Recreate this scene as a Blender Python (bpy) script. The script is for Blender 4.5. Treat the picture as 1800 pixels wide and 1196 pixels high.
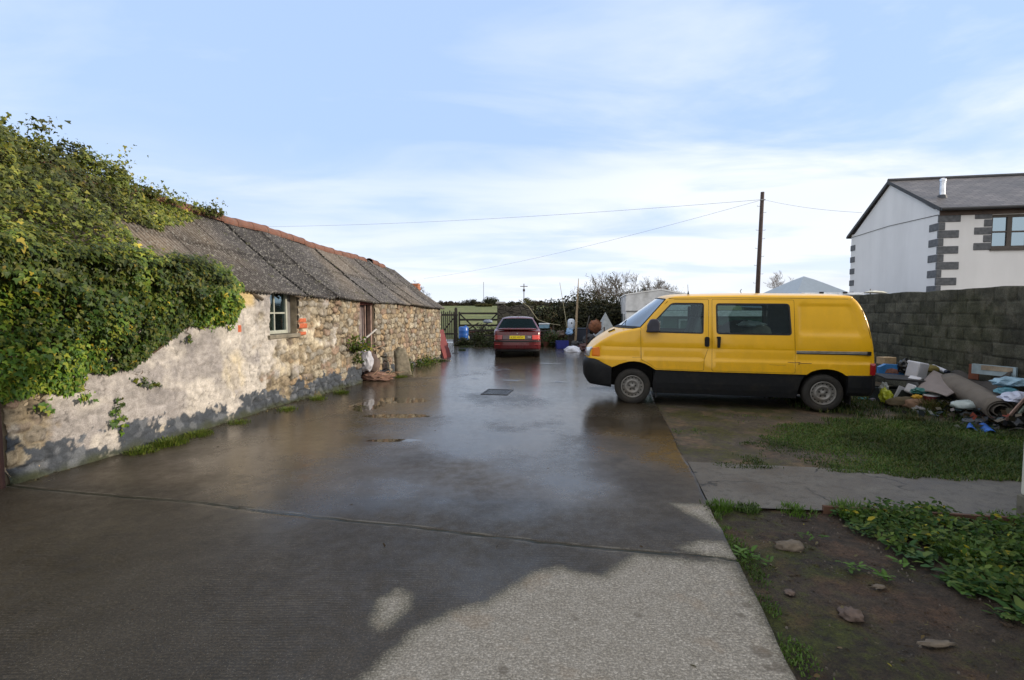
import bpy, bmesh, math, random
import numpy as np
from mathutils import Vector, Matrix, noise as mnoise
from mathutils.geometry import delaunay_2d_cdt

for o in list(bpy.data.objects): bpy.data.objects.remove(o)
S = bpy.context.scene
R = math.radians
# ------------------------------------------------------------------ camera
FPX = 882.0; CAMH = 1.68; TILT = math.atan(53 / FPX)
cam = bpy.data.cameras.new('camera'); camo = bpy.data.objects.new('camera', cam)
S.collection.objects.link(camo); S.camera = camo
cam.sensor_width = 36; cam.lens = FPX / 1800 * 36; cam.clip_start = .05; cam.clip_end = 3000
camo.location = (0, 0, CAMH); camo.rotation_euler = (R(90) - TILT, 0, 0)
# ------------------------------------------------------------------ light
SUN_AZ = R(96); SUN_EL = R(17)
S.view_settings.view_transform = 'Standard'; S.view_settings.look = 'None'
S.view_settings.exposure = 1.05; S.view_settings.gamma = 1
sun = bpy.data.lights.new('sun', 'SUN'); suno = bpy.data.objects.new('sun', sun)
S.collection.objects.link(suno); sun.energy = 1.8; sun.angle = R(2.0); sun.color = (1, .87, .71)
sd = Vector((math.sin(SUN_AZ) * math.cos(SUN_EL), math.cos(SUN_AZ) * math.cos(SUN_EL), math.sin(SUN_EL)))
suno.rotation_euler = sd.to_track_quat('Z', 'Y').to_euler(); suno.location = (30, 0, 20)
W = bpy.data.worlds.new('World'); S.world = W; W.use_nodes = True
def sky():
    nt = W.node_tree; nt.nodes.clear(); N = nt.nodes.new; L = nt.links.new
    out = N('ShaderNodeOutputWorld'); bg = N('ShaderNodeBackground'); bg.inputs[1].default_value = .085
    sk = N('ShaderNodeTexSky'); sk.sky_type = 'NISHITA'; sk.sun_disc = False
    sk.sun_elevation = SUN_EL; sk.sun_rotation = SUN_AZ; sk.air_density = 1.0; sk.dust_density = .6; sk.ozone_density = 2.2
    tc = N('ShaderNodeTexCoord'); sep = N('ShaderNodeSeparateXYZ'); L(tc.outputs['Generated'], sep.inputs[0])
    def m(op, a, b=None, c=None):
        n = N('ShaderNodeMath'); n.operation = op
        for i, v in enumerate((a, b, c)):
            if v is None: continue
            if isinstance(v, (int, float)): n.inputs[i].default_value = v
            else: L(v, n.inputs[i])
        return n.outputs[0]
    z = m('MAXIMUM', sep.outputs[2], 0.0)
    den = m('ADD', z, .10)
    cx = m('DIVIDE', sep.outputs[0], den); cy = m('DIVIDE', sep.outputs[1], den)
    cb = N('ShaderNodeCombineXYZ'); L(cx, cb.inputs[0]); L(cy, cb.inputs[1])
    mp = N('ShaderNodeMapping'); L(cb.outputs[0], mp.inputs[0])
    mp.inputs['Rotation'].default_value = (0, 0, R(-28)); mp.inputs['Scale'].default_value = (.62, 1.15, 1)
    mp.inputs['Location'].default_value = (3.1, 1.7, 0)
    n1 = N('ShaderNodeTexNoise'); L(mp.outputs[0], n1.inputs[0]); n1.inputs['Scale'].default_value = 1.15
    n1.inputs['Detail'].default_value = 9; n1.inputs['Roughness'].default_value = .55; n1.inputs['Distortion'].default_value = .5
    n2 = N('ShaderNodeTexNoise'); L(mp.outputs[0], n2.inputs[0]); n2.inputs['Scale'].default_value = .35; n2.inputs['Detail'].default_value = 4
    c = m('MULTIPLY_ADD', n2.outputs[0], .8, m('MULTIPLY', n1.outputs[0], .75))
    mr = N('ShaderNodeMapRange'); mr.interpolation_type = 'SMOOTHSTEP'; L(c, mr.inputs[0]); mr.inputs[1].default_value = .62; mr.inputs[2].default_value = .93
    # whiter towards the right and the horizon, as thin high cloud lies there
    hz = m('POWER', m('SUBTRACT', 1.0, z), 5.0)
    right = m('MAXIMUM', m('MULTIPLY_ADD', sep.outputs[0], .85, .18), .05)
    veil = m('MINIMUM', m('MULTIPLY_ADD', hz, .92, m('MULTIPLY', mr.outputs[0], m('MULTIPLY_ADD', right, .95, .30))), .95)
    veil = m('MAXIMUM', veil, .16)
    base = N('ShaderNodeMixRGB'); base.inputs[0].default_value = .8; L(sk.outputs[0], base.inputs[1]); base.inputs[2].default_value = (2.55, 3.9, 6.35, 1)
    mx = N('ShaderNodeMixRGB'); L(veil, mx.inputs[0]); L(base.outputs[0], mx.inputs[1]); mx.inputs[2].default_value = (5.75, 6.05, 6.5, 1)
    # soft grey undersides low in the sky
    n3 = N('ShaderNodeTexNoise'); mp3 = N('ShaderNodeMapping'); L(cb.outputs[0], mp3.inputs[0]); mp3.inputs['Scale'].default_value = (.5, .22, 1)
    L(mp3.outputs[0], n3.inputs[0]); n3.inputs['Scale'].default_value = 1.2; n3.inputs['Detail'].default_value = 5
    g = N('ShaderNodeMapRange'); L(n3.outputs[0], g.inputs[0]); g.inputs[1].default_value = .5; g.inputs[2].default_value = .7
    low = m('MULTIPLY', m('MULTIPLY', hz, g.outputs[0]), .45)
    mx2 = N('ShaderNodeMixRGB'); L(low, mx2.inputs[0]); L(mx.outputs[0], mx2.inputs[1]); mx2.inputs[2].default_value = (3.9, 4.1, 4.6, 1)
    # unseen bright cloud added overhead and behind the camera to whiten the ground light
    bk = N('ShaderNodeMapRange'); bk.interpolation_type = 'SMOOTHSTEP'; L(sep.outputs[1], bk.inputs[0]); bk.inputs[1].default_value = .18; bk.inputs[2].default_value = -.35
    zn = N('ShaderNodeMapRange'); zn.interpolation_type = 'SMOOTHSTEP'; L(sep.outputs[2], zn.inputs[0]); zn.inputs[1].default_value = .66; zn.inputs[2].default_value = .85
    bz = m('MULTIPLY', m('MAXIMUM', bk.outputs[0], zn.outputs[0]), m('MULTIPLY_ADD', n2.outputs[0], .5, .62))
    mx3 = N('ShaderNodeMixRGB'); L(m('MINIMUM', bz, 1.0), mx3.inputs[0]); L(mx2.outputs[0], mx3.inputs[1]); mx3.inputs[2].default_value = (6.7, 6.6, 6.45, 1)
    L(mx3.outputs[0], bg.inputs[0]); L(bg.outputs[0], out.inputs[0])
sky()
# ------------------------------------------------------------------ geometry helpers
_c, _s = math.cos(TILT), math.sin(TILT)
def ray(px, py):
    x = (px - 900) / FPX; y = -(py - 598) / FPX
    return (x, _c + y * _s, -_s + y * _c)
def gr(px, py, z=0.0):
    r = ray(px, py); t = (z - CAMH) / r[2]; return (r[0] * t, r[1] * t, z)
def at(px, py, Y):
    r = ray(px, py); t = Y / r[1]; return (r[0] * t, Y, CAMH + r[2] * t)
rnd = random.Random(7); rng = np.random.default_rng(7)
COL = S.collection
def tag(o, label=None, cat=None, group=None, kind=None):
    if label: o['label'] = label
    if cat: o['category'] = cat
    if group: o['group'] = group
    if kind: o['kind'] = kind
    return o
def thing(name, label, cat, loc=(0, 0, 0), rz=0.0, group=None):
    o = bpy.data.objects.new(name, None); COL.objects.link(o); o.empty_display_size = .2
    o.location = loc; o.rotation_euler = (0, 0, rz)
    return tag(o, label, cat, group)
class MB:
    def __init__(s): s.v = []; s.f = []; s.m = []; s.mi = 0
    def add(s, vs, fs, mi=None):
        b = len(s.v); s.v.extend([tuple(v) for v in vs]); k = s.mi if mi is None else mi
        for f in fs: s.f.append(tuple(b + i for i in f)); s.m.append(k)
        return s
    def box(s, x0, x1, y0, y1, z0, z1, M=None, mi=None, taper=0.0):
        vs = []
        for z in (z0, z1):
            t = taper if z == z1 else 0
            for x, y in ((x0 + t, y0 + t), (x1 - t, y0 + t), (x1 - t, y1 - t), (x0 + t, y1 - t)): vs.append(Vector((x, y, z)))
        if M is not None: vs = [M @ v for v in vs]
        return s.add(vs, [(0, 3, 2, 1), (4, 5, 6, 7), (0, 1, 5, 4), (1, 2, 6, 5), (2, 3, 7, 6), (3, 0, 4, 7)], mi)
    def tube(s, pts, rad, n=8, cap=True, mi=None):
        pts = [Vector(p) for p in pts]; k = len(pts)
        rad = [rad] * k if isinstance(rad, (int, float)) else rad
        vs = []; ref = None
        for i, p in enumerate(pts):
            d = (pts[min(i + 1, k - 1)] - pts[max(i - 1, 0)])
            d = d.normalized() if d.length > 1e-9 else Vector((0, 0, 1))
            if ref is None: ref = Vector((0, 0, 1)) if abs(d.z) < .9 else Vector((1, 0, 0))
            a = d.cross(ref).normalized(); b = a.cross(d).normalized(); ref = b
            for j in range(n):
                t = 2 * math.pi * j / n; vs.append(p + (a * math.cos(t) + b * math.sin(t)) * rad[i])
        fs = [(i * n + j, i * n + (j + 1) % n, (i + 1) * n + (j + 1) % n, (i + 1) * n + j) for i in range(k - 1) for j in range(n)]
        if cap: fs += [tuple(range(n))[::-1], tuple((k - 1) * n + j for j in range(n))]
        return s.add(vs, fs, mi)
    def lathe(s, prof, n=24, M=None, mi=None, cap=True):   # prof = (r,z) list, axis Z
        vs = []; k = len(prof)
        for r, z in prof:
            for j in range(n):
                t = 2 * math.pi * j / n; vs.append(Vector((r * math.cos(t), r * math.sin(t), z)))
        if M is not None: vs = [M @ v for v in vs]
        fs = [(i * n + j, i * n + (j + 1) % n, (i + 1) * n + (j + 1) % n, (i + 1) * n + j) for i in range(k - 1) for j in range(n)]
        if cap: fs += [tuple(range(n))[::-1], tuple((k - 1) * n + j for j in range(n))]
        return s.add(vs, fs, mi)
    def prism(s, poly, y0, y1, M=None, mi=None):            # poly in (x,z), extruded along y
        n = len(poly); vs = [Vector((x, y0, z)) for x, z in poly] + [Vector((x, y1, z)) for x, z in poly]
        if M is not None: vs = [M @ v for v in vs]
        fs = [tuple(range(n)), tuple(range(2 * n - 1, n - 1, -1))] + [(i, i + n, (i + 1) % n + n, (i + 1) % n) for i in range(n)]
        return s.add(vs, fs, mi)
    def grid(s, P, mi=None, wrap=False):                    # P[i][j] points
        a, b = len(P), len(P[0]); vs = [p for r in P for p in r]
        fs = [(i * b + j, i * b + (j + 1) % b, (i + 1) * b + (j + 1) % b, (i + 1) * b + j) for i in range(a - 1) for j in range(b if wrap else b - 1)]
        return s.add(vs, fs, mi)
    def build(s, name, mats, parent=None, smooth=False, bevel=0.0, loc=None, solid=0.0, recalc=True):
        me = bpy.data.meshes.new(name); me.from_pydata(s.v, [], s.f)
        if not isinstance(mats, (list, tuple)): mats = [mats]
        for m in mats: me.materials.append(m)
        if len(mats) > 1: me.polygons.foreach_set('material_index', s.m)
        if recalc:
            bm = bmesh.new(); bm.from_mesh(me); bmesh.ops.recalc_face_normals(bm, faces=bm.faces); bm.to_mesh(me); bm.free()
        if smooth: me.polygons.foreach_set('use_smooth', [True] * len(me.polygons))
        o = bpy.data.objects.new(name, me); COL.objects.link(o)
        if parent: o.parent = parent
        if loc: o.location = loc
        if solid:
            md = o.modifiers.new('solid', 'SOLIDIFY'); md.thickness = solid; md.offset = 0
        if bevel:
            md = o.modifiers.new('bevel', 'BEVEL'); md.width = bevel; md.segments = 2; md.limit_method = 'ANGLE'; md.angle_limit = R(35)
        return o
def npmesh(name, V, F, mats, parent=None, smooth=False, attrs=None, col=None):
    """V (n,3), F (m,k) uniform faces; attrs point floats; col point colour"""
    me = bpy.data.meshes.new(name); n = len(V); m, k = F.shape
    me.vertices.add(n); me.vertices.foreach_set('co', np.asarray(V, np.float32).ravel())
    me.loops.add(m * k); me.loops.foreach_set('vertex_index', F.astype(np.int32).ravel())
    me.polygons.add(m); me.polygons.foreach_set('loop_start', np.arange(0, m * k, k, dtype=np.int32))
    me.polygons.foreach_set('loop_total', np.full(m, k, np.int32))
    me.update(calc_edges=True); me.validate()
    for mt in (mats if isinstance(mats, (list, tuple)) else [mats]): me.materials.append(mt)
    for kx, a in (attrs or {}).items():
        at_ = me.attributes.new(kx, 'FLOAT', 'POINT'); at_.data.foreach_set('value', np.asarray(a, np.float32).ravel())
    if col is not None:
        at_ = me.attributes.new('Col', 'FLOAT_COLOR', 'POINT'); c4 = np.ones((n, 4), np.float32); c4[:, :3] = col; at_.data.foreach_set('color', c4.ravel())
    if smooth: me.polygons.foreach_set('use_smooth', [True] * m)
    o = bpy.data.objects.new(name, me); COL.objects.link(o)
    if parent: o.parent = parent
    return o
def gridfaces(a, b):
    i, j = np.meshgrid(np.arange(a - 1), np.arange(b - 1), indexing='ij'); q = i * b + j
    return np.stack([q, q + b, q + b + 1, q + 1], -1).reshape(-1, 4)
def vnoise(x, y, seed=0):
    r = np.random.default_rng(seed); T = r.random((256, 256))
    xi = np.floor(x).astype(int); yi = np.floor(y).astype(int); fx = x - xi; fy = y - yi
    fx = fx * fx * (3 - 2 * fx); fy = fy * fy * (3 - 2 * fy)
    g = lambda a, b: T[a % 256, b % 256]
    return (g(xi, yi) * (1 - fx) + g(xi + 1, yi) * fx) * (1 - fy) + (g(xi, yi + 1) * (1 - fx) + g(xi + 1, yi + 1) * fx) * fy
def fbm(x, y, seed=0, o=4):
    s = 0; a = .5; t = 0
    for k in range(o): s = s + a * vnoise(x * 2 ** k + 17.3 * k, y * 2 ** k + 5.1 * k, seed + k); t += a; a *= .5
    return s / t
def sstep(a, b, x): t = np.clip((x - a) / (b - a), 0, 1); return t * t * (3 - 2 * t)
def inpoly(poly, x, y):
    c = np.zeros(np.shape(x), bool); n = len(poly)
    for i in range(n):
        x0, y0 = poly[i][:2]; x1, y1 = poly[(i + 1) % n][:2]
        k = ((y0 > y) != (y1 > y)) & (x < (x1 - x0) * (y - y0) / ((y1 - y0) + 1e-12) + x0); c ^= k
    return c
def sdpoly(poly, x, y):
    d = np.full(np.shape(x), 1e9); n = len(poly)
    for i in range(n):
        x0, y0 = poly[i][:2]; x1, y1 = poly[(i + 1) % n][:2]; ex, ey = x1 - x0, y1 - y0
        t = np.clip(((x - x0) * ex + (y - y0) * ey) / (ex * ex + ey * ey + 1e-12), 0, 1)
        d = np.minimum(d, np.hypot(x - x0 - t * ex, y - y0 - t * ey))
    return np.where(inpoly(poly, x, y), d, -d)
# ------------------------------------------------------------------ materials
class NT:
    def __init__(s, name):
        s.m = bpy.data.materials.new(name); s.m.use_nodes = True; s.t = s.m.node_tree; s.p = s.t.nodes['Principled BSDF']
    def n(s, k, **kw):
        x = s.t.nodes.new('ShaderNode' + k)
        for a, v in kw.items(): setattr(x, a, v)
        return x
    def l(s, a, b): s.t.links.new(a, b)
    def noise(s, scale, detail=4, rough=.55, vec=None, dist=0):
        x = s.n('TexNoise'); x.inputs['Scale'].default_value = scale; x.inputs['Detail'].default_value = detail
        x.inputs['Roughness'].default_value = rough; x.inputs['Distortion'].default_value = dist
        if vec is None: vec = s.obj()
        s.l(vec, x.inputs['Vector']); return x.outputs[0]
    def obj(s):
        if not hasattr(s, '_tc'): s._tc = s.n('TexCoord')
        return s._tc.outputs['Object']
    def map(s, scale=(1, 1, 1), rot=(0, 0, 0), vec=None):
        x = s.n('Mapping'); x.inputs['Scale'].default_value = scale; x.inputs['Rotation'].default_value = rot
        s.l(vec or s.obj(), x.inputs[0]); return x.outputs[0]
    def ramp(s, fac, stops):
        x = s.n('ValToRGB'); s.l(fac, x.inputs[0]); e = x.color_ramp.elements
        while len(e) < len(stops): e.new(.5)
        for k, (p, c) in enumerate(stops):
            e[k].position = p; e[k].color = tuple(c) + (1,) if not isinstance(c, (int, float)) else (c, c, c, 1)
        return x.outputs[0]
    def mix(s, fac, a, b, mode='MIX'):
        x = s.n('MixRGB', blend_type=mode)
        for i, v in enumerate((fac, a, b)):
            if isinstance(v, (int, float)): x.inputs[i].default_value = v if i == 0 else (v, v, v, 1)
            elif isinstance(v, tuple): x.inputs[i].default_value = v + (1,) if len(v) == 3 else v
            else: s.l(v, x.inputs[i])
        return x.outputs[0]
    def math(s, op, a, b=None, c=None):
        x = s.n('Math', operation=op)
        for i, v in enumerate((a, b, c)):
            if v is None: continue
            if isinstance(v, (int, float)): x.inputs[i].default_value = v
            else: s.l(v, x.inputs[i])
        return x.outputs[0]
    def mr(s, v, a, b, c=0.0, d=1.0, smooth=True):
        x = s.n('MapRange'); s.l(v, x.inputs[0])
        if smooth: x.interpolation_type = 'SMOOTHSTEP'
        for i, k in enumerate((a, b, c, d)): x.inputs[i + 1].default_value = k
        return x.outputs[0]
    def attr(s, name, col=False):
        x = s.n('Attribute'); x.attribute_name = name; return x.outputs['Color' if col else 'Fac']
    def bump(s, h, strength=.5, dist=.01, prev=None):
        x = s.n('Bump'); x.inputs['Strength'].default_value = strength; x.inputs['Distance'].default_value = dist
        s.l(h, x.inputs['Height'])
        if prev: s.l(prev, x.inputs['Normal'])
        return x.outputs[0]
    def set(s, **kw):
        mp = dict(col='Base Color', rough='Roughness', metal='Metallic', nor='Normal', spec='Specular IOR Level', coat='Coat Weight', coatr='Coat Roughness', trans='Transmission Weight', emit='Emission Color', es='Emission Strength', alpha='Alpha', sheen='Sheen Weight', ior='IOR')
        for k, v in kw.items():
            i = s.p.inputs[mp[k]]
            if isinstance(v, (int, float)): i.default_value = v
            elif isinstance(v, tuple): i.default_value = v + (1,) if len(v) == 3 else v
            else: s.l(v, i)
        return s.m
_mats = {}
def plain(name, col, rough=.6, metal=0, var=.25, scale=8, bump=.0, bscale=40, coat=0, spec=.5, dirt=None):
    """a solid stuff with gentle variation of tone and a fine relief"""
    if name in _mats: return _mats[name]
    t = NT(name); a = t.noise(scale, 5, .6); dk = tuple(c * (1 - var) for c in col); lt = tuple(min(1, c * (1 + var)) for c in col)
    c = t.ramp(a, [(.3, dk), (.7, lt)])
    if dirt:
        d = t.mr(t.noise(scale * .4, 6, .65), .48, .68); c = t.mix(t.math('MULTIPLY', d, dirt[1]), c, dirt[0])
    t.set(col=c, rough=t.mr(t.noise(scale * 2, 3), .3, .7, max(.02, rough - .08), min(1, rough + .08)), metal=metal, coat=coat, spec=spec)
    if bump: t.set(nor=t.bump(t.noise(bscale, 5, .6), bump, .01))
    _mats[name] = t.m; return t.m
def glassmat(name, tint=(.6, .7, .68), refl=1.0, rough=.02, base=.05, gc=(.72, .88, 1.0)):
    t = NT(name); t.t.nodes.remove(t.p)
    tr = t.n('BsdfTransparent'); tr.inputs[0].default_value = tint + (1,); gl = t.n('BsdfGlossy'); gl.inputs[0].default_value = gc + (1,); gl.inputs['Roughness'].default_value = rough
    lw = t.n('LayerWeight'); lw.inputs[0].default_value = .35; mx = t.n('MixShader')
    f = t.math('MINIMUM', t.math('MULTIPLY_ADD', lw.outputs['Fresnel'], refl, base), 1.0)
    t.l(f, mx.inputs[0]); t.l(tr.outputs[0], mx.inputs[1]); t.l(gl.outputs[0], mx.inputs[2])
    t.l(mx.outputs[0], t.t.nodes['Material Output'].inputs[0]); return t.m
def textmesh(name, txt, size, mat, parent, M, extrude=.002, sx=1.0, bold=0.0):
    cu = bpy.data.curves.new(name, 'FONT'); cu.body = txt; cu.size = size; cu.extrude = extrude; cu.align_x = 'CENTER'; cu.align_y = 'CENTER'; cu.offset = bold
    tmp = bpy.data.objects.new('tmp', cu); COL.objects.link(tmp)
    me = bpy.data.meshes.new_from_object(tmp, depsgraph=bpy.context.evaluated_depsgraph_get()); bpy.data.objects.remove(tmp); bpy.data.curves.remove(cu)
    me.transform(M @ Matrix.Diagonal((sx, 1, 1, 1))); me.materials.clear(); me.materials.append(mat)
    o = bpy.data.objects.new(name, me); COL.objects.link(o); o.parent = parent; return o
# yard frame: axis U runs away from the camera beside the barn, B to the right of it
UX, UY = .1878, .9822
def yard(a, b, z=0.0): return (.88 + a * UX + b * UY, a * UY - b * UX, z)
def toyard(x, y): dx = x - .88; return dx * UX + y * UY, dx * UY - y * UX
# ================================================================== GROUND
def wetconcrete():
    t = NT('yard_concrete'); o = t.obj()
    dryf = t.attr('dry'); jd = t.attr('joint'); pud = t.attr('puddle')
    n1 = t.noise(1.3, 6, .62); n2 = t.noise(9, 6, .65); n3 = t.noise(85, 5, .75); n4 = t.noise(.5, 4, .5)
    dry = t.mr(t.math('ADD', dryf, t.math('MULTIPLY_ADD', t.math('ADD', t.math('MULTIPLY', n2, .55), t.math('MULTIPLY', n3, .45)), .16, -.08)), -.042, .046)
    fr = t.math('MULTIPLY', t.mr(dryf, -.05, .0), t.mr(dryf, .10, .02))
    wet = t.ramp(n1, [(.25, (.058, .043, .027)), (.5, (.098, .077, .052)), (.75, (.145, .118, .086))])
    wet = t.mix(t.mr(n4, .45, .62), wet, t.mix(.5, wet, (.075, .058, .034)))
    dr = t.ramp(n2, [(.3, (.45, .40, .33)), (.7, (.61, .555, .475))])
    c = t.mix(dry, wet, dr)
    c = t.mix(t.math('MULTIPLY', fr, .30), c, (.17, .155, .085))
    mo = t.n('TexVoronoi'); mo.inputs['Scale'].default_value = 52; t.l(t.map((.6, 1.5, 1), (0, 0, .5)), mo.inputs[0]); c = t.mix(t.math('MULTIPLY', t.mr(t.math('ADD', mo.outputs['Distance'], t.math('MULTIPLY', n2, .5)), .52, .72), .45), c, t.mix(1, c, (.42, .40, .36), 'MULTIPLY'))
    c = t.mix(t.mr(n3, .42, .66), t.mix(.55, c, (.02, .02, .018), 'MULTIPLY'), c)
    sp = t.n('TexVoronoi'); sp.inputs['Scale'].default_value = 75; t.l(o, sp.inputs[0])
    c = t.mix(t.mr(sp.outputs['Distance'], .14, .05), c, (.32, .3, .26))
    sp2 = t.n('TexVoronoi'); sp2.inputs['Scale'].default_value = 2.1; sp2.inputs['Randomness'].default_value = 1; t.l(t.map((1, 1, 1)), sp2.inputs[0])
    spot = t.mr(t.math('ADD', t.attr('stain'), t.math('MULTIPLY_ADD', n3, .5, -.25)), -.15, .35)
    c = t.mix(t.math('MULTIPLY', spot, .6), c, (.10, .082, .062))
    rd = t.mr(t.noise(2.6, 4, .6), .56, .68); c = t.mix(t.math('MULTIPLY', t.math('MULTIPLY', rd, dry), .25), c, (.25, .17, .10))
    # joints between the slabs: dirt and moss in a groove with a pale cement lip
    j = t.mr(t.math('ADD', jd, t.math('MULTIPLY_ADD', n2, .03, -.015)), .022, .010)
    lip = t.mr(t.math('ABSOLUTE', t.math('SUBTRACT', jd, .030)), .012, .003)
    c = t.mix(t.math('MULTIPLY', t.math('MULTIPLY', lip, .45), t.mr(t.noise(5, 4, .6), .42, .6)), c, (.2, .18, .14)); c = t.mix(j, c, (.022, .022, .012))
    brush = t.n('TexWave', wave_type='BANDS', bands_direction='Y'); brush.inputs['Scale'].default_value = 14
    brush.inputs['Distortion'].default_value = 5.0; brush.inputs['Detail'].default_value = 3; brush.inputs['Detail Scale'].default_value = 2.5
    t.l(t.map((.18, 1, 1)), brush.inputs[0])
    dm_ = t.math('SUBTRACT', 1.0, t.math('MULTIPLY', dry, .85))
    bm = t.math('MULTIPLY', dm_, t.math('MULTIPLY', brush.outputs[1] if len(brush.outputs) > 1 else brush.outputs[0], t.mr(t.noise(.9, 3), .42, .68, .0, .55)))
    c = t.mix(t.math('MULTIPLY', t.math('MULTIPLY', dm_, t.mr(brush.outputs[0], .55, .2)), t.math('MULTIPLY', t.mr(t.noise(.9, 3), .42, .60, .05, 1.0), .62)), c, t.mix(1, c, (.45, .42, .38), 'MULTIPLY'))
    h = t.math('ADD', t.math('MULTIPLY', n3, .45), t.math('MULTIPLY', bm, .45)); h = t.math('ADD', h, t.math('MULTIPLY', n2, .5))
    h = t.math('MULTIPLY_ADD', j, -2.5, h)
    film = t.mr(t.math('ADD', t.noise(.6, 3, .5), t.attr('film')), .34, .68)        # how much standing water lies on the slab
    p = t.mr(t.math('ADD', pud, t.math('MULTIPLY_ADD', n2, .42, -.21)), -.02, .03)
    film = t.math('MAXIMUM', film, p)
    rw = t.math('SUBTRACT', .47, t.math('MULTIPLY', film, .27)); rw = t.math('MULTIPLY', rw, t.mr(n2, .3, .7, .8, 1.2))
    rw = t.mix(p, rw, .035); rough = t.mix(dry, rw, .85)
    bs = t.mix(p, t.mix(dry, t.mr(film, 0, 1, .50, .14), .6), 0.0)
    b = t.n('Bump'); b.inputs['Distance'].default_value = .006; t.l(bs, b.inputs['Strength']); t.l(h, b.inputs['Height'])
    t.set(col=c, rough=rough, nor=b.outputs[0], spec=t.mix(dry, t.mr(film, 0, 1, .28, .75), .3)); return t.m
MAT_YARD = wetconcrete()
DRY = [gr(*p)[:2] for p in [(600, 1230), (640, 1196), (700, 1140), (735, 1108), (790, 1080), (850, 1065), (900, 1035), (940, 1010), (985, 1000), (1020, 1012), (1060, 1015), (1090, 995), (1120, 978), (1200, 986), (1290, 992), (1330, 1060), (1420, 1230), (1700, 1600), (500, 1600)]]
DRY2 = [gr(*p)[:2] for p in [(655, 1100), (665, 1060), (700, 1040), (722, 1050), (715, 1075), (690, 1100), (670, 1110)]]
DRY3 = [gr(*p)[:2] for p in [(1180, 888), (1245, 890), (1270, 935), (1215, 908)]]
DRY4 = [gr(*p)[:2] for p in [(1195, 965), (1230, 953), (1275, 955), (1295, 983), (1240, 980)]]
def puddle(px, py, rx, ry): x, y, _ = gr(px, py); return x, y, rx, ry
PUD = [puddle(700, 733, .55, .16), puddle(645, 715, .3, .45), puddle(690, 776, .36, .08), 
       puddle(1215, 745, .22, .2), puddle(700, 705, .55, .3)]
JOINTS = [3.42, 11.45, 15.3, 19.2, 23.5]
def yardmesh():
    av = np.concatenate([np.arange(.3, 5.4, .028), np.arange(5.4, 13, .055), np.arange(13, 27.2, .12)])
    av = np.concatenate([[-4, -2], av]); bv = np.concatenate([np.arange(-12, -7, .3), np.arange(-7, -4.2, .06), np.arange(-4.2, 0, .03), [0, ]])
    A, B = np.meshgrid(av, bv, indexing='ij'); edge = (bv.size - 1)
    Bw = B.copy(); w = (fbm(A[:, -1] * 2.2, A[:, -1] * 0, 5) - .5) * .05; Bw[:, -1] += w; Bw[:, -2] += w * .9
    X = .88 + A * UX + Bw * UY; Y = A * UY - Bw * UX
    dry = np.maximum.reduce([sdpoly(q, X, Y) for q in (DRY, DRY2, DRY3, DRY4)]); dry = np.clip(dry, -.3, .3)
    wig = (fbm(Bw * .7, A * 0 + 3, 2) - .5) * .12 + (fbm(Bw * 6, A * 0, 8) - .5) * .018
    jd = np.minimum.reduce([np.abs(A - (j - .026 * (Bw + 3)) - wig) for j in JOINTS]); jd = np.clip(jd, 0, .3)
    jd = np.minimum(jd, np.where(A > 99, 0, .3))
    pud = np.maximum.reduce([.35 - .35 * np.hypot((X - p[0]) / p[2], (Y - p[1]) / p[3]) for p in PUD]); pud = np.clip(pud, -.4, .4)
    STN = [gr(*p)[:2] + (q,) for *p, q in [(1340, 1150, .035), (1352, 1178, .02), (1372, 1178, .024), (1312, 1066, .022), (1302, 1084, .020), (885, 1182, .022), (1122, 1086, .018), (1012, 1092, .016), (1210, 1120, .012), (960, 1130, .010), (640, 1050, .015)]]
    stain = np.clip(np.maximum.reduce([1 - np.hypot(X - p[0], Y - p[1]) / (p[2] * 1.5) for p in STN]), -1, 1)
    film = sstep(4.0, 7.0, A) * .16 - sstep(4.0, 3.2, A) * .10 - sstep(-1.0, -.2, B) * .05 + sstep(11, 14, A) * .12
    Z = (fbm(X * .6, Y * .6, 3) - .5) * .012 - np.exp(-(jd / .012) ** 2) * .012
    Z = Z + .012
    V = np.stack([X, Y, Z], -1).reshape(-1, 3)
    F = gridfaces(len(av), len(bv))[:, ::-1]
    # skirt on the free edge so the slab has a side
    n = len(V); ed = V.reshape(len(av), len(bv), 3)[:, -1].copy(); ed[:, 2] -= .12; V = np.concatenate([V, ed])
    i = np.arange(len(av) - 1); q = i * len(bv) + len(bv) - 1; F2 = np.stack([q, q + len(bv), n + i + 1, n + i], -1); F = np.concatenate([F, F2])
    ex = lambda a: np.concatenate([a.ravel(), a[:, -1]])
    o = npmesh('concrete_yard', V, F, MAT_YARD, smooth=True, attrs=dict(stain=ex(stain), dry=ex(dry), joint=ex(jd), puddle=ex(pud), film=ex(film)))
    return tag(o, 'wet grey brushed concrete yard with a paler dry patch in front', None, None, 'structure')
yardmesh()
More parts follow.
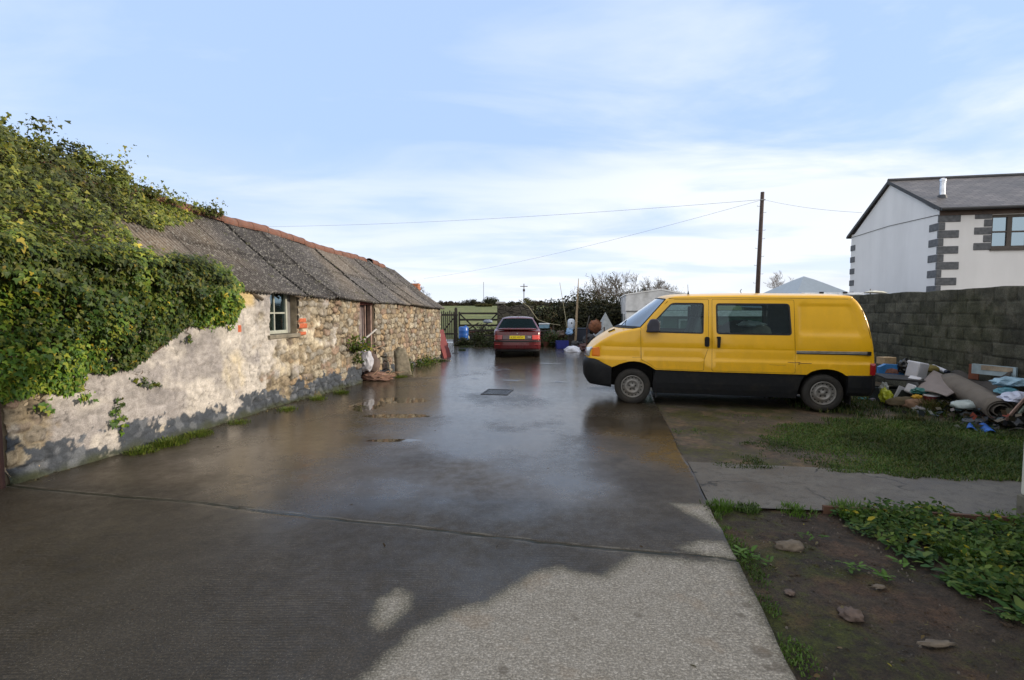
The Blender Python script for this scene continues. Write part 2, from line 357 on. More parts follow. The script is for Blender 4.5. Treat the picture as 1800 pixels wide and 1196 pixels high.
def flat(name, poly, z, mat, res=None, amp=0.0, seed=1, thick=0.0, nf=1.5):
    poly = [p[:2] for p in poly]; xs = [p[0] for p in poly]; ys = [p[1] for p in poly]
    if not res:
        mb = MB(); mb.add([(x, y, z) for x, y in poly], [tuple(range(len(poly)))]); return mb.build(name, mat)
    g = [(x, y) for x in np.arange(min(xs), max(xs), res) for y in np.arange(min(ys), max(ys), res)]
    ga = np.array(g); k = sdpoly(poly, ga[:, 0], ga[:, 1]) > res * .35; pts = [Vector(p) for p in poly] + [Vector(p) for p in ga[k]]
    r = delaunay_2d_cdt(pts, [], [list(range(len(poly)))], 1, 1e-5)
    v = np.array([(a.x, a.y) for a in r[0]]); zz = z + (fbm(v[:, 0] * nf, v[:, 1] * nf, seed, 5) - .5) * 2 * amp
    V = np.column_stack([v, zz]); f = [list(a) for a in r[2]]; mb = MB(); mb.v = [tuple(p) for p in V]; mb.f = f; mb.m = [0] * len(f)
    return mb.build(name, mat, smooth=True)
def earthmat(name, a, b, c, moss=None, scale=1.0, bump=.6, wet=.75):
    t = NT(name); n1 = t.noise(1.6 * scale, 6, .65); n2 = t.noise(14 * scale, 6, .7); n3 = t.noise(90 * scale, 4, .75)
    col = t.ramp(n1, [(.3, a), (.52, b), (.72, c)])
    if moss: col = t.mix(t.mr(t.math('ADD', t.math('MULTIPLY', t.noise(.9, 5, .6), .7), t.math('MULTIPLY', n2, .3)), .47, .58), col, moss)
    col = t.mix(t.math('MULTIPLY', t.mr(t.noise(1.9, 4, .6, t.map((1, 1, 1), (0, 0, 1))), .50, .62), .55), col, tuple(x * k for x, k in zip(b, (2.0, 1.55, 1.35))))
    col = t.mix(t.mr(n3, .35, .6), t.mix(1, col, (.4, .4, .4), 'MULTIPLY'), col); col = t.mix(1, col, t.ramp(n2, [(.3, .45), (.7, 1.6)]), 'MULTIPLY')
    v = t.n('TexVoronoi'); v.inputs['Scale'].default_value = 38 * scale; t.l(t.obj(), v.inputs[0])
    peb = t.math('MULTIPLY', t.mr(v.outputs['Distance'], .26, .15), t.mr(t.noise(3, 3), .5, .62))
    pc = t.n('Separate' + 'Color'); t.l(v.outputs['Color'], pc.inputs[0])
    col = t.mix(t.math('MULTIPLY', peb, .6), col, t.ramp(pc.outputs[0], [(0, (.05, .045, .04)), (1, (.2, .17, .14))]))
    h = t.math('ADD', t.math('MULTIPLY', n2, 1.2), t.math('MULTIPLY', n3, .5)); h = t.math('ADD', h, t.math('MULTIPLY', peb, .5))
    t.set(col=col, rough=wet, nor=t.bump(h, bump, .02), spec=.35); return t.m
M_EARTH = earthmat('dark_damp_soil', (.034, .023, .014), (.064, .044, .028), (.10, .072, .048), moss=(.055, .060, .010), wet=.75, bump=1.3)
M_GRAVEL = earthmat('gravelly_verge', (.06, .046, .032), (.095, .076, .055), (.13, .108, .08), moss=(.062, .058, .014), wet=.7)
M_FIELD = earthmat('pasture', (.09, .12, .03), (.14, .165, .045), (.19, .19, .07), scale=.08, bump=.2, wet=.9)
g0 = MB(); g0.add([(-600, -60, -.09), (600, -60, -.09), (600, 28, -.09), (-600, 28, -.09)], [(0, 1, 2, 3)])
tag(g0.build('ground', M_EARTH), 'bare earth round the yard', None, None, 'structure')
def fieldmesh():
    xs = np.linspace(-700, 700, 80); ys = np.concatenate([np.linspace(28, 260, 60), np.linspace(280, 1500, 20)])
    X, Y = np.meshgrid(xs, ys, indexing='ij'); Z = -.09 + sstep(28, 150, Y) * 2.95 + (fbm(X * .03, Y * .03, 4) - .5) * .5 * sstep(30, 60, Y)
    tag(npmesh('field', np.stack([X, Y, Z], -1).reshape(-1, 3), gridfaces(80, 80)[:, ::-1], M_FIELD, smooth=True), 'green pasture rising beyond the gate', None, None, 'structure')
fieldmesh()
E = lambda y: .88 + .1912 * y
verge = flat('verge', [(E(5.5) - .06, 5.3), (5.0, 4.7), (7.3, 4.5), (6.4 + .19 * 27, 27), (E(27) - .06, 27)], -.018, M_GRAVEL, .18, .012, 3)
tag(verge, 'gravelly ground with moss and thin grass beside the slab', None, None, 'structure')
bed = flat('soil_bed', [(E(4.22) - .06, 4.27), (E(.3) - .06, .3), (6.5, .3), (6.5, 3.3), (4.05, 3.95)], -.022, M_EARTH, .04, .024, 9, nf=3.5)
tag(bed, 'dark soil bed with moss and pebbles in the corner', None, None, 'structure')
def pathmat():
    t = NT('path_concrete'); n1 = t.noise(1.8, 6, .65); n2 = t.noise(11, 6, .7); n3 = t.noise(110, 3, .7)
    c = t.ramp(n1, [(.3, (.085, .066, .045)), (.5, (.13, .112, .088)), (.7, (.18, .165, .14))])
    c = t.mix(t.mr(n2, .5, .62), c, t.mix(.5, c, (.05, .042, .032))); c = t.mix(t.mr(n3, .35, .6), t.mix(1, c, (.6, .6, .6), 'MULTIPLY'), c)
    cr = t.n('TexVoronoi', feature='DISTANCE_TO_EDGE'); cr.inputs['Scale'].default_value = .55
    wv = t.n('VectorMath', operation='ADD'); nn = t.n('TexNoise'); nn.inputs['Scale'].default_value = 3; nn.inputs['Detail'].default_value = 5; t.l(t.obj(), nn.inputs[0])
    sc = t.n('VectorMath', operation='SCALE'); sc.inputs['Scale'].default_value = .5; t.l(nn.outputs['Color'], sc.inputs[0]); t.l(t.obj(), wv.inputs[0]); t.l(sc.outputs[0], wv.inputs[1]); t.l(wv.outputs[0], cr.inputs[0])
    crack = t.math('MULTIPLY', t.mr(cr.outputs[0], .007, .002), t.mr(t.noise(1.1, 3), .48, .56)); c = t.mix(crack, c, (.02, .018, .014))
    t.set(col=c, rough=t.mr(n1, .3, .7, .45, .7), nor=t.bump(t.math('SUBTRACT', t.math('ADD', n2, n3), crack), .4, .01)); return t.m
pth = flat('path', [(E(5.5) + .015, 5.46), (3.34, 5.24), (4.99, 4.86), (7.2, 4.35), (7.0, 3.2), (4.03, 3.88), (2.75, 4.09), (E(4.2) + .015, 4.2)], .004, pathmat(), .14, .006, 6)
tag(pth, 'pale concrete path leading off to the right', None, None, 'structure')

# ================================================================== BARN
M_TIMBER = plain('grey_weathered_timber', (.12, .095, .07), .85, bump=.4, var=.35, scale=14)
M_DKTIM = plain('dark_timber', (.05, .038, .028), .85, bump=.4, var=.35, scale=12)
BO = (-4.83, 4.70); BR = math.atan2(UY, UX)
barn = thing('stone_barn', 'long low stone barn with peeling plaster and a corrugated roof under ivy', 'barn', (BO[0], BO[1], 0), BR)
def bl(px, py, off=0.0):
    """where the sight line through a photo point meets the barn's plane lying off metres out of its front wall"""
    r = ray(px, py); nx, ny = UY, -UX
    t = ((BO[0] + nx * off) * nx + (BO[1] + ny * off) * ny) / (r[0] * nx + r[1] * ny)
    return ((r[0] * t - BO[0]) * UX + (r[1] * t - BO[1]) * UY, CAMH + r[2] * t)
LB = 12.52
eaveX = [0, 2.3, 3.4, 4.7, 7, 9, 12.6]; eaveZ = [2.17, 2.10, 2.05, 2.03, 1.96, 1.92, 1.80]
def eave(u): return np.interp(u, eaveX, eaveZ)
def ridge(u): return np.interp(u, [0, 1.5, 4.9, 6.35, 8.3, 10.9, 12.8], [3.66, 3.60, 3.43, 3.41, 3.26, 3.20, 3.03])
HW_B = 1.70; OVH = .14
WIN = (bl(470, 560)[0], bl(470, 560)[0] + .80, 1.24, 2.1); DOOR = (6.93, 7.72, 0, 2.2)
BRICKS = [(WIN[1] + .01, WIN[1] + .24, 1.33, 1.43), (WIN[1] + .02, WIN[1] + .21, 1.44, 1.53), (bl(415, 587)[0] - .04, bl(415, 587)[0] + .05, 1.33, 1.44), (WIN[1] + .05, WIN[1] + .2, 1.22, 1.28)]
def barnwall():
    du = .0155; us = np.arange(0, LB + du, du); zs = np.arange(-.05, 2.2, du); U, Z0 = np.meshgrid(us, zs, indexing='ij')
    # stones: jittered courses of seeds
    r = np.random.default_rng(11); seeds = []
    z = -.1; k = 0
    while z < 2.35:
        h = r.uniform(.10, .19); u = -.3
        while u < LB + .3:
            w = r.uniform(.11, .36); seeds.append((u + w / 2, z + h / 2 + r.uniform(-.035, .035), r.random(), r.random(), r.uniform(.75, 1.25))); u += w
            if r.random() < .12: seeds.append((u + r.uniform(-.03, .03), z + r.uniform(.02, h), r.random(), r.random(), .6))
        z += h
    sdz = np.array(seeds); wu = U + (fbm(U * 3, Z0 * 3, 21) - .5) * .14; wz = Z0 + (fbm(U * 3, Z0 * 3, 31) - .5) * .12
    wu = wu + (fbm(U * 13, Z0 * 13, 22) - .5) * .085; wz = wz + (fbm(U * 13, Z0 * 13, 32) - .5) * .085
    d1 = np.full(U.shape, 9.); d2 = np.full(U.shape, 9.); idx = np.zeros(U.shape, int)
    for i, s_ in enumerate(sdz):
        i0 = max(0, int((s_[0] - .75) / du)); i1 = min(len(us), int((s_[0] + .75) / du))
        if i1 <= i0: continue
        j0 = max(0, int((s_[1] - .5 + .05) / du)); j1 = min(len(zs), int((s_[1] + .55 + .05) / du))
        if j1 <= j0: continue
        sl = (slice(i0, i1), slice(j0, j1)); d = (np.abs((wu[sl] - s_[0]) * .72) ** 3.2 + np.abs((wz[sl] - s_[1]) * 1.12) ** 3.2) ** (1 / 3.2)
        a1, a2, ii = d1[sl], d2[sl], idx[sl]; c = d < a1
        d2[sl] = np.where(c, a1, np.minimum(a2, d)); idx[sl] = np.where(c, i, ii); d1[sl] = np.where(c, d, a1)
    e = (d2 - d1); joint = sstep(.030, .006, e)              # 1 in the joints
    dome = .75 * sstep(0, .030, e) + .25 * sstep(0, .09, e); sr = sdz[idx, 2]; sr2 = sdz[idx, 3]
    N1 = fbm(U * 1.1, Z0 * 1.6, 41, 5); N2 = fbm(U * 5, Z0 * 5, 42, 5); N3 = fbm(U * 22, Z0 * 22, 43, 4)
    # how far a coat of render still covers the stones
    cov = np.interp(U, [0, .35, .7, 2.9, 3.3, 4.6, 6.5, 12.5], [.30, .55, 1.0, 1.0, .62, .50, .34, .22])
    cov = cov + sstep(.9, .3, Z0) * np.interp(U, [0, 3.0, 3.6, 6, 7], [0, 0, -.10, -.15, 0]) - sstep(1.2, 1.9, Z0) * np.interp(U, [0, 3, 5, 6], [0, 0, .1, .1])
    pl = sstep(.42, .56, cov + (N2 - .5) * .55 + (N1 - .5) * .5 - .06)
    mortar = np.interp(U, [0, 5, 8, 12.5], [.85, .62, .34, .28]); mort = np.clip(mortar + (N2 - .5) * .9, 0, 1)
    depth = .038 * dome * (1 - .35 * mort) + (sr - .5) * .026 * (1 - pl) + (sr2 - .5) * (U * 3 % 1 - .5) * .01
    stone_d = depth + (N3 - .5) * .012
    disp = stone_d * (1 - pl) + pl * (.040 + .012 * dome + (N2 - .5) * .02 + (N3 - .5) * .004)
    disp -= .035 * sstep(.50, .66, fbm(U * 4, Z0 * 4, 47, 4)) * joint * (1 - pl); disp += (fbm(U * .5, Z0 * .7, 44) - .5) * .10 + .02
    disp = disp - sstep(.12, 0, Z0) * -.02
    C = lambda *c: np.array(c, float)
    pal = np.array([(.31, .25, .17), (.35, .285, .195), (.26, .225, .175), (.36, .265, .165), (.23, .185, .14), (.38, .33, .245), (.28, .20, .145), (.31, .28, .23)])
    col = pal[(sr * 7.99).astype(int)] * (.86 + .24 * sr2)[..., None]
    col = col * (.50 + 1.0 * N3)[..., None] * (.62 + .76 * N2)[..., None]; sp_ = sstep(.60, .72, fbm(U * 30, Z0 * 30, 45, 3))[..., None]; col = col * (1 - .5 * sp_)
    jc = C(.055, .043, .03) * (1 - mort)[..., None] + C(.33, .275, .19) * mort[..., None]
    deep = (sstep(.50, .66, fbm(U * 4, Z0 * 4, 47, 4)) * joint)[..., None]; col = col * (1 - joint[..., None]) + jc * joint[..., None]; col = col * (1 - .8 * deep)
    yel = sstep(.5, .62, fbm(U * 1.4 + 9, Z0 * 1.2, 51))[..., None] * .5
    grey = sstep(.44, .62, fbm(U * 1.7, Z0 * 2.2 + 5, 52, 5))[..., None] * .85; grey = np.clip(grey + sstep(.55, .7, fbm(U * 6, Z0 * 2.5, 53, 5))[..., None] * .5, 0, 1)
    pc = C(.48, .44, .39) * (1 - yel) + C(.54, .44, .25) * yel; pc = pc * (1 - grey) + C(.31, .285, .27) * grey
    pc = pc * (.60 + .80 * N3)[..., None] * (.66 + .68 * N2)[..., None]
    hair = sstep(.012, .0, np.abs(fbm(U * 2.3, Z0 * 2.3, 61, 5) - .5))[..., None]; pc = pc * (1 - .45 * hair)
    col = col * (1 - pl[..., None]) + pc * pl[..., None]
    # tarry blue grey paint along the foot, flaking off
    bh = np.interp(U, [0, .5, 1.2, 2.2, 3.2, 5, 6.9, 7, 7.8, 9, 12.5], [.40, .33, .30, .27, .31, .36, .40, .38, .36, .2, .1])
    pm = sstep(.012, -.012, Z0 - bh - (N2 - .5) * .28 - (N3 - .5) * .14 - (N1 - .5) * .12) * sstep(.37, .41, fbm(U * 3.1 + 3, Z0 * 4, 71, 5) + (N3 - .5) * .22 + np.interp(U, [0, 2, 6, 8, 12], [-.02, .0, .0, -.06, -.16]) + .14 * sstep(.22, .05, Z0))
    bc = C(.060, .068, .080) * (.7 + .6 * N3)[..., None]; lift = sstep(.55, .7, fbm(U * 9, Z0 * 9, 72))[..., None] * .5
    bc = bc * (1 - lift) + C(.2, .21, .225) * lift
    col = col * (1 - pm[..., None]) + bc * pm[..., None]
    mossm = (sstep(.14, .0, Z0 - (N2 - .5) * .2) * .8)[..., None]; col = col * (1 - mossm) + C(.045, .05, .018) * mossm
    ochre = (sstep(2.9, 3.1, U) * sstep(3.5, 3.35, U) * sstep(1.68, 1.8, Z0))[..., None]; col = col * (1 - ochre * .8) + C(.62, .46, .2) * ochre * .8
    for b in BRICKS:
        k = (U > b[0]) & (U < b[1]) & (Z0 > b[2]) & (Z0 < b[3]); col[k] = C(.50, .13, .06) * (.8 + .4 * N3[k])[:, None]; disp[k] = .055 + .01 * N3[k]
    jamb = np.minimum(np.abs(U - DOOR[0]), np.abs(U - DOOR[1]))
    ztop = eave(U) - .02; Z = np.minimum(Z0, ztop)
    V = np.stack([U, -disp, Z], -1).reshape(-1, 3); F = gridfaces(len(us), len(zs))
    uc, zc = (U + du / 2).ravel()[F[:, 0]], (Z0 + du / 2).ravel()[F[:, 0]]
    k = ~(((uc > WIN[0]) & (uc < WIN[1]) & (zc > WIN[2]) & (zc < WIN[3] + .2)) | ((uc > DOOR[0]) & (uc < DOOR[1]))) & (zc - du < eave(uc))
    F = F[k]
    t = NT('barn_stone'); c = t.attr('Col', True); n = t.noise(70, 5, .7); n2 = t.noise(260, 2, .6)
    c = t.mix(1, c, t.ramp(n, [(.25, .62), (.75, 1.3)]), 'MULTIPLY'); c = t.mix(1, c, t.ramp(n2, [(.3, .85), (.7, 1.15)]), 'MULTIPLY')
    t.set(col=c, rough=.88, nor=t.bump(t.math('ADD', n, t.math('MULTIPLY', n2, .4)), .55, .008), spec=.25)
    npmesh('front_wall', V, F, t.m, barn, smooth=True, col=col.reshape(-1, 3))
    return t.m
barnwall()
M_STONE = plain('barn_rubble', (.34, .28, .20), .9, var=.4, scale=7, bump=.8, bscale=18)
M_INT = plain('barn_inside', (.05, .045, .04), .95)
mb = MB()                                                      # reveals of the two openings, the ends and the back
for (a, b, z0, z1) in (WIN, DOOR):
    MB().box(a - .06, a, .0, .42, z0, 2.0).build('reveal', M_STONE, barn); MB().box(b, b + .06, .0, .42, z0, 2.0).build('reveal', M_STONE, barn)
MB().box(WIN[0], WIN[1], 0, .42, WIN[2] - .06, WIN[2]).build('reveal', M_STONE, barn)
for x0, x1, zr in ((0, .4, 0), (LB - .4, LB, 1)):
    mb = MB(); ev = float(eave(x0)) - .02; rg = float(ridge(x0)) - .08
    mb.add([(x, y, z) for x in (x0, x1) for y, z in ((.01, -.05), (.01, ev), (HW_B, rg), (2 * HW_B, ev), (2 * HW_B, -.05))],
           [(0, 1, 2, 3, 4), (9, 8, 7, 6, 5), (0, 5, 6, 1), (1, 6, 7, 2), (2, 7, 8, 3), (3, 8, 9, 4)]); mb.build('gable_wall', M_STONE, barn)
MB().box(.4, LB - .4, 2 * HW_B - .35, 2 * HW_B, -.05, 1.72).build('back_wall', M_STONE, barn)
MB().box(.4, LB - .4, .75, .80, -.05, 1.9).build('inner_partition', M_INT, barn)
mb = MB().box(DOOR[0] - .02, DOOR[1] + .02, .18, .22, 0, 1.93); mb.build('door', plain('door_purple_grey', (.17, .13, .13), .8, bump=.3, dirt=((.3, .27, .25), .6)), barn)
mb = MB().box(DOOR[1] - .07, DOOR[1], .05, .14, 0, 1.93).box(DOOR[0], DOOR[0] + .05, .05, .14, 0, 1.93).box(DOOR[1] - .26, DOOR[1] - .22, .10, .14, 0, 1.9); mb.build('door_frame', plain('door_frame_wood', (.25, .17, .14), .85, bump=.3, var=.35), barn)
mb = MB().box(DOOR[0], DOOR[1], .03, .16, 1.80, 1.90); mb.build('lintel', plain('red_brown_lintel', (.16, .05, .04), .8), barn)
# window
M_WF = plain('old_green_grey_paint', (.36, .37, .31), .7, var=.2, bump=.3, dirt=((.2, .18, .13), .5))
wy = .14; w0, w1, wz0, wz1 = WIN[0], WIN[1] - .13, WIN[2] + .02, 2.02
fr = MB()
for a, b, c, d in ((w0, w0 + .045, wz0, wz1), (w1 - .045, w1, wz0, wz1), (w0 + .045, w1 - .045, wz0, wz0 + .06), (w0 + .045, w1 - .045, wz1 - .05, wz1)): fr.box(a, b, wy - .05, wy + .02, c, d)
wf = fr.build('window', M_WF, barn, bevel=.004)
mu = MB().box((w0 + w1) / 2 - .014, (w0 + w1) / 2 + .014, wy - .03, wy, wz0 + .06, wz1 - .05)
zm = wz0 + (wz1 - wz0) * .48; mu.box(w0 + .045, (w0 + w1) / 2 - .014, wy - .032, wy, zm - .014, zm + .014).box((w0 + w1) / 2 + .014, w1 - .045, wy - .032, wy, zm - .014, zm + .014)
mu.build('glazing_bar', M_WF, wf)
MB().box(w0 + .045, w1 - .045, wy - .012, wy - .009, wz0 + .06, wz1 - .05).build('pane', glassmat('old_glass', (.62, .66, .62), .5, .05, .10), wf)
MB().box(WIN[1] - .13, WIN[1], wy - .02, wy + .02, wz0, wz1).build('side_board', plain('side_board_paint', (.17, .165, .16), .8, dirt=((.2, .22, .08), .5)), wf)
MB().box(WIN[0] - .04, WIN[1] + .0, -.075, .12, WIN[2] - .055, WIN[2] + .012).build('sill', plain('mossy_slate_sill', (.20, .175, .13), .85, var=.4, bump=.5), barn, bevel=.01)
# things seen through the glass
o = MB().add([(w0 + .02, .30, wz0), (w0 + .36, .31, wz0 + .08), (w0 + .34, .33, wz0 + .12), (w0 + .06, .30, wz0 + .42), (w0, .3, wz0 + .36)], [(0, 1, 2, 3, 4)]).build('plastic_sheet', plain('teal_plastic', (.02, .17, .24), .5, var=.3), solid=.01)
o.location = (BO[0], BO[1], 0); o.rotation_euler = (0, 0, BR); tag(o, 'teal plastic sheet slumped inside the lower left of the barn window', 'sheet')
def place_barn(o): o.location = (BO[0], BO[1], 0); o.rotation_euler = (0, 0, BR); return o
def crumple(name, c, size, mat, seed=0, amp=.25, freq=2.2, sub=3, sharp=False, parent=None, flatz=None):
    bm = bmesh.new(); bmesh.ops.create_icosphere(bm, subdivisions=sub, radius=1)
    for v in bm.verts:
        p = v.co.copy(); n = mnoise.fractal(p * freq + Vector((seed * 7.1, seed * 3.3, seed)), 1.0, 2.0, 4)
        if sharp: n = abs(n) * 1.6 - .3
        v.co = p * (1 + amp * n)
        if v.co.z < 0: v.co.z *= .55
        v.co = Vector((v.co.x * size[0], v.co.y * size[1], v.co.z * size[2]))
        if flatz is not None: v.co.z = max(v.co.z, flatz)
    me = bpy.data.meshes.new(name); bm.to_mesh(me); bm.free(); me.materials.append(mat); me.polygons.foreach_set('use_smooth', [not sharp] * len(me.polygons))
    o = bpy.data.objects.new(name, me); COL.objects.link(o); o.location = c
    if parent: o.parent = parent
    return o
def wb(u, y, z): return (BO[0] + u * UX - y * UY, BO[1] + u * UY + y * UX, z)
tag(crumple('plaster_bag', wb(w0 + .48, .34, wz0 + .20), (.11, .11, .34), plain('pale_sacking', (.40, .38, .31), .85), 3, .3), 'pale crumpled sack standing inside the barn window', 'sack')
# brackets poking out below the eave
for (pa, pb, r_) in (((437, 512), (462, 527), .03), ((508, 516), (533, 524), .022), ((566, 521), (576, 526), .018)):
    a = bl(*pa, .06); b = bl(*pb, .12); m_ = MB().tube([(a[0], -.03, a[1] + .01), (b[0], -.12, b[1])], r_, 4); m_.build('rafter_end', M_TIMBER, barn)
# ---- roof of corrugated sheets
def roofmat():
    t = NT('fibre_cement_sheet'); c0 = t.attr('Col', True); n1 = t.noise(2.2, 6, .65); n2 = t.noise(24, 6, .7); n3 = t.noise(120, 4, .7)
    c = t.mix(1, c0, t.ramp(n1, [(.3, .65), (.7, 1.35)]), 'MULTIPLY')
    sp = t.math('MULTIPLY', t.mr(n2, .52, .61), t.mr(n3, .42, .52)); c = t.mix(t.math('MULTIPLY', sp, .85), c, (.36, .345, .31))
    c = t.mix(t.math('MULTIPLY', t.mr(t.noise(17, 5, .7), .58, .66), .7), c, (.035, .033, .03))
    c = t.mix(t.math('MULTIPLY', t.mr(t.noise(5, 5, .7), .60, .68), .6), c, (.10, .105, .04))
    t.set(col=c, rough=.9, nor=t.bump(t.math('ADD', n2, n3), .6, .008), spec=.2); return t.m
M_ROOF = roofmat()
SL = math.hypot(HW_B + OVH, 1.3)
def roofside(front=True):
    us = np.arange(-.12, LB + .16, .0095 if front else .04); nt_ = 44 if front else 6; tt = np.linspace(0, 1, nt_)
    U, T = np.meshgrid(us, tt, indexing='ij')
    sh = np.floor(U / .98 + .13); fr_ = (U / .98 + .13) - sh
    row = np.where(T < .5, 0, 1)
    rr = np.random.default_rng(5); slip = rr.uniform(-.02, .05, 40)[(sh.astype(int) + 3)]
    y0 = -OVH - slip * 1.0; z0 = eave(U) - .01 - OVH * .55
    y = y0 + (HW_B + .0 - y0) * T; z = z0 + (ridge(U) - .03 - z0) * T
    sag = -np.sin(np.pi * T) * (.035 + .05 * (fbm(U * .35, T * 0, 8) - .5)) + (fbm(U * .9, T * 2, 9) - .5) * .05
    corr = .023 * np.sin(2 * np.pi * U / .0735)
    step = .022 * (1 - fr_) + rr.uniform(-.008, .012, 40)[(sh.astype(int) + 3)] + row * -.012 * 0
    lapz = np.where(T < .5, 0, .014)
    h = sag + corr + step + lapz + (fbm(U * 14, T * 20, 12) - .5) * .006
    nrm = np.array([-.55, .83]); y = y - h * .55; z = z + h * .83
    tone = rr.uniform(.75, 1.25, 40)[(sh.astype(int) + 3)]
    base = np.array([.088, .083, .084]); br = np.array([.19, .155, .12]); k = sstep(.4, .65, fbm(U * .6, T * 1.2, 14))[..., None] * .5
    k = k + np.interp(U, [0, 2.5, 4.5], [.6, .45, 0])[..., None]
    col = (base * (1 - np.clip(k, 0, 1)) + br * np.clip(k, 0, 1)) * tone[..., None]
    vl = (.5 + .5 * np.sin(2 * np.pi * U / .0735))[..., None]; col = col * (.58 + .55 * vl)  # valleys painted darker, shade in the colour to bring out the corrugation
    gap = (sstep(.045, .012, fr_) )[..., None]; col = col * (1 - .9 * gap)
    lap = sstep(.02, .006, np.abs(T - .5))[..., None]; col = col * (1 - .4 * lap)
    if not front: y = 2 * HW_B - y
    V = np.stack([U, y, z], -1).reshape(-1, 3); F = gridfaces(len(us), nt_)
    if not front: F = F[:, ::-1]
    return V, F, col.reshape(-1, 3)
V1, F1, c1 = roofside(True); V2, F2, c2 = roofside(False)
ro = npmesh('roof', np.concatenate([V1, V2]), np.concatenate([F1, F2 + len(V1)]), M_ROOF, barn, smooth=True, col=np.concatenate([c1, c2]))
ro.modifiers.new('solid', 'SOLIDIFY').thickness = .008
# ridge tiles
def terracotta():
    t = NT('terracotta'); n = t.noise(6, 5, .65); n2 = t.noise(40, 5, .7)
    c = t.ramp(n, [(.3, (.12, .058, .04)), (.55, (.20, .085, .055)), (.75, (.17, .12, .095))]); c = t.mix(t.math('MULTIPLY', t.mr(n2, .52, .62), .7), c, (.10, .085, .07))
    t.set(col=c, rough=.85, nor=t.bump(n2, .5, .01)); return t.m
M_TERRA = terracotta()
mb = MB(); u = -.1; q = 0
while u < LB - .95:
    L_ = .44; ra = .125; pts = []
    for uu, rr_ in ((u, ra), (u + L_ - .06, ra - .004), (u + L_ - .055, ra + .006), (u + L_ + .004, ra + .007)):
        zc = float(ridge(uu)) - .055 + .012 * math.sin(q * 2.1); pts.append([(uu, HW_B + rr_ * 1.15 * math.cos(t), zc + rr_ * math.sin(t)) for t in [math.pi * (k / 10.0) for k in range(-1, 12)]])
    if q != 24: mb.grid(pts)
    else: mb.build('ridge_tile', M_TERRA, ro, smooth=False, solid=.014, recalc=False); mb = MB()
    u += L_; q += 1
mb.build('ridge_tile', M_TERRA, ro, smooth=False, solid=.014, recalc=False)
mb = MB().box(LB - .30, LB + .10, HW_B - .9, HW_B - .62, 2.72, 2.80); mb.box(LB - .3, LB + .1, HW_B - .90, HW_B - .64, 2.64, 2.71)
# brick stub beyond the far verge
p = at(729, 498, 22.0); mb = MB()
for k in range(5): mb.box(p[0] - .20 + .01 * (k % 2), p[0] + .20 - .01 * (k % 2), 21.7, 22.3, p[2] - .43 + k * .082, p[2] - .43 + k * .082 + .072)
mb.box(p[0] - .19, p[0] + .19, 21.72, 22.28, 0, p[2] - .43)
tag(mb.build('brick_pier', plain('orange_brick', (.42, .16, .08), .85, var=.3, bump=.4)), 'top of an orange brick pier showing over the far end of the barn roof', 'pier')
# downpipe at the near corner
mb = MB().tube([(-.09, -.05, 0), (-.09, -.05, 1.2), (-.09, .0, 2.0)], .045, 10).lathe([(.055, .9), (.055, .98)], 10, Matrix.Translation((-.09, -.05, 0)))
mb.build('downpipe', plain('dark_red_brown_iron', (.07, .03, .022), .6), barn, smooth=False)
# ================================================================== FOLIAGE
def leafmat(name, rough=.4, trans=.25, spec=.5, mul=1.0):
    t = NT(name); c = t.attr('Col', True)
    if mul != 1: c = t.mix(1, c, mul, 'MULTIPLY')
    t.set(col=c, rough=rough, spec=spec)
    tr = t.n('BsdfTranslucent'); t.l(t.mix(1, c, (1.25, 1.3, .7), 'MULTIPLY'), tr.inputs[0]); mx = t.n('MixShader'); mx.inputs[0].default_value = trans
    t.l(t.p.outputs[0], mx.inputs[1]); t.l(tr.outputs[0], mx.inputs[2]); t.l(mx.outputs[0], t.t.nodes['Material Output'].inputs[0]); return t.m
M_IVY = leafmat('ivy_leaf', .5, .2, .3); M_LEAF = leafmat('leaf', .65, .25, .2); M_GRASS = leafmat('grass_blade', .6, .3, .3)
LEAF_IVY = (np.array([(0, 0, 0), (-.30, -.10, .03), (-.52, .22, -.05), (-.22, .38, .04), (-.12, .75, 0), (0, 1.0, -.08), (.12, .75, 0), (.22, .38, .04), (.52, .22, -.05), (.30, -.10, .03), (0, .35, .06)], float),
            np.array([(10, i, (i + 1) % 10) for i in range(10)]))
LEAF_OVAL = (np.array([(0, 0, 0), (-.24, .35, .05), (-.18, .75, .02), (0, 1, -.08), (.18, .75, .02), (.24, .35, .05)], float), np.array([(0, 1, 2), (0, 2, 3), (0, 3, 4), (0, 4, 5)]))
LEAF_QUAD = (np.array([(0, 0, 0), (-.35, .5, .05), (0, 1, 0), (.35, .5, -.05)], float), np.array([(0, 1, 2), (0, 2, 3)]))
def unit(v): return v / (np.linalg.norm(v, axis=-1, keepdims=True) + 1e-9)
def leaves(name, P, Nrm, Dn, size, col, tpl, mat, parent=None):
    """P base points, Nrm leaf normals, Dn direction the tip points to"""
    tv, tf = tpl; n = len(P); Nn = unit(Nrm); D = Dn - (Dn * Nn).sum(-1, keepdims=True) * Nn; D = unit(D); Sx = np.cross(D, Nn)
    V = P[:, None] + size[:, None, None] * (tv[None, :, 0:1] * Sx[:, None] + tv[None, :, 1:2] * D[:, None] + tv[None, :, 2:3] * Nn[:, None])
    F = tf[None] + (np.arange(n) * len(tv))[:, None, None]
    return npmesh(name, V.reshape(-1, 3), F.reshape(-1, 3), mat, parent, smooth=False, col=np.repeat(col, len(tv), 0))
def tones(n, base, var, seed=1, yellow=.03, yc=(.35, .30, .03), r=None):
    r = r or np.random.default_rng(seed); pal = np.array(base, float); c = pal[r.integers(0, len(pal), n)] * r.uniform(1 - var, 1 + var, (n, 1)) * r.uniform(.92, 1.08, (n, 3))
    k = r.random(n) < yellow; c[k] = np.array(yc) * r.uniform(.7, 1.2, (k.sum(), 1)); return c
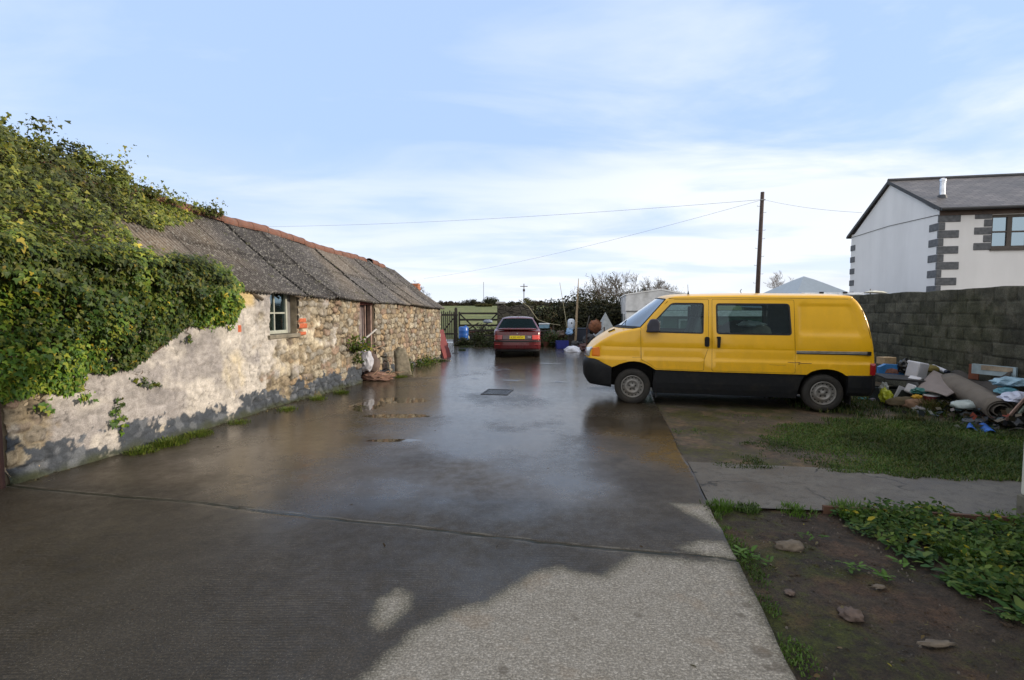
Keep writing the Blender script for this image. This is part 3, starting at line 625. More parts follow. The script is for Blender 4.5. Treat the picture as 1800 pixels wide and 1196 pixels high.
def ivy():
    r = np.random.default_rng(3)
    root = thing('ivy', 'thick green ivy hanging over the near end of the stone barn', 'ivy', (BO[0], BO[1], 0), BR)
    PL = [bl(x, y, .22) for x, y in [(-60, 720), (0, 706), (60, 698), (130, 692), (160, 690), (178, 655), (215, 655), (262, 640), (290, 612), (322, 592), (345, 574), (372, 578), (405, 572), (430, 566), (446, 545), (448, 530), (430, 512), (420, 500)]]
    PL = [(float(u), float(z)) for u, z in PL]; umax = PL[-1][0]; PL += [(umax - .15, 2.35), (-.4, 2.35)]
    P = []; Nn = []; sz = []
    def bulge(u, v): return .5 * sstep(.25, .75, fbm(u * 1.5, v * 1.8, 91, 4)) + .5 * sstep(.2, .8, fbm(u * 4.2, v * 4.2, 92, 3))
    n = 36000; u = r.uniform(-.35, umax + .1, n); z = r.uniform(.55, 2.35, n); ed = sdpoly(PL, u, z)
    k = (ed + (fbm(u * 7, z * 7, 93, 3) - .5) * .16 > 0); u, z, ed = u[k], z[k], ed[k]
    th = np.clip(.05 + np.clip(ed, 0, .5) * .8, .05, .42) * (.55 + .9 * bulge(u, z)); off = th * np.sqrt(r.random(len(u))) + .03
    P.append(np.stack([u, -off, z], -1)); Nn.append(np.stack([r.normal(0, .45, len(u)), -np.ones(len(u)), .35 + r.normal(0, .45, len(u))], -1))
    # over the roof slope: polygon in (u, t) with t running eave to ridge
    def rf(px, py, h=.12):                                   # sight line onto the raised roof slope
        a = bl(px, py, -HW_B); b = bl(px, py, .2); best = None
        for k in range(200):
            f = k / 199; off = .2 - f * (HW_B + .2); uu, zz = bl(px, py, off); t = (-off + OVH) / (HW_B + OVH)
            hz = float(eave(uu)) - .08 + (float(ridge(uu)) - float(eave(uu))) * t + h
            if zz <= hz: return uu, t
        return bl(px, py, -HW_B)[0], 1.0
    PR = [rf(*p) for p in [(415, 505), (390, 488), (360, 470), (335, 474), (312, 492), (272, 462), (232, 432), (192, 402), (172, 384), (200, 377), (235, 388), (272, 398), (300, 390)]] + [(4.25, .93), (4.5, .97), (4.65, 1.10), (-.6, 1.12), (-.6, 0)]
    n = 40000; u = r.uniform(-.5, 5.8, n); t = r.uniform(0, 1.10, n); ed = sdpoly(PR, u, t * 2.1 / 1.0 * 0 + t)
    ed = sdpoly([(a, b * 2.1) for a, b in PR], u, t * 2.1); k = (ed + (fbm(u * 6, t * 12, 94, 3) - .5) * .22 > 0); u, t, ed = u[k], t[k], ed[k]
    big = .84 * sstep(3.2, 2.2, u)                                                # the mass is deepest at the near end
    th = np.clip(.06 + np.clip(ed, 0, .6) * .55, .05, .34) * (.4 + bulge(u, t * 2)) * (.20 + 1.05 * big) + sstep(.8, 1.0, t) * .16 * big
    off = th * np.sqrt(r.random(len(u))) * 1.15 + .02
    y = -OVH + (HW_B + OVH) * t; z = eave(u) - .05 + (ridge(u) - eave(u)) * np.minimum(t, 1.0)
    P.append(np.stack([u, y - off * .55, z + off * .85], -1)); Nn.append(np.stack([r.normal(0, .5, len(u)), -.75 + r.normal(0, .45, len(u)), .65 + r.normal(0, .45, len(u))], -1))
    # the lip over the eave, swelling out
    n = 15000; u = r.uniform(-.4, umax + .12, n); a = r.uniform(-.4, 1.7, n); rad = .33 * (.4 + bulge(u, a)) * np.clip((umax + .15 - u) * 2, .2, 1); rr = rad * np.sqrt(r.random(n)) + .02
    hole = fbm(u * 4, a * 3, 95) > .36; u, a, rr = u[hole], a[hole], rr[hole]
    P.append(np.stack([u, -OVH - rr * np.cos(a), eave(u) - .05 + rr * np.sin(a)], -1)); Nn.append(np.stack([r.normal(0, .4, len(u)), -np.cos(a) - .2, np.sin(a) + .3 + r.normal(0, .3, len(u))], -1))
    # sprigs standing off the outline along the ridge, and trails down the wall
    for q in range(90):
        u0 = r.uniform(.6, 4.6); h = r.uniform(.08, .30) * (1 if r.random() > .1 else 1.7) * (1.15 if u0 < 3 else .6); m = int(16 + h * 90); f = r.random(m); z0 = float(ridge(u0)) + .12 * float(sstep(3.2, 2.2, u0)) - .05
        lean = r.normal(0, .3); sp = .035 + .07 * f; P.append(np.stack([u0 + lean * f * h + r.normal(0, 1, m) * sp, HW_B - .05 + r.normal(0, 1, m) * sp - .25 * r.random(), z0 + h * f + r.normal(0, .02, m)], -1)); Nn.append(r.normal(0, 1, (m, 3)) + [0, -.6, .5])
    tr = []
    for (px, py, ln) in ((204, 700, .28), (198, 735, .10), (250, 665, .12), (150, 690, .10), (330, 590, .1), (70, 705, .12), (400, 572, .1), (215, 750, .1), (235, 662, .1), (270, 672, .05)):
        u0, z0 = bl(px, py, .06); m = int(ln * 110) + 6; f = r.random(m); P.append(np.stack([u0 + .06 * np.sin(f * 9) * f + r.normal(0, .03, m), -.07 - r.random(m) * .05, z0 - ln * f], -1)); Nn.append(np.stack([r.normal(0, .4, m), -np.ones(m), r.normal(0, .4, m)], -1))
        tr.append([(u0 + .06 * math.sin(f * 9) * f, -.06, z0 - ln * f + .1) for f in np.linspace(0, 1, 8)])
    P = np.concatenate(P); Nn = np.concatenate(Nn); n = len(P)
    pit = fbm(P[:, 0] * 5.5 + 3, P[:, 2] * 5.5 + P[:, 1] * 3, 98, 3); dep = r.random(n); kp = (pit > .36 + .10 * dep) | (dep < .35); P, Nn = P[kp], Nn[kp]; n = len(P)
    size = r.uniform(.025, .062, n) * np.where(r.random(n) < .12, 1.35, 1)
    N1 = fbm(P[:, 0] * 1.6, P[:, 2] * 1.6 + P[:, 1], 96, 4); col = tones(n, [(.045, .095, .012), (.075, .135, .014), (.115, .17, .018), (.165, .19, .022), (.05, .10, .02)], .3, 5, .016, (.42, .32, .03), r)
    col *= (.55 + .95 * sstep(.35, .65, N1))[:, None]; up = sstep(1.6, 2.8, P[:, 2])[:, None]; col = col * (1 - up * .5) + (col.mean(1, keepdims=True) * np.array([1.45, 1.25, .28])) * up * .5
    Dn = np.stack([r.normal(0, .5, n), r.normal(-.2, .3, n), -np.ones(n)], -1); Dn[r.random(n) < .18] *= [1, 1, -1]
    leaves('foliage', P, Nn, Dn, size, col, LEAF_IVY, M_IVY, root)
    st = MB()
    for q in tr: st.tube(q, .004, 4)
    for q in range(46):
        u0 = r.uniform(0, umax - .2); z0 = r.uniform(1.0, 1.5); p = [(u0, -.05, z0)]
        for k in range(9): p.append((p[-1][0] + r.normal(.02, .06), -.05 - r.random() * .10, p[-1][2] + r.uniform(.05, .16)))
        zb = [x for x in p if x[2] < 2.2 and float(sdpoly(PL, np.array(x[0]), np.array(x[2]))) > -.04]
        if len(zb) > 2: st.tube(zb, [.012 - .001 * k for k in range(len(zb))], 5)
    st.build('stem', plain('ivy_stem', (.10, .07, .045), .9), root)
ivy()
def clump(name, label, cat, c, n, spread, size, pal, tpl=LEAF_OVAL, mat=None, up=.6, seed=1, group=None, yellow=.02, ground=True, stems=True):
    r = np.random.default_rng(seed); root = thing(name, label, cat, c, 0, group)
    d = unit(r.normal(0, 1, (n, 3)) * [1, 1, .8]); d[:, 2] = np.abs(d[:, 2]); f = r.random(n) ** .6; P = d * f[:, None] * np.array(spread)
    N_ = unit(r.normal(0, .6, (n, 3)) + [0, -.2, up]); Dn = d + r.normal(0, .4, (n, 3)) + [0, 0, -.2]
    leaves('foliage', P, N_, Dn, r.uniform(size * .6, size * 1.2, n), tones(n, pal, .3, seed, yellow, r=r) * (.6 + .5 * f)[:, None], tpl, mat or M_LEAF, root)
    if stems:
        m = MB()
        for k in range(7):
            q = P[r.integers(0, n)]; m.tube([(q[0] * .1, q[1] * .1, 0), (q[0] * .6, q[1] * .6, q[2] * .6), tuple(q)], [.006, .004, .002], 4)
        m.build('stem', plain('green_stem', (.06, .07, .03), .7), root)
    return root
GRN = [(.045, .09, .015), (.07, .13, .02), (.10, .15, .025), (.05, .10, .02)]
def grassy(c, seed, label, n=70, rad=.12, h=.12, group='grass tufts along the foot of the barn', pal=((.10, .14, .02), (.07, .11, .015), (.13, .15, .03)), name='grass_tuft', cat='grass tuft', curl=.6):
    r = np.random.default_rng(seed); V = []; F = []; colr = []; b = 0
    for i in range(n):
        a = r.uniform(0, 6.28); q = r.random() ** .7 * rad; x, y = q * math.cos(a), q * math.sin(a); hh = h * r.uniform(.5, 1.2); w = .004 + hh * .012; la = a + r.normal(0, .6); ln = hh * curl * r.uniform(.3, 1.2)
        sx, sy = -math.sin(la) * w, math.cos(la) * w; c1 = np.array(pal[r.integers(len(pal))]) * r.uniform(.7, 1.3)
        for k, (f, ww) in enumerate(((0, 1), (.55, .8), (1, .05))):
            dx = ln * f * f; V += [(x + math.cos(la) * dx - sx * ww, y + math.sin(la) * dx - sy * ww, hh * (f - .3 * f * f * curl)), (x + math.cos(la) * dx + sx * ww, y + math.sin(la) * dx + sy * ww, hh * (f - .3 * f * f * curl))]; colr += [c1] * 2
        F += [(b, b + 1, b + 3, b + 2), (b + 2, b + 3, b + 5, b + 4)]; b += 6
    o = npmesh(name, np.array(V), np.array(F), M_GRASS, col=np.array(colr)); o.location = c; return tag(o, label, cat, group)
for i, (px, py, h, lb) in enumerate([(250, 795, .07, 'low mossy grass tuft under the ivy end of the barn wall'), (300, 782, .10, 'biggest mossy grass tuft against the blue painted foot of the barn wall'), (345, 766, .07, 'small mossy tuft at the wall foot left of the barn window'),
                                     (420, 745, .06, 'thin grass tuft at the wall foot below the barn window'), (505, 722, .07, 'grass tuft at the wall foot right of the barn window'), (560, 703, .09, 'grass tuft at the wall foot halfway to the barn door'),
                                     (705, 664, .07, 'grass tuft growing in front of the leaning stone'), (600, 692, .08, 'grass tuft at the wall foot just before the barn door')]):
    x, y, _ = gr(px, py); n0 = 500 if i < 3 else 220
    for _k in range(1): grassy((x, y, 0), 40 + i, lb, n0, .20 if i < 3 else .16, h)
FERN = [(.05, .10, .015), (.09, .14, .025), (.13, .15, .03)]
x, y, _ = wb(6.55, -.12, 0)
clump('wall_fern', 'bushy green fern growing out of the wall left of the barn door', 'fern', (x, y, .78), 420, (.38, .24, .34), .085, FERN, seed=3, yellow=.08)
x, y, _ = wb(6.62, -.10, 0); clump('bramble', 'green bramble hanging below the fern beside the barn door', 'bramble', (x, y, .52), 130, (.20, .12, .2), .06, FERN, seed=4)
for i, (u, w, h, lb) in enumerate([(9.35, .16, .42, 'narrow green weed against the barn wall right of the leaning stone'), (10.35, .30, .34, 'broad green weed clump at the barn wall foot'), (11.1, .26, .30, 'yellow green weed clump near the far corner of the barn')]):
    x, y, _ = wb(u, -.16, 0); clump('weed_clump', lb, 'weed', (x, y, 0), 300, (w * 1.2, w * .8, h), .07, FERN, seed=8 + i, group='weeds along the foot of the barn', yellow=.03)
# ================================================================== GRASS ON THE VERGE (uncountable)
def blades(name, label, n, region, dens, h, pal, seed, z=0.0):
    r = np.random.default_rng(seed); x0, x1, y0, y1 = region; x = r.uniform(x0, x1, n); y = r.uniform(y0, y1, n); d = dens(x, y); k = r.random(n) < d; x, y, d = x[k], y[k], d[k]; n = len(x)
    a = r.uniform(0, 6.28, n); hh = h(x, y) * r.uniform(.5, 1.3, n); w = .0035 + .00025 * y + hh * .01; ln = hh * r.uniform(.2, .9, n)
    c, s_ = np.cos(a), np.sin(a); V = []
    for f, ww in ((0, 1.), (.55, .8), (1, .1)):
        for sg in (-1, 1): V.append(np.stack([x + c * ln * f * f - s_ * w * ww * sg, y + s_ * ln * f * f + c * w * ww * sg, z + hh * (f - .25 * f * f)], -1))
    V = np.stack(V, 1).reshape(-1, 3); b = np.arange(n) * 6; F = np.concatenate([np.stack([b, b + 1, b + 3, b + 2], -1), np.stack([b + 2, b + 3, b + 5, b + 4], -1)])
    pal = np.array(pal); col = pal[r.integers(0, len(pal), n)] * r.uniform(.7, 1.3, (n, 1)); t_ = sstep(.35, .65, fbm(x * 1.3, y * 1.3, seed, 4))[:, None]; col = col * (.7 + .6 * t_)
    return tag(npmesh(name, V, F, M_GRASS, col=np.repeat(col, 6, 0)), label, 'grass', None, 'stuff')
def dverge(x, y):
    n0 = fbm(x * 3, y * 3, 57)
    e = x - (.88 + .1912 * y); pth_ = y - (5.30 - (x - 1.9) * .18); k = (e > .03) & (pth_ > .04 + .3 * (n0 - .5)) & (x < 6.35 + .19 * y)
    van = sstep(8.35, 8.0, y + (x - 2.1) * .22); n_ = fbm(x * 1.6, y * 1.6, 55, 5); lush = sstep(.7, 2.6, e + (n_ - .5) * 2.4)
    return np.where(k, van * np.clip(lush * .9 * sstep(.40, .58, n_ + .16 * lush) + .30 * sstep(.53, .62, n_), 0, 1), 0) * 1.0
blades('grass', 'short green grass growing between the path and the rubbish', 190000, (1.8, 8.2, 4.6, 9.0), dverge, lambda x, y: .028 + .045 * sstep(3.6, 5.8, x), [(.05, .085, .016), (.075, .10, .02), (.035, .07, .018), (.11, .12, .04), (.06, .12, .022)], 5)
blades('rough_grass', 'longer grass and weeds growing among the rubbish by the wall', 24000, (4.8, 8.4, 6.6, 10.5), lambda x, y: (x < 6.3 + .19 * y) * sstep(6.9, 7.4, y) * .6 * sstep(.4, .6, fbm(x * 2, y * 2, 7)), lambda x, y: .10 + 0 * x, [(.04, .07, .016), (.09, .085, .03), (.03, .055, .015)], 6)
def dedge(x, y):
    e = x - (.88 + .1912 * y); n_ = fbm(x * 5, y * 5, 65, 3); n2 = fbm(x * .9, y * .9, 66)
    a = sstep(.13, .02, np.abs(e - .05)) * sstep(.42, .6, n_ + .0) * .9
    p = np.abs(y - (4.20 - (x - 1.66) * .115)); b_ = sstep(.16, .03, p) * sstep(.48, .62, n_) * (e > 0) * (y < 4.25)
    c_ = sstep(.60, .72, n2 + (n_ - .5) * .5) * .30 * (e > .05) * (y < 4.1)
    return np.clip(a * (y < 4.3) + b_ + c_, 0, 1)
blades('edging_grass', 'thin grass sprouting along the edge of the slab and over the soil bed', 90000, (1.2, 4.8, 1.2, 4.4), dedge, lambda x, y: .022 + .03 * sstep(3.6, 4.2, y), [(.06, .11, .02), (.09, .14, .03), (.05, .09, .015)], 8, -.01)
# weeds on the soil bed
def rosette(c, seed, label, n=16, ln=.16, pal=GRN, w=.30, group='broad leaved weeds on the soil bed'):
    r = np.random.default_rng(seed); V = []; F = []; cl = []
    for i in range(n):
        a = r.uniform(0, 6.28); L_ = ln * r.uniform(.55, 1.2); el = r.uniform(.15, 1.0); c_ = np.array(pal[r.integers(len(pal))]) * r.uniform(.7, 1.25); b = len(V); K = 7; ox, oy = r.normal(0, .03, 2)
        for k in range(K):
            f = k / (K - 1); x = L_ * f * math.cos(el * (1 - .5 * f)); z = L_ * math.sin(el) * (f - .55 * f * f) + .008; wd = w * L_ * math.sin(math.pi * (f * .85 + .12)) ** .8 * (1 + .35 * math.sin(k * 3.1)) * .5 + .002
            for sg in (-1, 0, 1): V.append((ox + x * math.cos(a) - wd * sg * math.sin(a), oy + x * math.sin(a) + wd * sg * math.cos(a), z + (abs(sg) * .12 * wd * (1 if r.random() > .3 else -1)))); cl.append(c_ * (1.25 if sg == 0 else 1))
        for k in range(K - 1):
            for j in (0, 1): q = b + k * 3 + j; F.append((q, q + 3, q + 4, q + 1))
    o = npmesh('broadleaf_weed', np.array(V), np.array(F), M_LEAF, smooth=True, col=np.array(cl)); o.location = c; return tag(o, label, 'weed', group)
wd = [(1500, 912, .13), (1545, 918, .16), (1590, 912, .19), (1635, 922, .21), (1610, 945, .17), (1660, 950, .20), (1700, 935, .19), (1740, 960, .18), (1580, 965, .15), (1625, 985, .14), (1690, 985, .18), (1740, 1000, .17), (1780, 975, .17), (1680, 1015, .17), (1725, 1040, .20), (1770, 1035, .20), (1790, 1085, .17), (1750, 930, .14), (1785, 940, .12), (1520, 935, .10), (1650, 905, .14), (1705, 965, .15), (1765, 1010, .15)]
WV, WF, WC = [], [], []; wb0 = 0
for i, (px, py, l_) in enumerate(wd + [(x + rnd.uniform(-25, 25), y + rnd.uniform(-14, 14), l * .6) for x, y, l in wd] + [(x + rnd.uniform(-30, 30), y + rnd.uniform(-16, 16), l * .45) for x, y, l in wd]):
    o = rosette(gr(px, py), 100 + i, 'x', 18, l_ * .68, [(.03, .075, .018), (.05, .10, .022), (.04, .085, .03), (.09, .13, .03)], (.42, .3, .22)[i % 3]); me = o.data; vv = np.empty(len(me.vertices) * 3, np.float32); me.vertices.foreach_get('co', vv); vv = vv.reshape(-1, 3) + np.array(o.location)
    ff = np.empty(len(me.loops), np.int32); me.loops.foreach_get('vertex_index', ff); cc = np.empty(len(me.vertices) * 4, np.float32); me.attributes['Col'].data.foreach_get('color', cc); WV.append(vv); WF.append(ff.reshape(-1, 4) + wb0); WC.append(cc.reshape(-1, 4)[:, :3]); wb0 += len(vv); bpy.data.objects.remove(o)
rw_ = np.random.default_rng(77); nW = 9000; wx = rw_.uniform(2.3, 4.6, nW); wy = rw_.uniform(2.6, 4.1, nW); wpoly = [gr(*p)[:2] for p in [(1470, 905), (1540, 893), (1640, 898), (1700, 918), (1830, 930), (1830, 1110), (1775, 1075), (1700, 1040), (1640, 985), (1570, 960)]]
kW = sdpoly(wpoly, wx, wy) + (fbm(wx * 6, wy * 6, 78) - .5) * .35 > 0; wx, wy = wx[kW], wy[kW]; nW = len(wx); wz = rw_.random(nW) ** 1.3 * .13 * (.3 + fbm(wx * 3, wy * 3, 79)); 
fo = leaves('tmpw', np.stack([wx, wy, wz], -1), rw_.normal(0, .5, (nW, 3)) + [0, -.1, .9], rw_.normal(0, 1, (nW, 3)) * [1, 1, .3], rw_.uniform(.025, .065, nW), tones(nW, [(.03, .07, .016), (.05, .095, .02), (.07, .12, .025), (.10, .14, .03)], .35, 80, .03, r=rw_), LEAF_OVAL, M_LEAF)
me = fo.data; vv = np.empty(len(me.vertices) * 3, np.float32); me.vertices.foreach_get('co', vv); ff = np.empty(len(me.loops), np.int32); me.loops.foreach_get('vertex_index', ff); cc = np.empty(len(me.vertices) * 4, np.float32); me.attributes['Col'].data.foreach_get('color', cc)
ff = ff.reshape(-1, 3); ff = np.concatenate([ff, ff[:, :1]], 1); fo.name = 'leafy_weeds'; tag(fo, 'low leafy ground weeds filling the patch between path and white corner', 'weeds', None, 'stuff')
tag(npmesh('broadleaf_weeds', np.concatenate(WV), np.concatenate(WF), M_LEAF, smooth=True, col=np.concatenate(WC)), 'dense patch of broad green weeds between the path and the white corner', 'weeds', None, 'stuff')
for i, (px, py, l_, lb) in enumerate([(1500, 1000, .07, 'small bright weed alone on the soil near the slab edge'), (1310, 975, .07, 'small weed beside the slab corner'), (1420, 945, .06, 'small weed behind the pale stone on the soil'), (1560, 1020, .07, 'small weed in the middle of the soil bed'), (1690, 1040, .07, 'small weed in front of the broad leaved patch'), (1340, 985, .05, 'tiny weed right of the slab corner'), (1590, 995, .06, 'tiny weed just in front of the leafy patch')]):
    rosette(gr(px, py), 140 + i, lb, 12, l_, [(.08, .14, .03), (.06, .12, .02)], .3, None)
for i, (px, py, n_, rd, h_, lb) in enumerate([(1500, 905, 300, .16, .10, 'bright grass tuft at the left end of the leafy patch'), (1700, 985, 260, .14, .13, 'bright grass tuft in the middle of the leafy patch'), (1400, 900, 160, .15, .05, 'short grass tuft on the path edge'), (1268, 893, 260, .12, .06, 'grass tuft at the corner of slab and path'), (1640, 725, 500, .20, .26, 'tall dry grass tuft in front of the carpet roll'), (1600, 740, 260, .2, .10, 'green grass tuft in front of the rubbish heap')]):
    grassy(gr(px, py), 180 + i, lb, n_, rd, h_, None, [(.09, .16, .03), (.07, .13, .02)] if i < 4 else [(.09, .085, .03), (.05, .07, .02), (.14, .12, .06)])
# stones and bits on the soil
M_ROCK = plain('pale_rock', (.15, .12, .09), .9, var=.35, scale=14, bump=.7)
M_ROCK2 = plain('pinkish_rock', (.12, .085, .068), .9, var=.4, scale=18, bump=.7)
for i, (px, py, s_, lb, mt) in enumerate([(1390, 957, (.10, .055, .045), 'flat pale stone half sunk in the soil bed', M_ROCK), (1497, 1077, (.06, .06, .03), 'round pink gravelly stone in the soil bed', M_ROCK2), (1545, 1030, (.04, .02, .012), 'thin white stone chip beside the moss', M_ROCK), (1645, 1130, (.09, .025, .012), 'long pale sliver of stone at the front of the soil bed', M_ROCK), (1388, 1040, (.03, .03, .012), 'brown stone near the slab edge', M_ROCK2)]):
    tag(crumple('stone', (*gr(px, py)[:2], -.45 * s_[2]), s_, mt, 20 + i, .5, 3.2), lb, 'stone')
def chips():
    r = np.random.default_rng(9); m = MB()
    for k in range(520):
        if k < 420: x = r.uniform(1.3, 4.5); y = r.uniform(1.4, 4.1)
        else: x = r.uniform(2.2, 4.5); y = r.uniform(5.6, 7.6)
        if x < .95 + .19 * y: continue
        s_ = r.uniform(.002, .007); M = Matrix.Translation((x, y, .0)) @ Matrix.Rotation(r.uniform(0, 6), 4, 'Z') @ Matrix.Rotation(r.uniform(-.5, .5), 4, 'X'); m.box(-s_, s_, -s_ * .7, s_ * .6, -.006, s_ * .7, M, taper=s_ * .3)
    tag(m.build('grit', plain('grit', (.12, .10, .08), .9, var=.6, scale=3)), 'small stone chips strewn over the soil', 'grit', None, 'stuff')
chips()
M_YL = plain('fallen_yellow_leaf', (.45, .36, .05), .6)
for px, py, lb in ((32, 874, 'yellow fallen leaf on the wet slab near the barn corner'), (235, 1063, 'small yellow green fallen leaf on the near slab')):
    m = MB(); m.add([(0, 0, .004), (-.012, .015, .008), (0, .035, .004), (.014, .016, .010)], [(0, 1, 2, 3)]); o = m.build('fallen_leaf', M_YL); o.location = gr(px, py); tag(o, lb, 'leaf')
# ================================================================== DRAIN COVER
dc = [gr(847, 694), gr(855, 686), gr(903, 687), gr(893, 696)]; cx = sum(p[0] for p in dc) / 4; cy = sum(p[1] for p in dc) / 4
drain = thing('drain_cover', 'rectangular dark iron drain cover set in the yard slab', 'drain cover', (cx, cy, .010), -R(10.8))
m = MB().box(-.27, .27, -.33, -.29, -.02, .012).box(-.27, .27, .29, .33, -.02, .012).box(-.27, -.23, -.29, .29, -.02, .012).box(.23, .27, -.29, .29, -.02, .012); m.build('frame', plain('rusty_iron_frame', (.025, .02, .018), .5, metal=.3), drain)
m = MB().box(-.228, .228, -.288, .288, -.02, .004)
for i in range(9):
    for j in range(11): m.box(-.21 + i * .048, -.185 + i * .048, -.27 + j * .05, -.245 + j * .05, .004, .009)
m.build('lid', plain('wet_iron_lid', (.035, .036, .038), .3, metal=.4, bump=.3), drain)
# ================================================================== BLOCK WALL on the right
def blockwall():
    L_ = 21.; H_ = 2.05; Y0 = 3.0
    root = thing('block_wall', 'dark mossy concrete block wall along the right side of the yard', 'wall', (6.40 + .19 * Y0, Y0, 0), math.atan2(1, .19))
    us = np.concatenate([np.arange(0, 10, .022), np.arange(10, L_, .05)]); zs = np.arange(-.05, H_ + .001, .021); U, Z = np.meshgrid(us, zs, indexing='ij')
    ch, cw = .229, .45; row = np.floor(Z / ch); u2 = U + (row % 2) * cw / 2 + (fbm(row * 3.3, row * 0, 3) - .5) * .15; uw = u2 + (fbm(U * 2, Z * 2, 4) - .5) * .03
    zw = Z + (fbm(U * 1.2, Z * 1.5, 6) - .5) * .03; row = np.floor(zw / ch); cell = np.floor(uw / cw)
    fu = np.minimum(uw / cw - cell, 1 - (uw / cw - cell)) * cw; fz = np.minimum(zw / ch - row, 1 - (zw / ch - row)) * ch
    e = np.minimum(fu, fz); jt = sstep(.016, .003, e - (fbm(U * 7, Z * 7, 33) - .45) * .022)
    h = ((cell * 37.7 + row * 91.3) * 12.9898); h = np.abs(np.sin(h) * 43758.5453) % 1
    N1 = fbm(U * .7, Z * 1.3, 11, 5); N2 = fbm(U * 6, Z * 6, 12, 5); N3 = fbm(U * 20, Z * 20, 13, 3)
    d = (1 - jt) * .012 + (h - .5) * .008 + (N2 - .5) * .015 + (N3 - .5) * .008
    C = lambda *c: np.array(c, float)
    col = C(.066, .064, .047) * (.74 + .6 * h)[..., None]; k = sstep(.45, .62, N1)[..., None]; col = col * (1 - k * .6) + C(.062, .064, .034) * k * .6
    col = col * (.55 + .9 * N2)[..., None] * (.7 + .6 * N3)[..., None]; col = col * (1 - jt[..., None] * .40)
    k = sstep(.56, .66, N2)[..., None] * .35; col = col * (1 - k) + C(.13, .12, .09) * k
    ztop = Z + np.where(Z > H_ - .03, (fbm(U * 1.5, U * 0, 15) - .5) * .05, 0)
    V = np.stack([U, d, ztop], -1)
    V = V.reshape(-1, 3); F = gridfaces(len(us), len(zs)); a, b = len(us), len(zs)
    # the far face and the top
    back = V.copy(); back[:, 1] = -.215; nV = len(V); top_i = np.arange(a - 1) * b + b - 1
    Ft = np.stack([top_i, top_i + b, nV + top_i + b, nV + top_i], -1); e0 = np.arange(b - 1); Fe = np.stack([e0, e0 + 1, nV + e0 + 1, nV + e0], -1)
    bl_ = [nV + 0, nV + b - 1, nV + (a - 1) * b + b - 1, nV + (a - 1) * b]
    F = np.concatenate([F, Ft, Fe, nV + gridfaces(a, b)[:, ::-1]])
    t = NT('mossy_block'); c = t.attr('Col', True); n = t.noise(45, 5, .7); c = t.mix(1, c, t.ramp(n, [(.25, .5), (.75, 1.45)]), 'MULTIPLY')
    t.set(col=c, rough=.92, nor=t.bump(n, .7, .01), spec=.2)
    npmesh('blockwork', np.concatenate([V, back]), F, t.m, root, smooth=True, col=np.concatenate([col.reshape(-1, 3)] * 2))
blockwall()
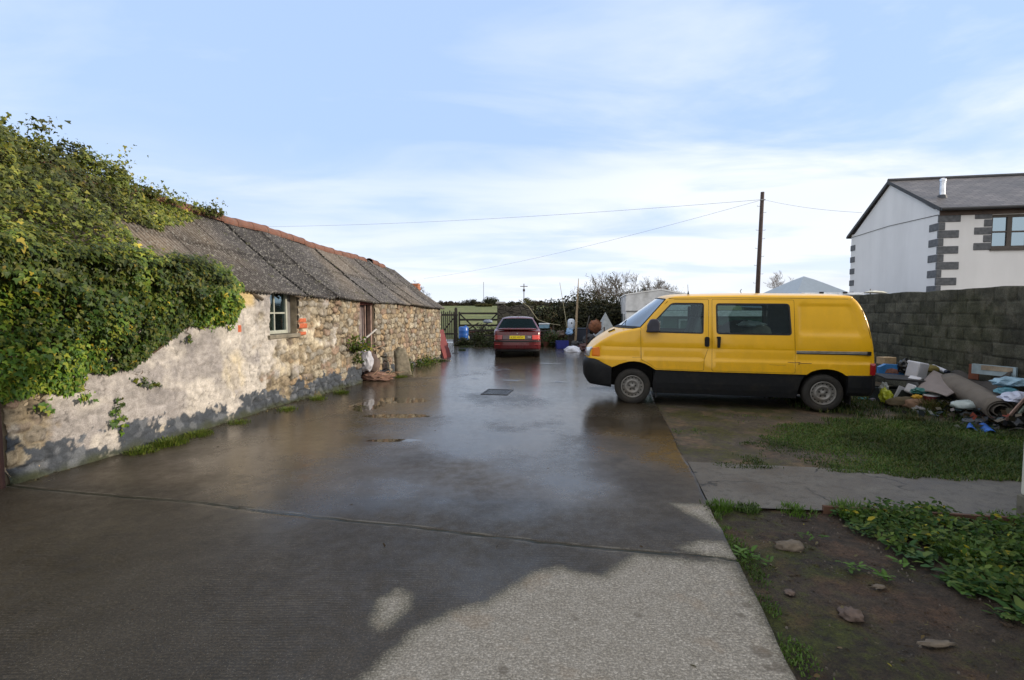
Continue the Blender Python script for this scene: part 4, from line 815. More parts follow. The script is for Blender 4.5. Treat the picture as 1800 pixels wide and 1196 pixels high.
# ================================================================== HOUSE far right
def house():
    hc = (14.3, 17.0); ang = math.atan2(-.1878, .9822)          # local x runs to the right along the front, local y away from the camera
    h = thing('white_house', 'white rendered two storey house with stone quoins and a slate roof', 'house', (hc[0], hc[1], 0), ang)
    L_, D_, EV, RG = 12.0, 6.2, 5.08, 6.66
    def render_mat():
        t = NT('white_render'); n = t.noise(.5, 4); n2 = t.noise(60, 4, .7); st = t.noise(1.2, 5, .6, t.map((1, 1, .15)))
        t.set(col=t.mix(1, t.ramp(n, [(.3, (.74, .73, .73)), (.7, (.82, .81, .81))]), t.ramp(st, [(.35, .92), (.6, 1.0)]), 'MULTIPLY'), rough=.9, nor=t.bump(n2, .25, .01)); return t.m
    mr_ = render_mat()
    wx0, wx1, wz0, wz1 = 1.52, 2.62, 3.70, 4.80
    m = MB()                                                      # front wall with a window hole
    for a, b, c, d in ((0, wx0, 0, EV), (wx1, L_, 0, EV), (wx0, wx1, 0, wz0), (wx0, wx1, wz1, EV)): m.box(a, b, 0, .28, c, d)
    m.build('front_wall', mr_, h)
    m = MB(); m.add([(x, y, z) for x in (0, .28) for y, z in ((.282, 0), (.282, EV), (D_ / 2, RG - .04), (D_ - .28, EV), (D_ - .28, 0))], [(0, 1, 2, 3, 4), (9, 8, 7, 6, 5), (0, 5, 6, 1), (1, 6, 7, 2), (2, 7, 8, 3), (3, 8, 9, 4)]); m.build('gable_wall', mr_, h)
    MB().box(0, L_, D_ - .278, D_, 0, EV).box(L_ - .28, L_, .28, D_ - .28, 0, EV).build('rear_wall', mr_, h)
    # quoins, alternately long and short, proud of the render
    mq = plain('granite_quoin', (.115, .12, .13), .85, var=.35, scale=10, bump=.5)
    qh = .262
    for k in range(19):
        z0 = EV - .22 - (k + 1) * qh; 
        if z0 < .1: break
        lx, ly = ((.60, .05) if k % 2 == 0 else (.15, .50)); jx = rnd.uniform(-.03, .03)
        MB().box(-.025, lx + jx, -.025, ly, z0 + .005, z0 + qh - .005).build('quoin', mq, h, bevel=.015)
        if k % 2 == 1: MB().box(-.024, .34, D_ - .40, D_ + .024, z0 + .005, z0 + qh - .005).build('quoin', mq, h, bevel=.015)
    for k in range(5):
        z0 = wz1 + .12 - (k + 1) * .255; w_ = .66 if k % 2 == 0 else .30
        MB().box(wx0 - w_ * .75, wx0 - .005, -.022, .10, z0 + .01, z0 + .245).build('window_quoin', mq, h, bevel=.015)
        MB().box(wx1 + .005, wx1 + w_ * .75, -.022, .10, z0 + .01, z0 + .245).build('window_quoin', mq, h, bevel=.015)
    MB().box(-.01, L_, -.045, -.004, EV - .26, EV + .02).build('fascia', plain('brown_timber_fascia', (.085, .06, .05), .8, bump=.3), h)
    # slate roof
    t = NT('slate'); br = t.n('TexBrick'); br.offset = .5; br.inputs['Color1'].default_value = (.095, .085, .085, 1); br.inputs['Color2'].default_value = (.15, .135, .13, 1); br.inputs['Mortar'].default_value = (.03, .027, .027, 1)
    br.inputs['Scale'].default_value = 1; br.inputs['Brick Width'].default_value = .30; br.inputs['Row Height'].default_value = .16; br.inputs['Mortar Size'].default_value = .012; br.inputs['Bias'].default_value = -.1
    uvn = t.n('UVMap'); t.l(uvn.outputs[0], br.inputs[0]); nn = t.noise(1.5, 4)
    t.set(col=t.mix(1, br.outputs[0], t.ramp(nn, [(.3, .75), (.7, 1.25)]), 'MULTIPLY'), rough=.5, nor=t.bump(br.outputs[1], -.6, .01))
    m = MB(); ov = .20; dz = (RG - EV) / (D_ / 2) * ov
    pts = [[(-.09, -ov, EV - dz + .08), (-.09, D_ / 2, RG + .08)], [(L_ + .1, -ov, EV - dz + .08), (L_ + .1, D_ / 2, RG + .08)]]
    m.add([pts[0][0], pts[1][0], pts[1][1], pts[0][1], (L_ + .1, D_ + ov, EV - dz + .08), (-.09, D_ + ov, EV - dz + .08)], [(0, 1, 2, 3), (3, 2, 4, 5)])
    rf = m.build('roof', t.m, h); uv = rf.data.uv_layers.new(name='UVMap'); sl = math.hypot(D_ / 2 + ov, RG - EV + dz)
    for pl in rf.data.polygons:
        for li in pl.loop_indices:
            v = rf.data.vertices[rf.data.loops[li].vertex_index].co; uv.data[li].uv = (v.x, 0 if abs(v.y - D_ / 2) > 1 else sl)
    sm = rf.modifiers.new('solid', 'SOLIDIFY'); sm.thickness = .07; sm.offset = -1
    M_DARK = plain('dark_fascia', (.03, .03, .033), .6)
    m = MB(); m.tube([(-.1, D_ / 2, RG + .09), (L_ + .1, D_ / 2, RG + .09)], .075, 8); m.build('ridge_tile', plain('ridge_slate', (.05, .05, .055), .7), rf)
    m = MB().tube([(-.1, -ov - .05, EV - dz + .02), (L_ + .1, -ov - .05, EV - dz + .02)], .055, 8); m.build('gutter', M_DARK, rf)
    m = MB().tube([(-.10, D_ + ov + .05, EV - dz + .02), (L_ + .1, D_ + ov + .05, EV - dz + .02)], .055, 8); m.build('gutter', M_DARK, rf)
    m = MB()
    for y0, y1 in ((-ov, D_ / 2), (D_ + ov, D_ / 2)):
        za, zb = EV - dz + .07, RG + .07; m.add([(x, y, z) for x in (-.115, -.095) for y, z in ((y0, za - .11), (y0, za + .02), (y1, zb + .02), (y1, zb - .11))], [(0, 1, 2, 3), (7, 6, 5, 4), (0, 4, 5, 1), (1, 5, 6, 2), (2, 6, 7, 3), (3, 7, 4, 0)])
    m.build('bargeboard', M_DARK, rf)
    # flue
    fx, fy = .55, .9; fz = EV + fy * (RG - EV) / (D_ / 2)
    fl = MB().lathe([(.085, fz - .1), (.085, fz + .60), (.10, fz + .61), (.10, fz + .67), (.05, fz + .72)], 16, Matrix.Translation((fx, fy, 0))).build('flue', plain('steel_flue', (.6, .62, .66), .25, metal=.9), h, smooth=False)
    MB().lathe([(.20, fz - .12), (.12, fz + .14)], 14, Matrix.Translation((fx, fy, 0))).build('flashing', plain('lead', (.05, .055, .065), .6), fl)
    # window
    mw = plain('brown_window_wood', (.075, .062, .052), .6, bump=.2)
    m = MB(); y0, y1 = .06, .13; xm = (wx0 + wx1) / 2
    for a, b, c, d in ((wx0, wx0 + .07, wz0, wz1), (wx1 - .07, wx1, wz0, wz1), (wx0 + .07, wx1 - .07, wz0, wz0 + .09), (wx0 + .07, wx1 - .07, wz1 - .08, wz1), (xm - .07, xm + .07, wz0 + .09, wz1 - .08), (wx0 + .07, xm - .07, (wz0 + wz1) / 2 - .025, (wz0 + wz1) / 2 + .025), (xm + .07, wx1 - .07, (wz0 + wz1) / 2 - .025, (wz0 + wz1) / 2 + .025)): m.box(a, b, y0, y1, c, d)
    w = m.build('window', mw, h, bevel=.006)
    MB().box(wx0 + .07, wx1 - .07, .10, .105, wz0 + .09, wz1 - .08).build('pane', glassmat('house_glass', (.10, .12, .13), .6, .03, .42, (.62, .80, .95)), w)
    MB().box(wx0 + .05, wx1 - .05, .40, .42, wz0, wz1).build('curtain', plain('net_curtain', (.35, .40, .46), .9), w)
    MB().box(wx0 - .03, wx1 + .03, -.05, .06, wz0 - .07, wz0 - .002).build('sill', mw, w)
    MB().tube([(-.014, .05, EV - .22), (-.014, D_ * .5, EV - .10 + .0), (-.014, D_ - .1, EV - .12)], .010, 4).build('cable', M_DARK, h)
house()
# the white rendered corner of the house the picture is taken beside
M_WR = plain('cream_render', (.55, .54, .46), .85, var=.15, bump=.35, dirt=((.2, .18, .12), .35))
cw = thing('white_corner', 'white rendered house corner at the right edge of the picture', 'house', (4.025, 3.90, 0), -R(10.8))
MB().box(0.0, 3.6, -3.4, 0, .22, 4.2).build('wall', M_WR, cw, bevel=.02)
MB().box(-.012, 3.62, -3.42, .012, -.05, .22).build('plinth', plain('mossy_plinth', (.14, .13, .10), .9, dirt=((.04, .045, .02), .8), scale=12), cw, bevel=.01)
MB().box(.05, 3.6, -3.4, -.05, 4.202, 4.32).build('roof_slab', plain('roof_slab', (.07, .065, .065), .8), cw)
m = MB().box(-1.45, -.05, .0, .03, -.03, .045); b_ = m.build('edging_board', plain('brown_edging', (.10, .05, .03), .85)); b_.location = (4.03, 3.845, 0); b_.rotation_euler = (0, 0, -R(10)); tag(b_, 'rusty brown edging board along the path beside the white corner', 'edging')
# ================================================================== POLES AND WIRES
px_, py_, _ = at(1330, 520, 30.)
tp = thing('telegraph_pole', 'tall dark wooden telegraph pole with climbing steps behind the yellow van', 'pole', (px_, py_, 0))
M_POLE = plain('creosoted_pole', (.055, .036, .032), .85, var=.35, scale=5, bump=.4)
topz = at(1333, 338, 30.)[2]; MB().tube([(0, 0, -.2), (.07, 0, 4), (.17, 0, topz)], [.14, .125, .105], 14).build('shaft', M_POLE, tp, smooth=True)
M_STEEL = plain('galvanised_steel', (.22, .22, .23), .5, metal=.7)
for k, (yy, sg) in enumerate(((363, -1), (374, 1), (405, -1), (405, 1), (420, 1), (437, -1), (451, 1), (467, -1), (482, 1), (498, -1))):
    z = at(1333, yy, 30.)[2]; xx = .17 * z / topz; MB().tube([(xx, 0, z), (xx + sg * .27, 0, z), (xx + sg * .27, 0, z + .05)], .011, 6).build('step', M_STEEL, tp)
MB().box(.02, .28, -.16, -.1, topz - .50, topz - .44).build('bracket', M_STEEL, tp)
def wire(a, b, sag, r_, label):
    pts = []
    for k in range(25):
        f = k / 24; p = [a[i] + (b[i] - a[i]) * f for i in range(3)]; p[2] -= sag * 4 * f * (1 - f); pts.append(p)
    tag(MB().tube(pts, r_, 5).build('wire', plain('wire_black', (.34, .34, .37), .6)), label, 'wire')
wt = (px_ + .17, 29.9, topz - .45)
wire(wt, at(440, 399, 48), .35, .010, 'thin overhead wire running left from the pole across to beyond the barn')
wire(wt, at(745, 490, 62), .5, .009, 'thin overhead wire dropping from the pole to the far left horizon')
hx = (14.3 + .1878 * 5.0 - .05, 17 + .9822 * 5.0, 5.66); wire(wt, at(1515, 374, 22.6), .12, .007, 'thin overhead wire from the pole to the white house gable')
def farpole(px, ptop, pbot, Y, label, arm=True, r_=.12):
    a = at(px, ptop, Y); b = at(px, pbot, Y); r0 = thing('utility_pole', label, 'pole', (a[0], Y, b[2] - 2))
    MB().tube([(0, 0, 0), (0, 0, a[2] - b[2] + 2)], r_, 8).build('shaft', M_POLE, r0)
    if arm:
        h = a[2] - b[2] + 2; MB().box(-1.1, 1.1, -.08, .08, h - .9, h - .7).build('crossarm', M_POLE, r0); MB().box(-.32, .32, -.3, .3, h - 2.3, h - 1.6).build('transformer', M_POLE, r0)
farpole(921, 499, 530, 150, 'distant wooden utility pole with a crossarm on the skyline behind the red car')
farpole(850, 496, 530, 260, 'very thin distant mast on the skyline left of the red car', False, .10)
# ================================================================== TREES
M_BARK = plain('bark', (.085, .07, .055), .95, var=.35, scale=6, bump=.4)
M_TWIG = plain('twig', (.11, .085, .065), .95, var=.3, scale=2)
def bare_tree(name, label, loc, height, seed, stems=1, spread=.6, levels=5, twig=.012, leafy=0, lp=None, group=None, lean=0, kids=(3, 4), mt=None, decay=.68, trunk=None):
    r = random.Random(seed); root = thing(name, label, 'tree', loc, 0, group); T = MB(); Cw = MB(); tips = []
    def grow(p, d, L_, rad, lv):
        n = 3; pts = [p]; dd = d.copy()
        for k in range(n):
            dd = (dd + Vector((r.gauss(0, .16), r.gauss(0, .16), r.gauss(.03, .10)))).normalized(); pts.append(pts[-1] + dd * L_ / n)
        rr = [max(twig * .5, rad * (1 - .42 * k / n)) for k in range(n + 1)]
        (T if lv >= levels - 1 else Cw).tube(pts, rr, 7 if lv >= levels - 1 else 3, cap=False)
        if lv <= 0: tips.append(pts[-1]); return
        for k in range(r.randint(*kids)):
            a = r.uniform(0, 6.28); b = r.uniform(.35, .95) * (1.1 if lv < 3 else .9); ax = dd.cross(Vector((math.cos(a), math.sin(a), .2))).normalized()
            nd = (Matrix.Rotation(b, 3, ax) @ dd); nd.z += .12; i = r.randint(1, n) if k else n; grow(pts[i], nd.normalized(), L_ * r.uniform(decay - .12, decay + .1), rr[i] * .66, lv - 1)
        if lv < levels: tips.extend(pts[2:])
    for s_ in range(stems):
        a = r.uniform(0, 6.28); tl = spread * (r.uniform(.3, 1) if stems > 1 else .1); grow(Vector((math.cos(a) * tl * .25, math.sin(a) * tl * .25, 0)), Vector((math.cos(a) * tl + lean, math.sin(a) * tl, 1)).normalized(), height * (.36 if stems == 1 else .36), height * .022 / (1 if stems == 1 else 1.6), levels)
    T.build('trunk', M_BARK, root, smooth=True, recalc=False); Cw.build('crown', mt or M_TWIG, root, recalc=False)
    if leafy:
        q = np.array([tuple(t) for t in tips]); g = np.random.default_rng(seed); idx = g.integers(0, len(q), leafy); P = q[idx] + g.normal(0, .10, (leafy, 3))
        leaves('foliage', P, g.normal(0, 1, (leafy, 3)), g.normal(0, 1, (leafy, 3)), g.uniform(.05, .10, leafy), tones(leafy, lp or [(.12, .10, .03), (.16, .11, .04)], .3, seed), LEAF_QUAD, M_LEAF, root)
    return root
x, y, z = at(1073, 560, 33.); bare_tree('hawthorn', 'big bare hawthorn bush showing above the hedge left of the caravan', (x, 33., 0), 4.4, 5, 5, .75, 5, .016, 900, [(.14, .10, .03), (.08, .09, .025)])
x, y, z = at(1030, 560, 34.); bare_tree('hawthorn', 'lower spiky bush with russet leaves right of the leaning timber post', (x, 34., 0), 2.9, 6, 5, .9, 4, .016, 900, [(.16, .09, .04), (.10, .07, .03)])
x, y, z = at(1153, 560, 40.); bare_tree('hawthorn', 'bushy bare tree topping the caravan roof', (x, 40., 0), 4.6, 8, 5, .7, 5, .018, 900, [(.12, .10, .035), (.09, .08, .03)])
x, y, z = at(1388, 540, 60.); bare_tree('bare_tree', 'pale bare tree peeping over the grey tent roof', (x, 60., 0), 6.4, 11, 1, .5, 6, .02, 0, kids=(3, 3), mt=plain('pale_twig', (.16, .12, .10), .95), decay=.7)
x, y, z = at(737, 540, 80.); bare_tree('bare_tree', 'round bare tree behind the far end of the barn roof', (x, 80., .9), 6.0, 14, 1, .5, 6, .03, 0, kids=(3, 3), mt=plain('blue_grey_twig', (.14, .13, .13), .95), decay=.68)
def bush(name, label, cat, c, ell, n, size, pal, seed, group=None, tpl=LEAF_QUAD, yellow=.0, trunk=True):
    """crown built from several overlapping leaf clumps"""
    r = np.random.default_rng(seed); root = thing(name, label, cat, c, 0, group); P = []; Q = []
    sh = []
    for e in ell:
        cx, cy, cz, rx, ry, rz = e; m = max(5, int(6 * rx / max(rz, .1)))
        for _ in range(m): d = unit(r.normal(0, 1, 3)); f = r.uniform(.3, .75); sh.append((cx + d[0] * rx * f, cy + d[1] * ry * f, cz + abs(d[2]) * rz * f, rz * r.uniform(.28, .5)))
    w = np.array([s_[3] ** 2 for s_ in sh]); w /= w.sum()
    for s_, wi in zip(sh, w):
        k = max(3, int(n * wi)); d = unit(r.normal(0, 1, (k, 3))); f = r.random(k) ** .4; P.append(np.array(s_[:3]) + d * (s_[3] * f)[:, None]); Q.append(d)
    P = np.concatenate(P); Q = np.concatenate(Q); P[:, 2] = np.maximum(P[:, 2], .02); k = len(P)
    leaves('foliage', P, Q + r.normal(0, .5, (k, 3)) + [0, 0, .3], r.normal(0, 1, (k, 3)), r.uniform(size * .6, size * 1.3, k), tones(k, pal, .35, seed, yellow, r=r), tpl, M_LEAF, root)
    if trunk:
        m = MB()
        for e in ell: m.tube([(e[0] * .6, e[1], 0), (e[0], e[1], e[2] + e[5] * .5)], [.05 * e[5], .02 * e[5]], 6)
        m.build('trunk', M_BARK, root)
    return root
DK = [(.022, .026, .012), (.032, .034, .014), (.016, .019, .010), (.045, .04, .018)]
MIX = [(.045, .045, .022), (.06, .05, .025), (.035, .042, .015), (.07, .055, .03)]
OL = [(.07, .075, .02), (.09, .09, .025), (.05, .055, .018)]
# hedge bank at the end of the yard
def hx_(px, Y): return at(px, 545, Y)[0]
Yh = 27.
bush('hedge', 'dark overgrown hedge bank closing the yard behind the red car', 'hedge', (hx_(1010, Yh), Yh, 0), [(hx_(p, Yh) - hx_(1010, Yh), rnd.uniform(-.3, .3), .1, 1.1, .9, h * 1.12) for p, h in ((915, 1.9), (940, 2.0), (952, 1.9), (965, 2.05), (990, 2.05), (1015, 2.1), (1040, 2.15), (1065, 2.3), (1090, 2.4), (1120, 2.3), (1160, 2.2))], 60000, .15, DK, 31)
bush('bush', 'olive green bush with straw coloured stems left of the leaning timber post', 'bush', (hx_(972, 26), 25.7, 0), [(0, 0, 0, .8, .5, 1.9), (.7, 0, 0, .5, .4, 1.7)], 5000, .09, MIX, 32)
bush('bush', 'tangled russet bush rising behind the hedge right of the leaning timber post', 'bush', (hx_(1050, 30), 30, 0), [(-.6, 0, 1, 1.0, .8, 1.7), (.9, 0, 1, 1.2, .8, 1.9), (2, 0, 1, 1, .8, 2.0)], 6000, .08, [(.09, .065, .035), (.07, .06, .03), (.05, .045, .02)], 33)
bush('undergrowth', 'low green undergrowth at the foot of the hedge right of the car', 'plants', (hx_(975, 23), 22.5, 0), [(0, 0, 0, 1.0, .5, .8), (-.9, .2, 0, .7, .5, .6)], 3500, .08, [(.035, .06, .015), (.05, .075, .02), (.08, .05, .03)], 34)
bush('undergrowth', 'low brambles on the bank left of the red car', 'plants', (hx_(852, 23), 23.2, 0), [(0, 0, 0, .9, .5, .85), (-.9, .3, 0, .7, .5, .55), (.6, -.6, 0, .7, .5, .75)], 5500, .08, [(.03, .04, .013), (.04, .055, .017), (.05, .045, .025)], 35)
# far tree line, one crown after another
tl = [(786, 528, 2.0, 0), (806, 533, 2.2, 1), (824, 525, 3.0, 1), (842, 530, 2.4, 0), (860, 518, 2.3, 2), (875, 530, 2.6, 0), (893, 527, 2.8, 1), (908, 533, 2.6, 0), (926, 523, 3.0, 3), (945, 528, 3.2, 0), (962, 533, 2.8, 1), (985, 530, 3.4, 0), (1008, 532, 3.0, 1), (768, 533, 2.4, 1), (752, 534, 2.2, 0), (846, 538, 1.6, 3)]
pal4 = [[(.055, .042, .032), (.07, .055, .04)], [(.035, .035, .022), (.05, .045, .028)], [(.025, .032, .018), (.035, .04, .02)], [(.06, .06, .022), (.08, .07, .03)]]
nm = ['brownish', 'dark', 'blackish green', 'olive']
for i, (px, py, w, k) in enumerate(tl):
    Y = 135 + (i * 13) % 22 if i != 15 else 120; gx, _, gz = at(px, 543, Y); gz = 2.75; tz = at(px, py, Y)[2]
    bush('field_tree', '%s %s crown on the far field edge, number %s from the left' % (['low', 'rounded', 'upright', 'spreading'][k], nm[k], ['third', 'fourth', 'fifth', 'sixth', 'eighth', 'ninth', 'tenth', 'eleventh', 'twelfth', 'thirteenth', 'fourteenth', 'fifteenth', 'last', 'second', 'first', 'seventh'][i]), 'tree', (gx, Y, gz), [(0, 0, 0, w * 1.5, 1.2, (tz - gz) * .98), (w * .9, .5, 0, w, 1.2, (tz - gz) * .75)], 3000, .34, pal4[k], 60 + i, 'trees along the far field edge')
def fieldhedge():
    r = np.random.default_rng(4); n = 16000; x = r.uniform(-45, 45, n); f = r.random(n); top = .5 + .9 * fbm(x * .25, x * 0, 5); P = np.stack([x, 152 + r.normal(0, 1, n), 2.55 + f * top], -1)
    tag(leaves('far_hedge', P, r.normal(0, 1, (n, 3)) + [0, -1, .3], r.normal(0, 1, (n, 3)), r.uniform(.25, .55, n), tones(n, [(.05, .042, .028), (.06, .05, .032), (.035, .036, .02)], .3, 4), LEAF_QUAD, M_LEAF), 'brown bare hedge line along the far side of the field', 'hedge', None, 'stuff')
fieldhedge()
# ================================================================== VEHICLE SHELLS
def catmull(P, n=4, breaks=()):
    out = []; N_ = len(P)
    for i in range(N_ - 1):
        p0 = P[i - 1] if i > 0 and i not in breaks else P[i]; p3 = P[i + 2] if i + 2 < N_ and (i + 1) not in breaks else P[i + 1]; p1, p2 = P[i], P[i + 1]
        for k in range(n):
            t = k / n; out.append(tuple(.5 * ((2 * b) + (-a + c) * t + (2 * a - 5 * b + 4 * c - d) * t * t + (-a + 3 * b - 3 * c + d) * t ** 3) for a, b, c, d in zip(p0, p1, p2, p3)))
    out.append(tuple(P[-1])); return out
def inset(poly, d):
    n = len(poly); A = sum(poly[i][0] * poly[(i + 1) % n][1] - poly[(i + 1) % n][0] * poly[i][1] for i in range(n)); sg = 1 if A > 0 else -1; out = []
    for i in range(n):
        a, b, c = Vector(poly[i - 1]), Vector(poly[i]), Vector(poly[(i + 1) % n]); e1 = (b - a).normalized(); e2 = (c - b).normalized()
        n1 = Vector((-e1.y, e1.x)) * sg; n2 = Vector((-e2.y, e2.x)) * sg; m = (n1 + n2); m = m / max(.3, m.length_squared) * 2 if m.length > 1e-6 else n1
        out.append(tuple(b + m * d))
    return out
def rounded(poly, r, n=4):
    out = []; N_ = len(poly)
    for i in range(N_):
        a, b, c = Vector(poly[i - 1]), Vector(poly[i]), Vector(poly[(i + 1) % N_]); e1 = (a - b); e2 = (c - b); q = min(r, e1.length * .45, e2.length * .45); p = b + e1.normalized() * q; s_ = b + e2.normalized() * q
        for k in range(n + 1): t = k / n; out.append(tuple(p * (1 - t) ** 2 + b * 2 * t * (1 - t) + s_ * t * t))
    return out
def pin(poly, x, y): return bool(inpoly(poly, np.array(x, float), np.array(y, float)))
def side_regions(outer, loops, grid, lines=()):
    """triangulate a side panel with all loops as creases -> verts, tris"""
    pts = []; edges = []
    def addloop(L, closed=True):
        b = len(pts); pts.extend([Vector(p) for p in L]); edges.extend([(b + i, b + (i + 1) % len(L)) for i in range(len(L) if closed else len(L) - 1)])
    addloop(outer)
    for L in loops: addloop(L)
    for L in lines: addloop(L, False)
    xs = [p[0] for p in outer]; ys = [p[1] for p in outer]; g = np.array([(x, y) for x in np.arange(min(xs), max(xs), grid) for y in np.arange(min(ys), max(ys), grid)])
    k = sdpoly(outer, g[:, 0], g[:, 1]) > grid * .4
    for L in loops: k &= np.abs(sdpoly(L, g[:, 0], g[:, 1])) > grid * .3
    pts.extend([Vector(p) for p in g[k]])
    r = delaunay_2d_cdt(pts, edges, [], 0, 1e-5); V = [(v.x, v.y) for v in r[0]]; T = []
    for f in r[2]:
        cx = sum(V[i][0] for i in f) / len(f); cy = sum(V[i][1] for i in f) / len(f)
        if pin(outer, cx, cy): T.append((tuple(f), cx, cy))
    return V, T
def sub(V, T, fn, mats_fn=None):
    idx = {}; vs = []; fs = []
    for f in T:
        g = []
        for i in f:
            if i not in idx: idx[i] = len(vs); vs.append(fn(*V[i]))
            g.append(idx[i])
        fs.append(tuple(g))
    return vs, fs
def paint(name, col, inside=(.09, .09, .09), rough=.28, coat=.6, dirt=(.10, .075, .04), dz=(.9, .35), dirtamt=.5):
    t = NT(name); n = t.noise(2.0, 5, .6); n2 = t.noise(30, 5, .7)
    c = t.mix(1, col, t.ramp(n, [(.3, .90), (.7, 1.06)]), 'MULTIPLY'); sp = t.n('SeparateXYZ'); t.l(t.obj(), sp.inputs[0])
    low = t.mr(t.math('ADD', sp.outputs[2], t.math('MULTIPLY', n, .3)), dz[0] + .15, dz[1] + .15)
    st = t.noise(7, 4, .6, t.map((1, 1, .12))); d = t.math('MULTIPLY', t.math('ADD', t.math('MULTIPLY', low, .8), .10), t.mr(t.math('ADD', t.math('MULTIPLY', n2, .5), t.math('MULTIPLY', st, .5)), .38, .62))
    c = t.mix(t.math('MULTIPLY', d, dirtamt), c, dirt); geo = t.n('NewGeometry'); c = t.mix(geo.outputs['Backfacing'], c, inside)
    t.set(col=c, rough=t.math('ADD', rough, t.math('MULTIPLY', d, .35)), coat=t.math('MULTIPLY', t.math('SUBTRACT', 1, d), coat), coatr=.06, spec=.5); return t.m
M_BLK = plain('black_plastic', (.006, .007, .009), .65, bump=.15, dirt=((.022, .020, .016), .5), spec=.3)
M_RUB = plain('rubber_seal', (.010, .010, .011), .6)
M_TYRE = plain('tyre_rubber', (.022, .020, .018), .85, bump=.3, dirt=((.05, .04, .03), .6))
M_RIM = plain('dull_steel_rim', (.24, .23, .215), .5, metal=.3, dirt=((.12, .09, .06), .5), scale=10)
M_HOLE = plain('wheel_shadow', (.006, .006, .006), .9)
def wheel(parent, c, r, w, side=-1, holes=16, rimr=.62, name='wheel', rim=None):
    """axis along local Y, outer face towards side"""
    t = bpy.data.objects.new(name, None); COL.objects.link(t); t.parent = parent; t.location = c
    M = Matrix.Rotation(R(90) * -side * -1, 4, 'X') if True else None
    M = Matrix.Rotation(R(-90) * side * -1, 4, 'X')        # local z -> outward
    M = Matrix.Rotation(R(90), 4, 'X') if side < 0 else Matrix.Rotation(R(-90), 4, 'X')
    rr = r * rimr; ty = MB(); ty.lathe([(rr, -w), (r * .90, -w), (r * .985, -w * .86), (r, -w * .6), (r, -w * .18), (r * .985, -w * .06), (r * .93, .005), (r * .80, .014), (rr + .015, .008), (rr, -.01), (rr, -w)], 40, M, cap=False); ty.build('tyre', M_TYRE, t, smooth=True)
    ri = MB(); ri.mi = 0; ri.lathe([(rr + .004, -.002), (rr + .002, .010), (rr - .012, .008), (rr - .02, -.035), (rr * .93, -.045), (rr * .72, -.030), (rr * .66, -.008), (rr * .54, .004), (rr * .50, -.004), (rr * .40, -.022), (rr * .20, -.024), (rr * .17, -.002), (rr * .0001, .0)], 40, M, cap=False)
    ri.lathe([(rr, -w), (rr - .02, -.05), (rr * .8, -.06)], 40, M, cap=False)
    for k in range(holes):
        a = 2 * math.pi * k / holes; rc = rr * .815; d = rr * .062; q = [(rc * math.cos(a) + d * math.cos(b), rc * math.sin(a) + d * .9 * math.sin(b), -.0335) for b in [i * math.pi / 4 for i in range(8)]]
        ri.add([M @ Vector(p) for p in q], [tuple(range(8))], 1)
    for k in range(5):
        a = 2 * math.pi * k / 5 + .3; ri.lathe([(.012, -.022), (.012, -.006), (.004, -.003)], 6, M @ Matrix.Translation((rr * .30 * math.cos(a), rr * .30 * math.sin(a), 0)), 1)
    ri.build('rim', [rim or M_RIM, M_HOLE], t, smooth=True, recalc=False); return t
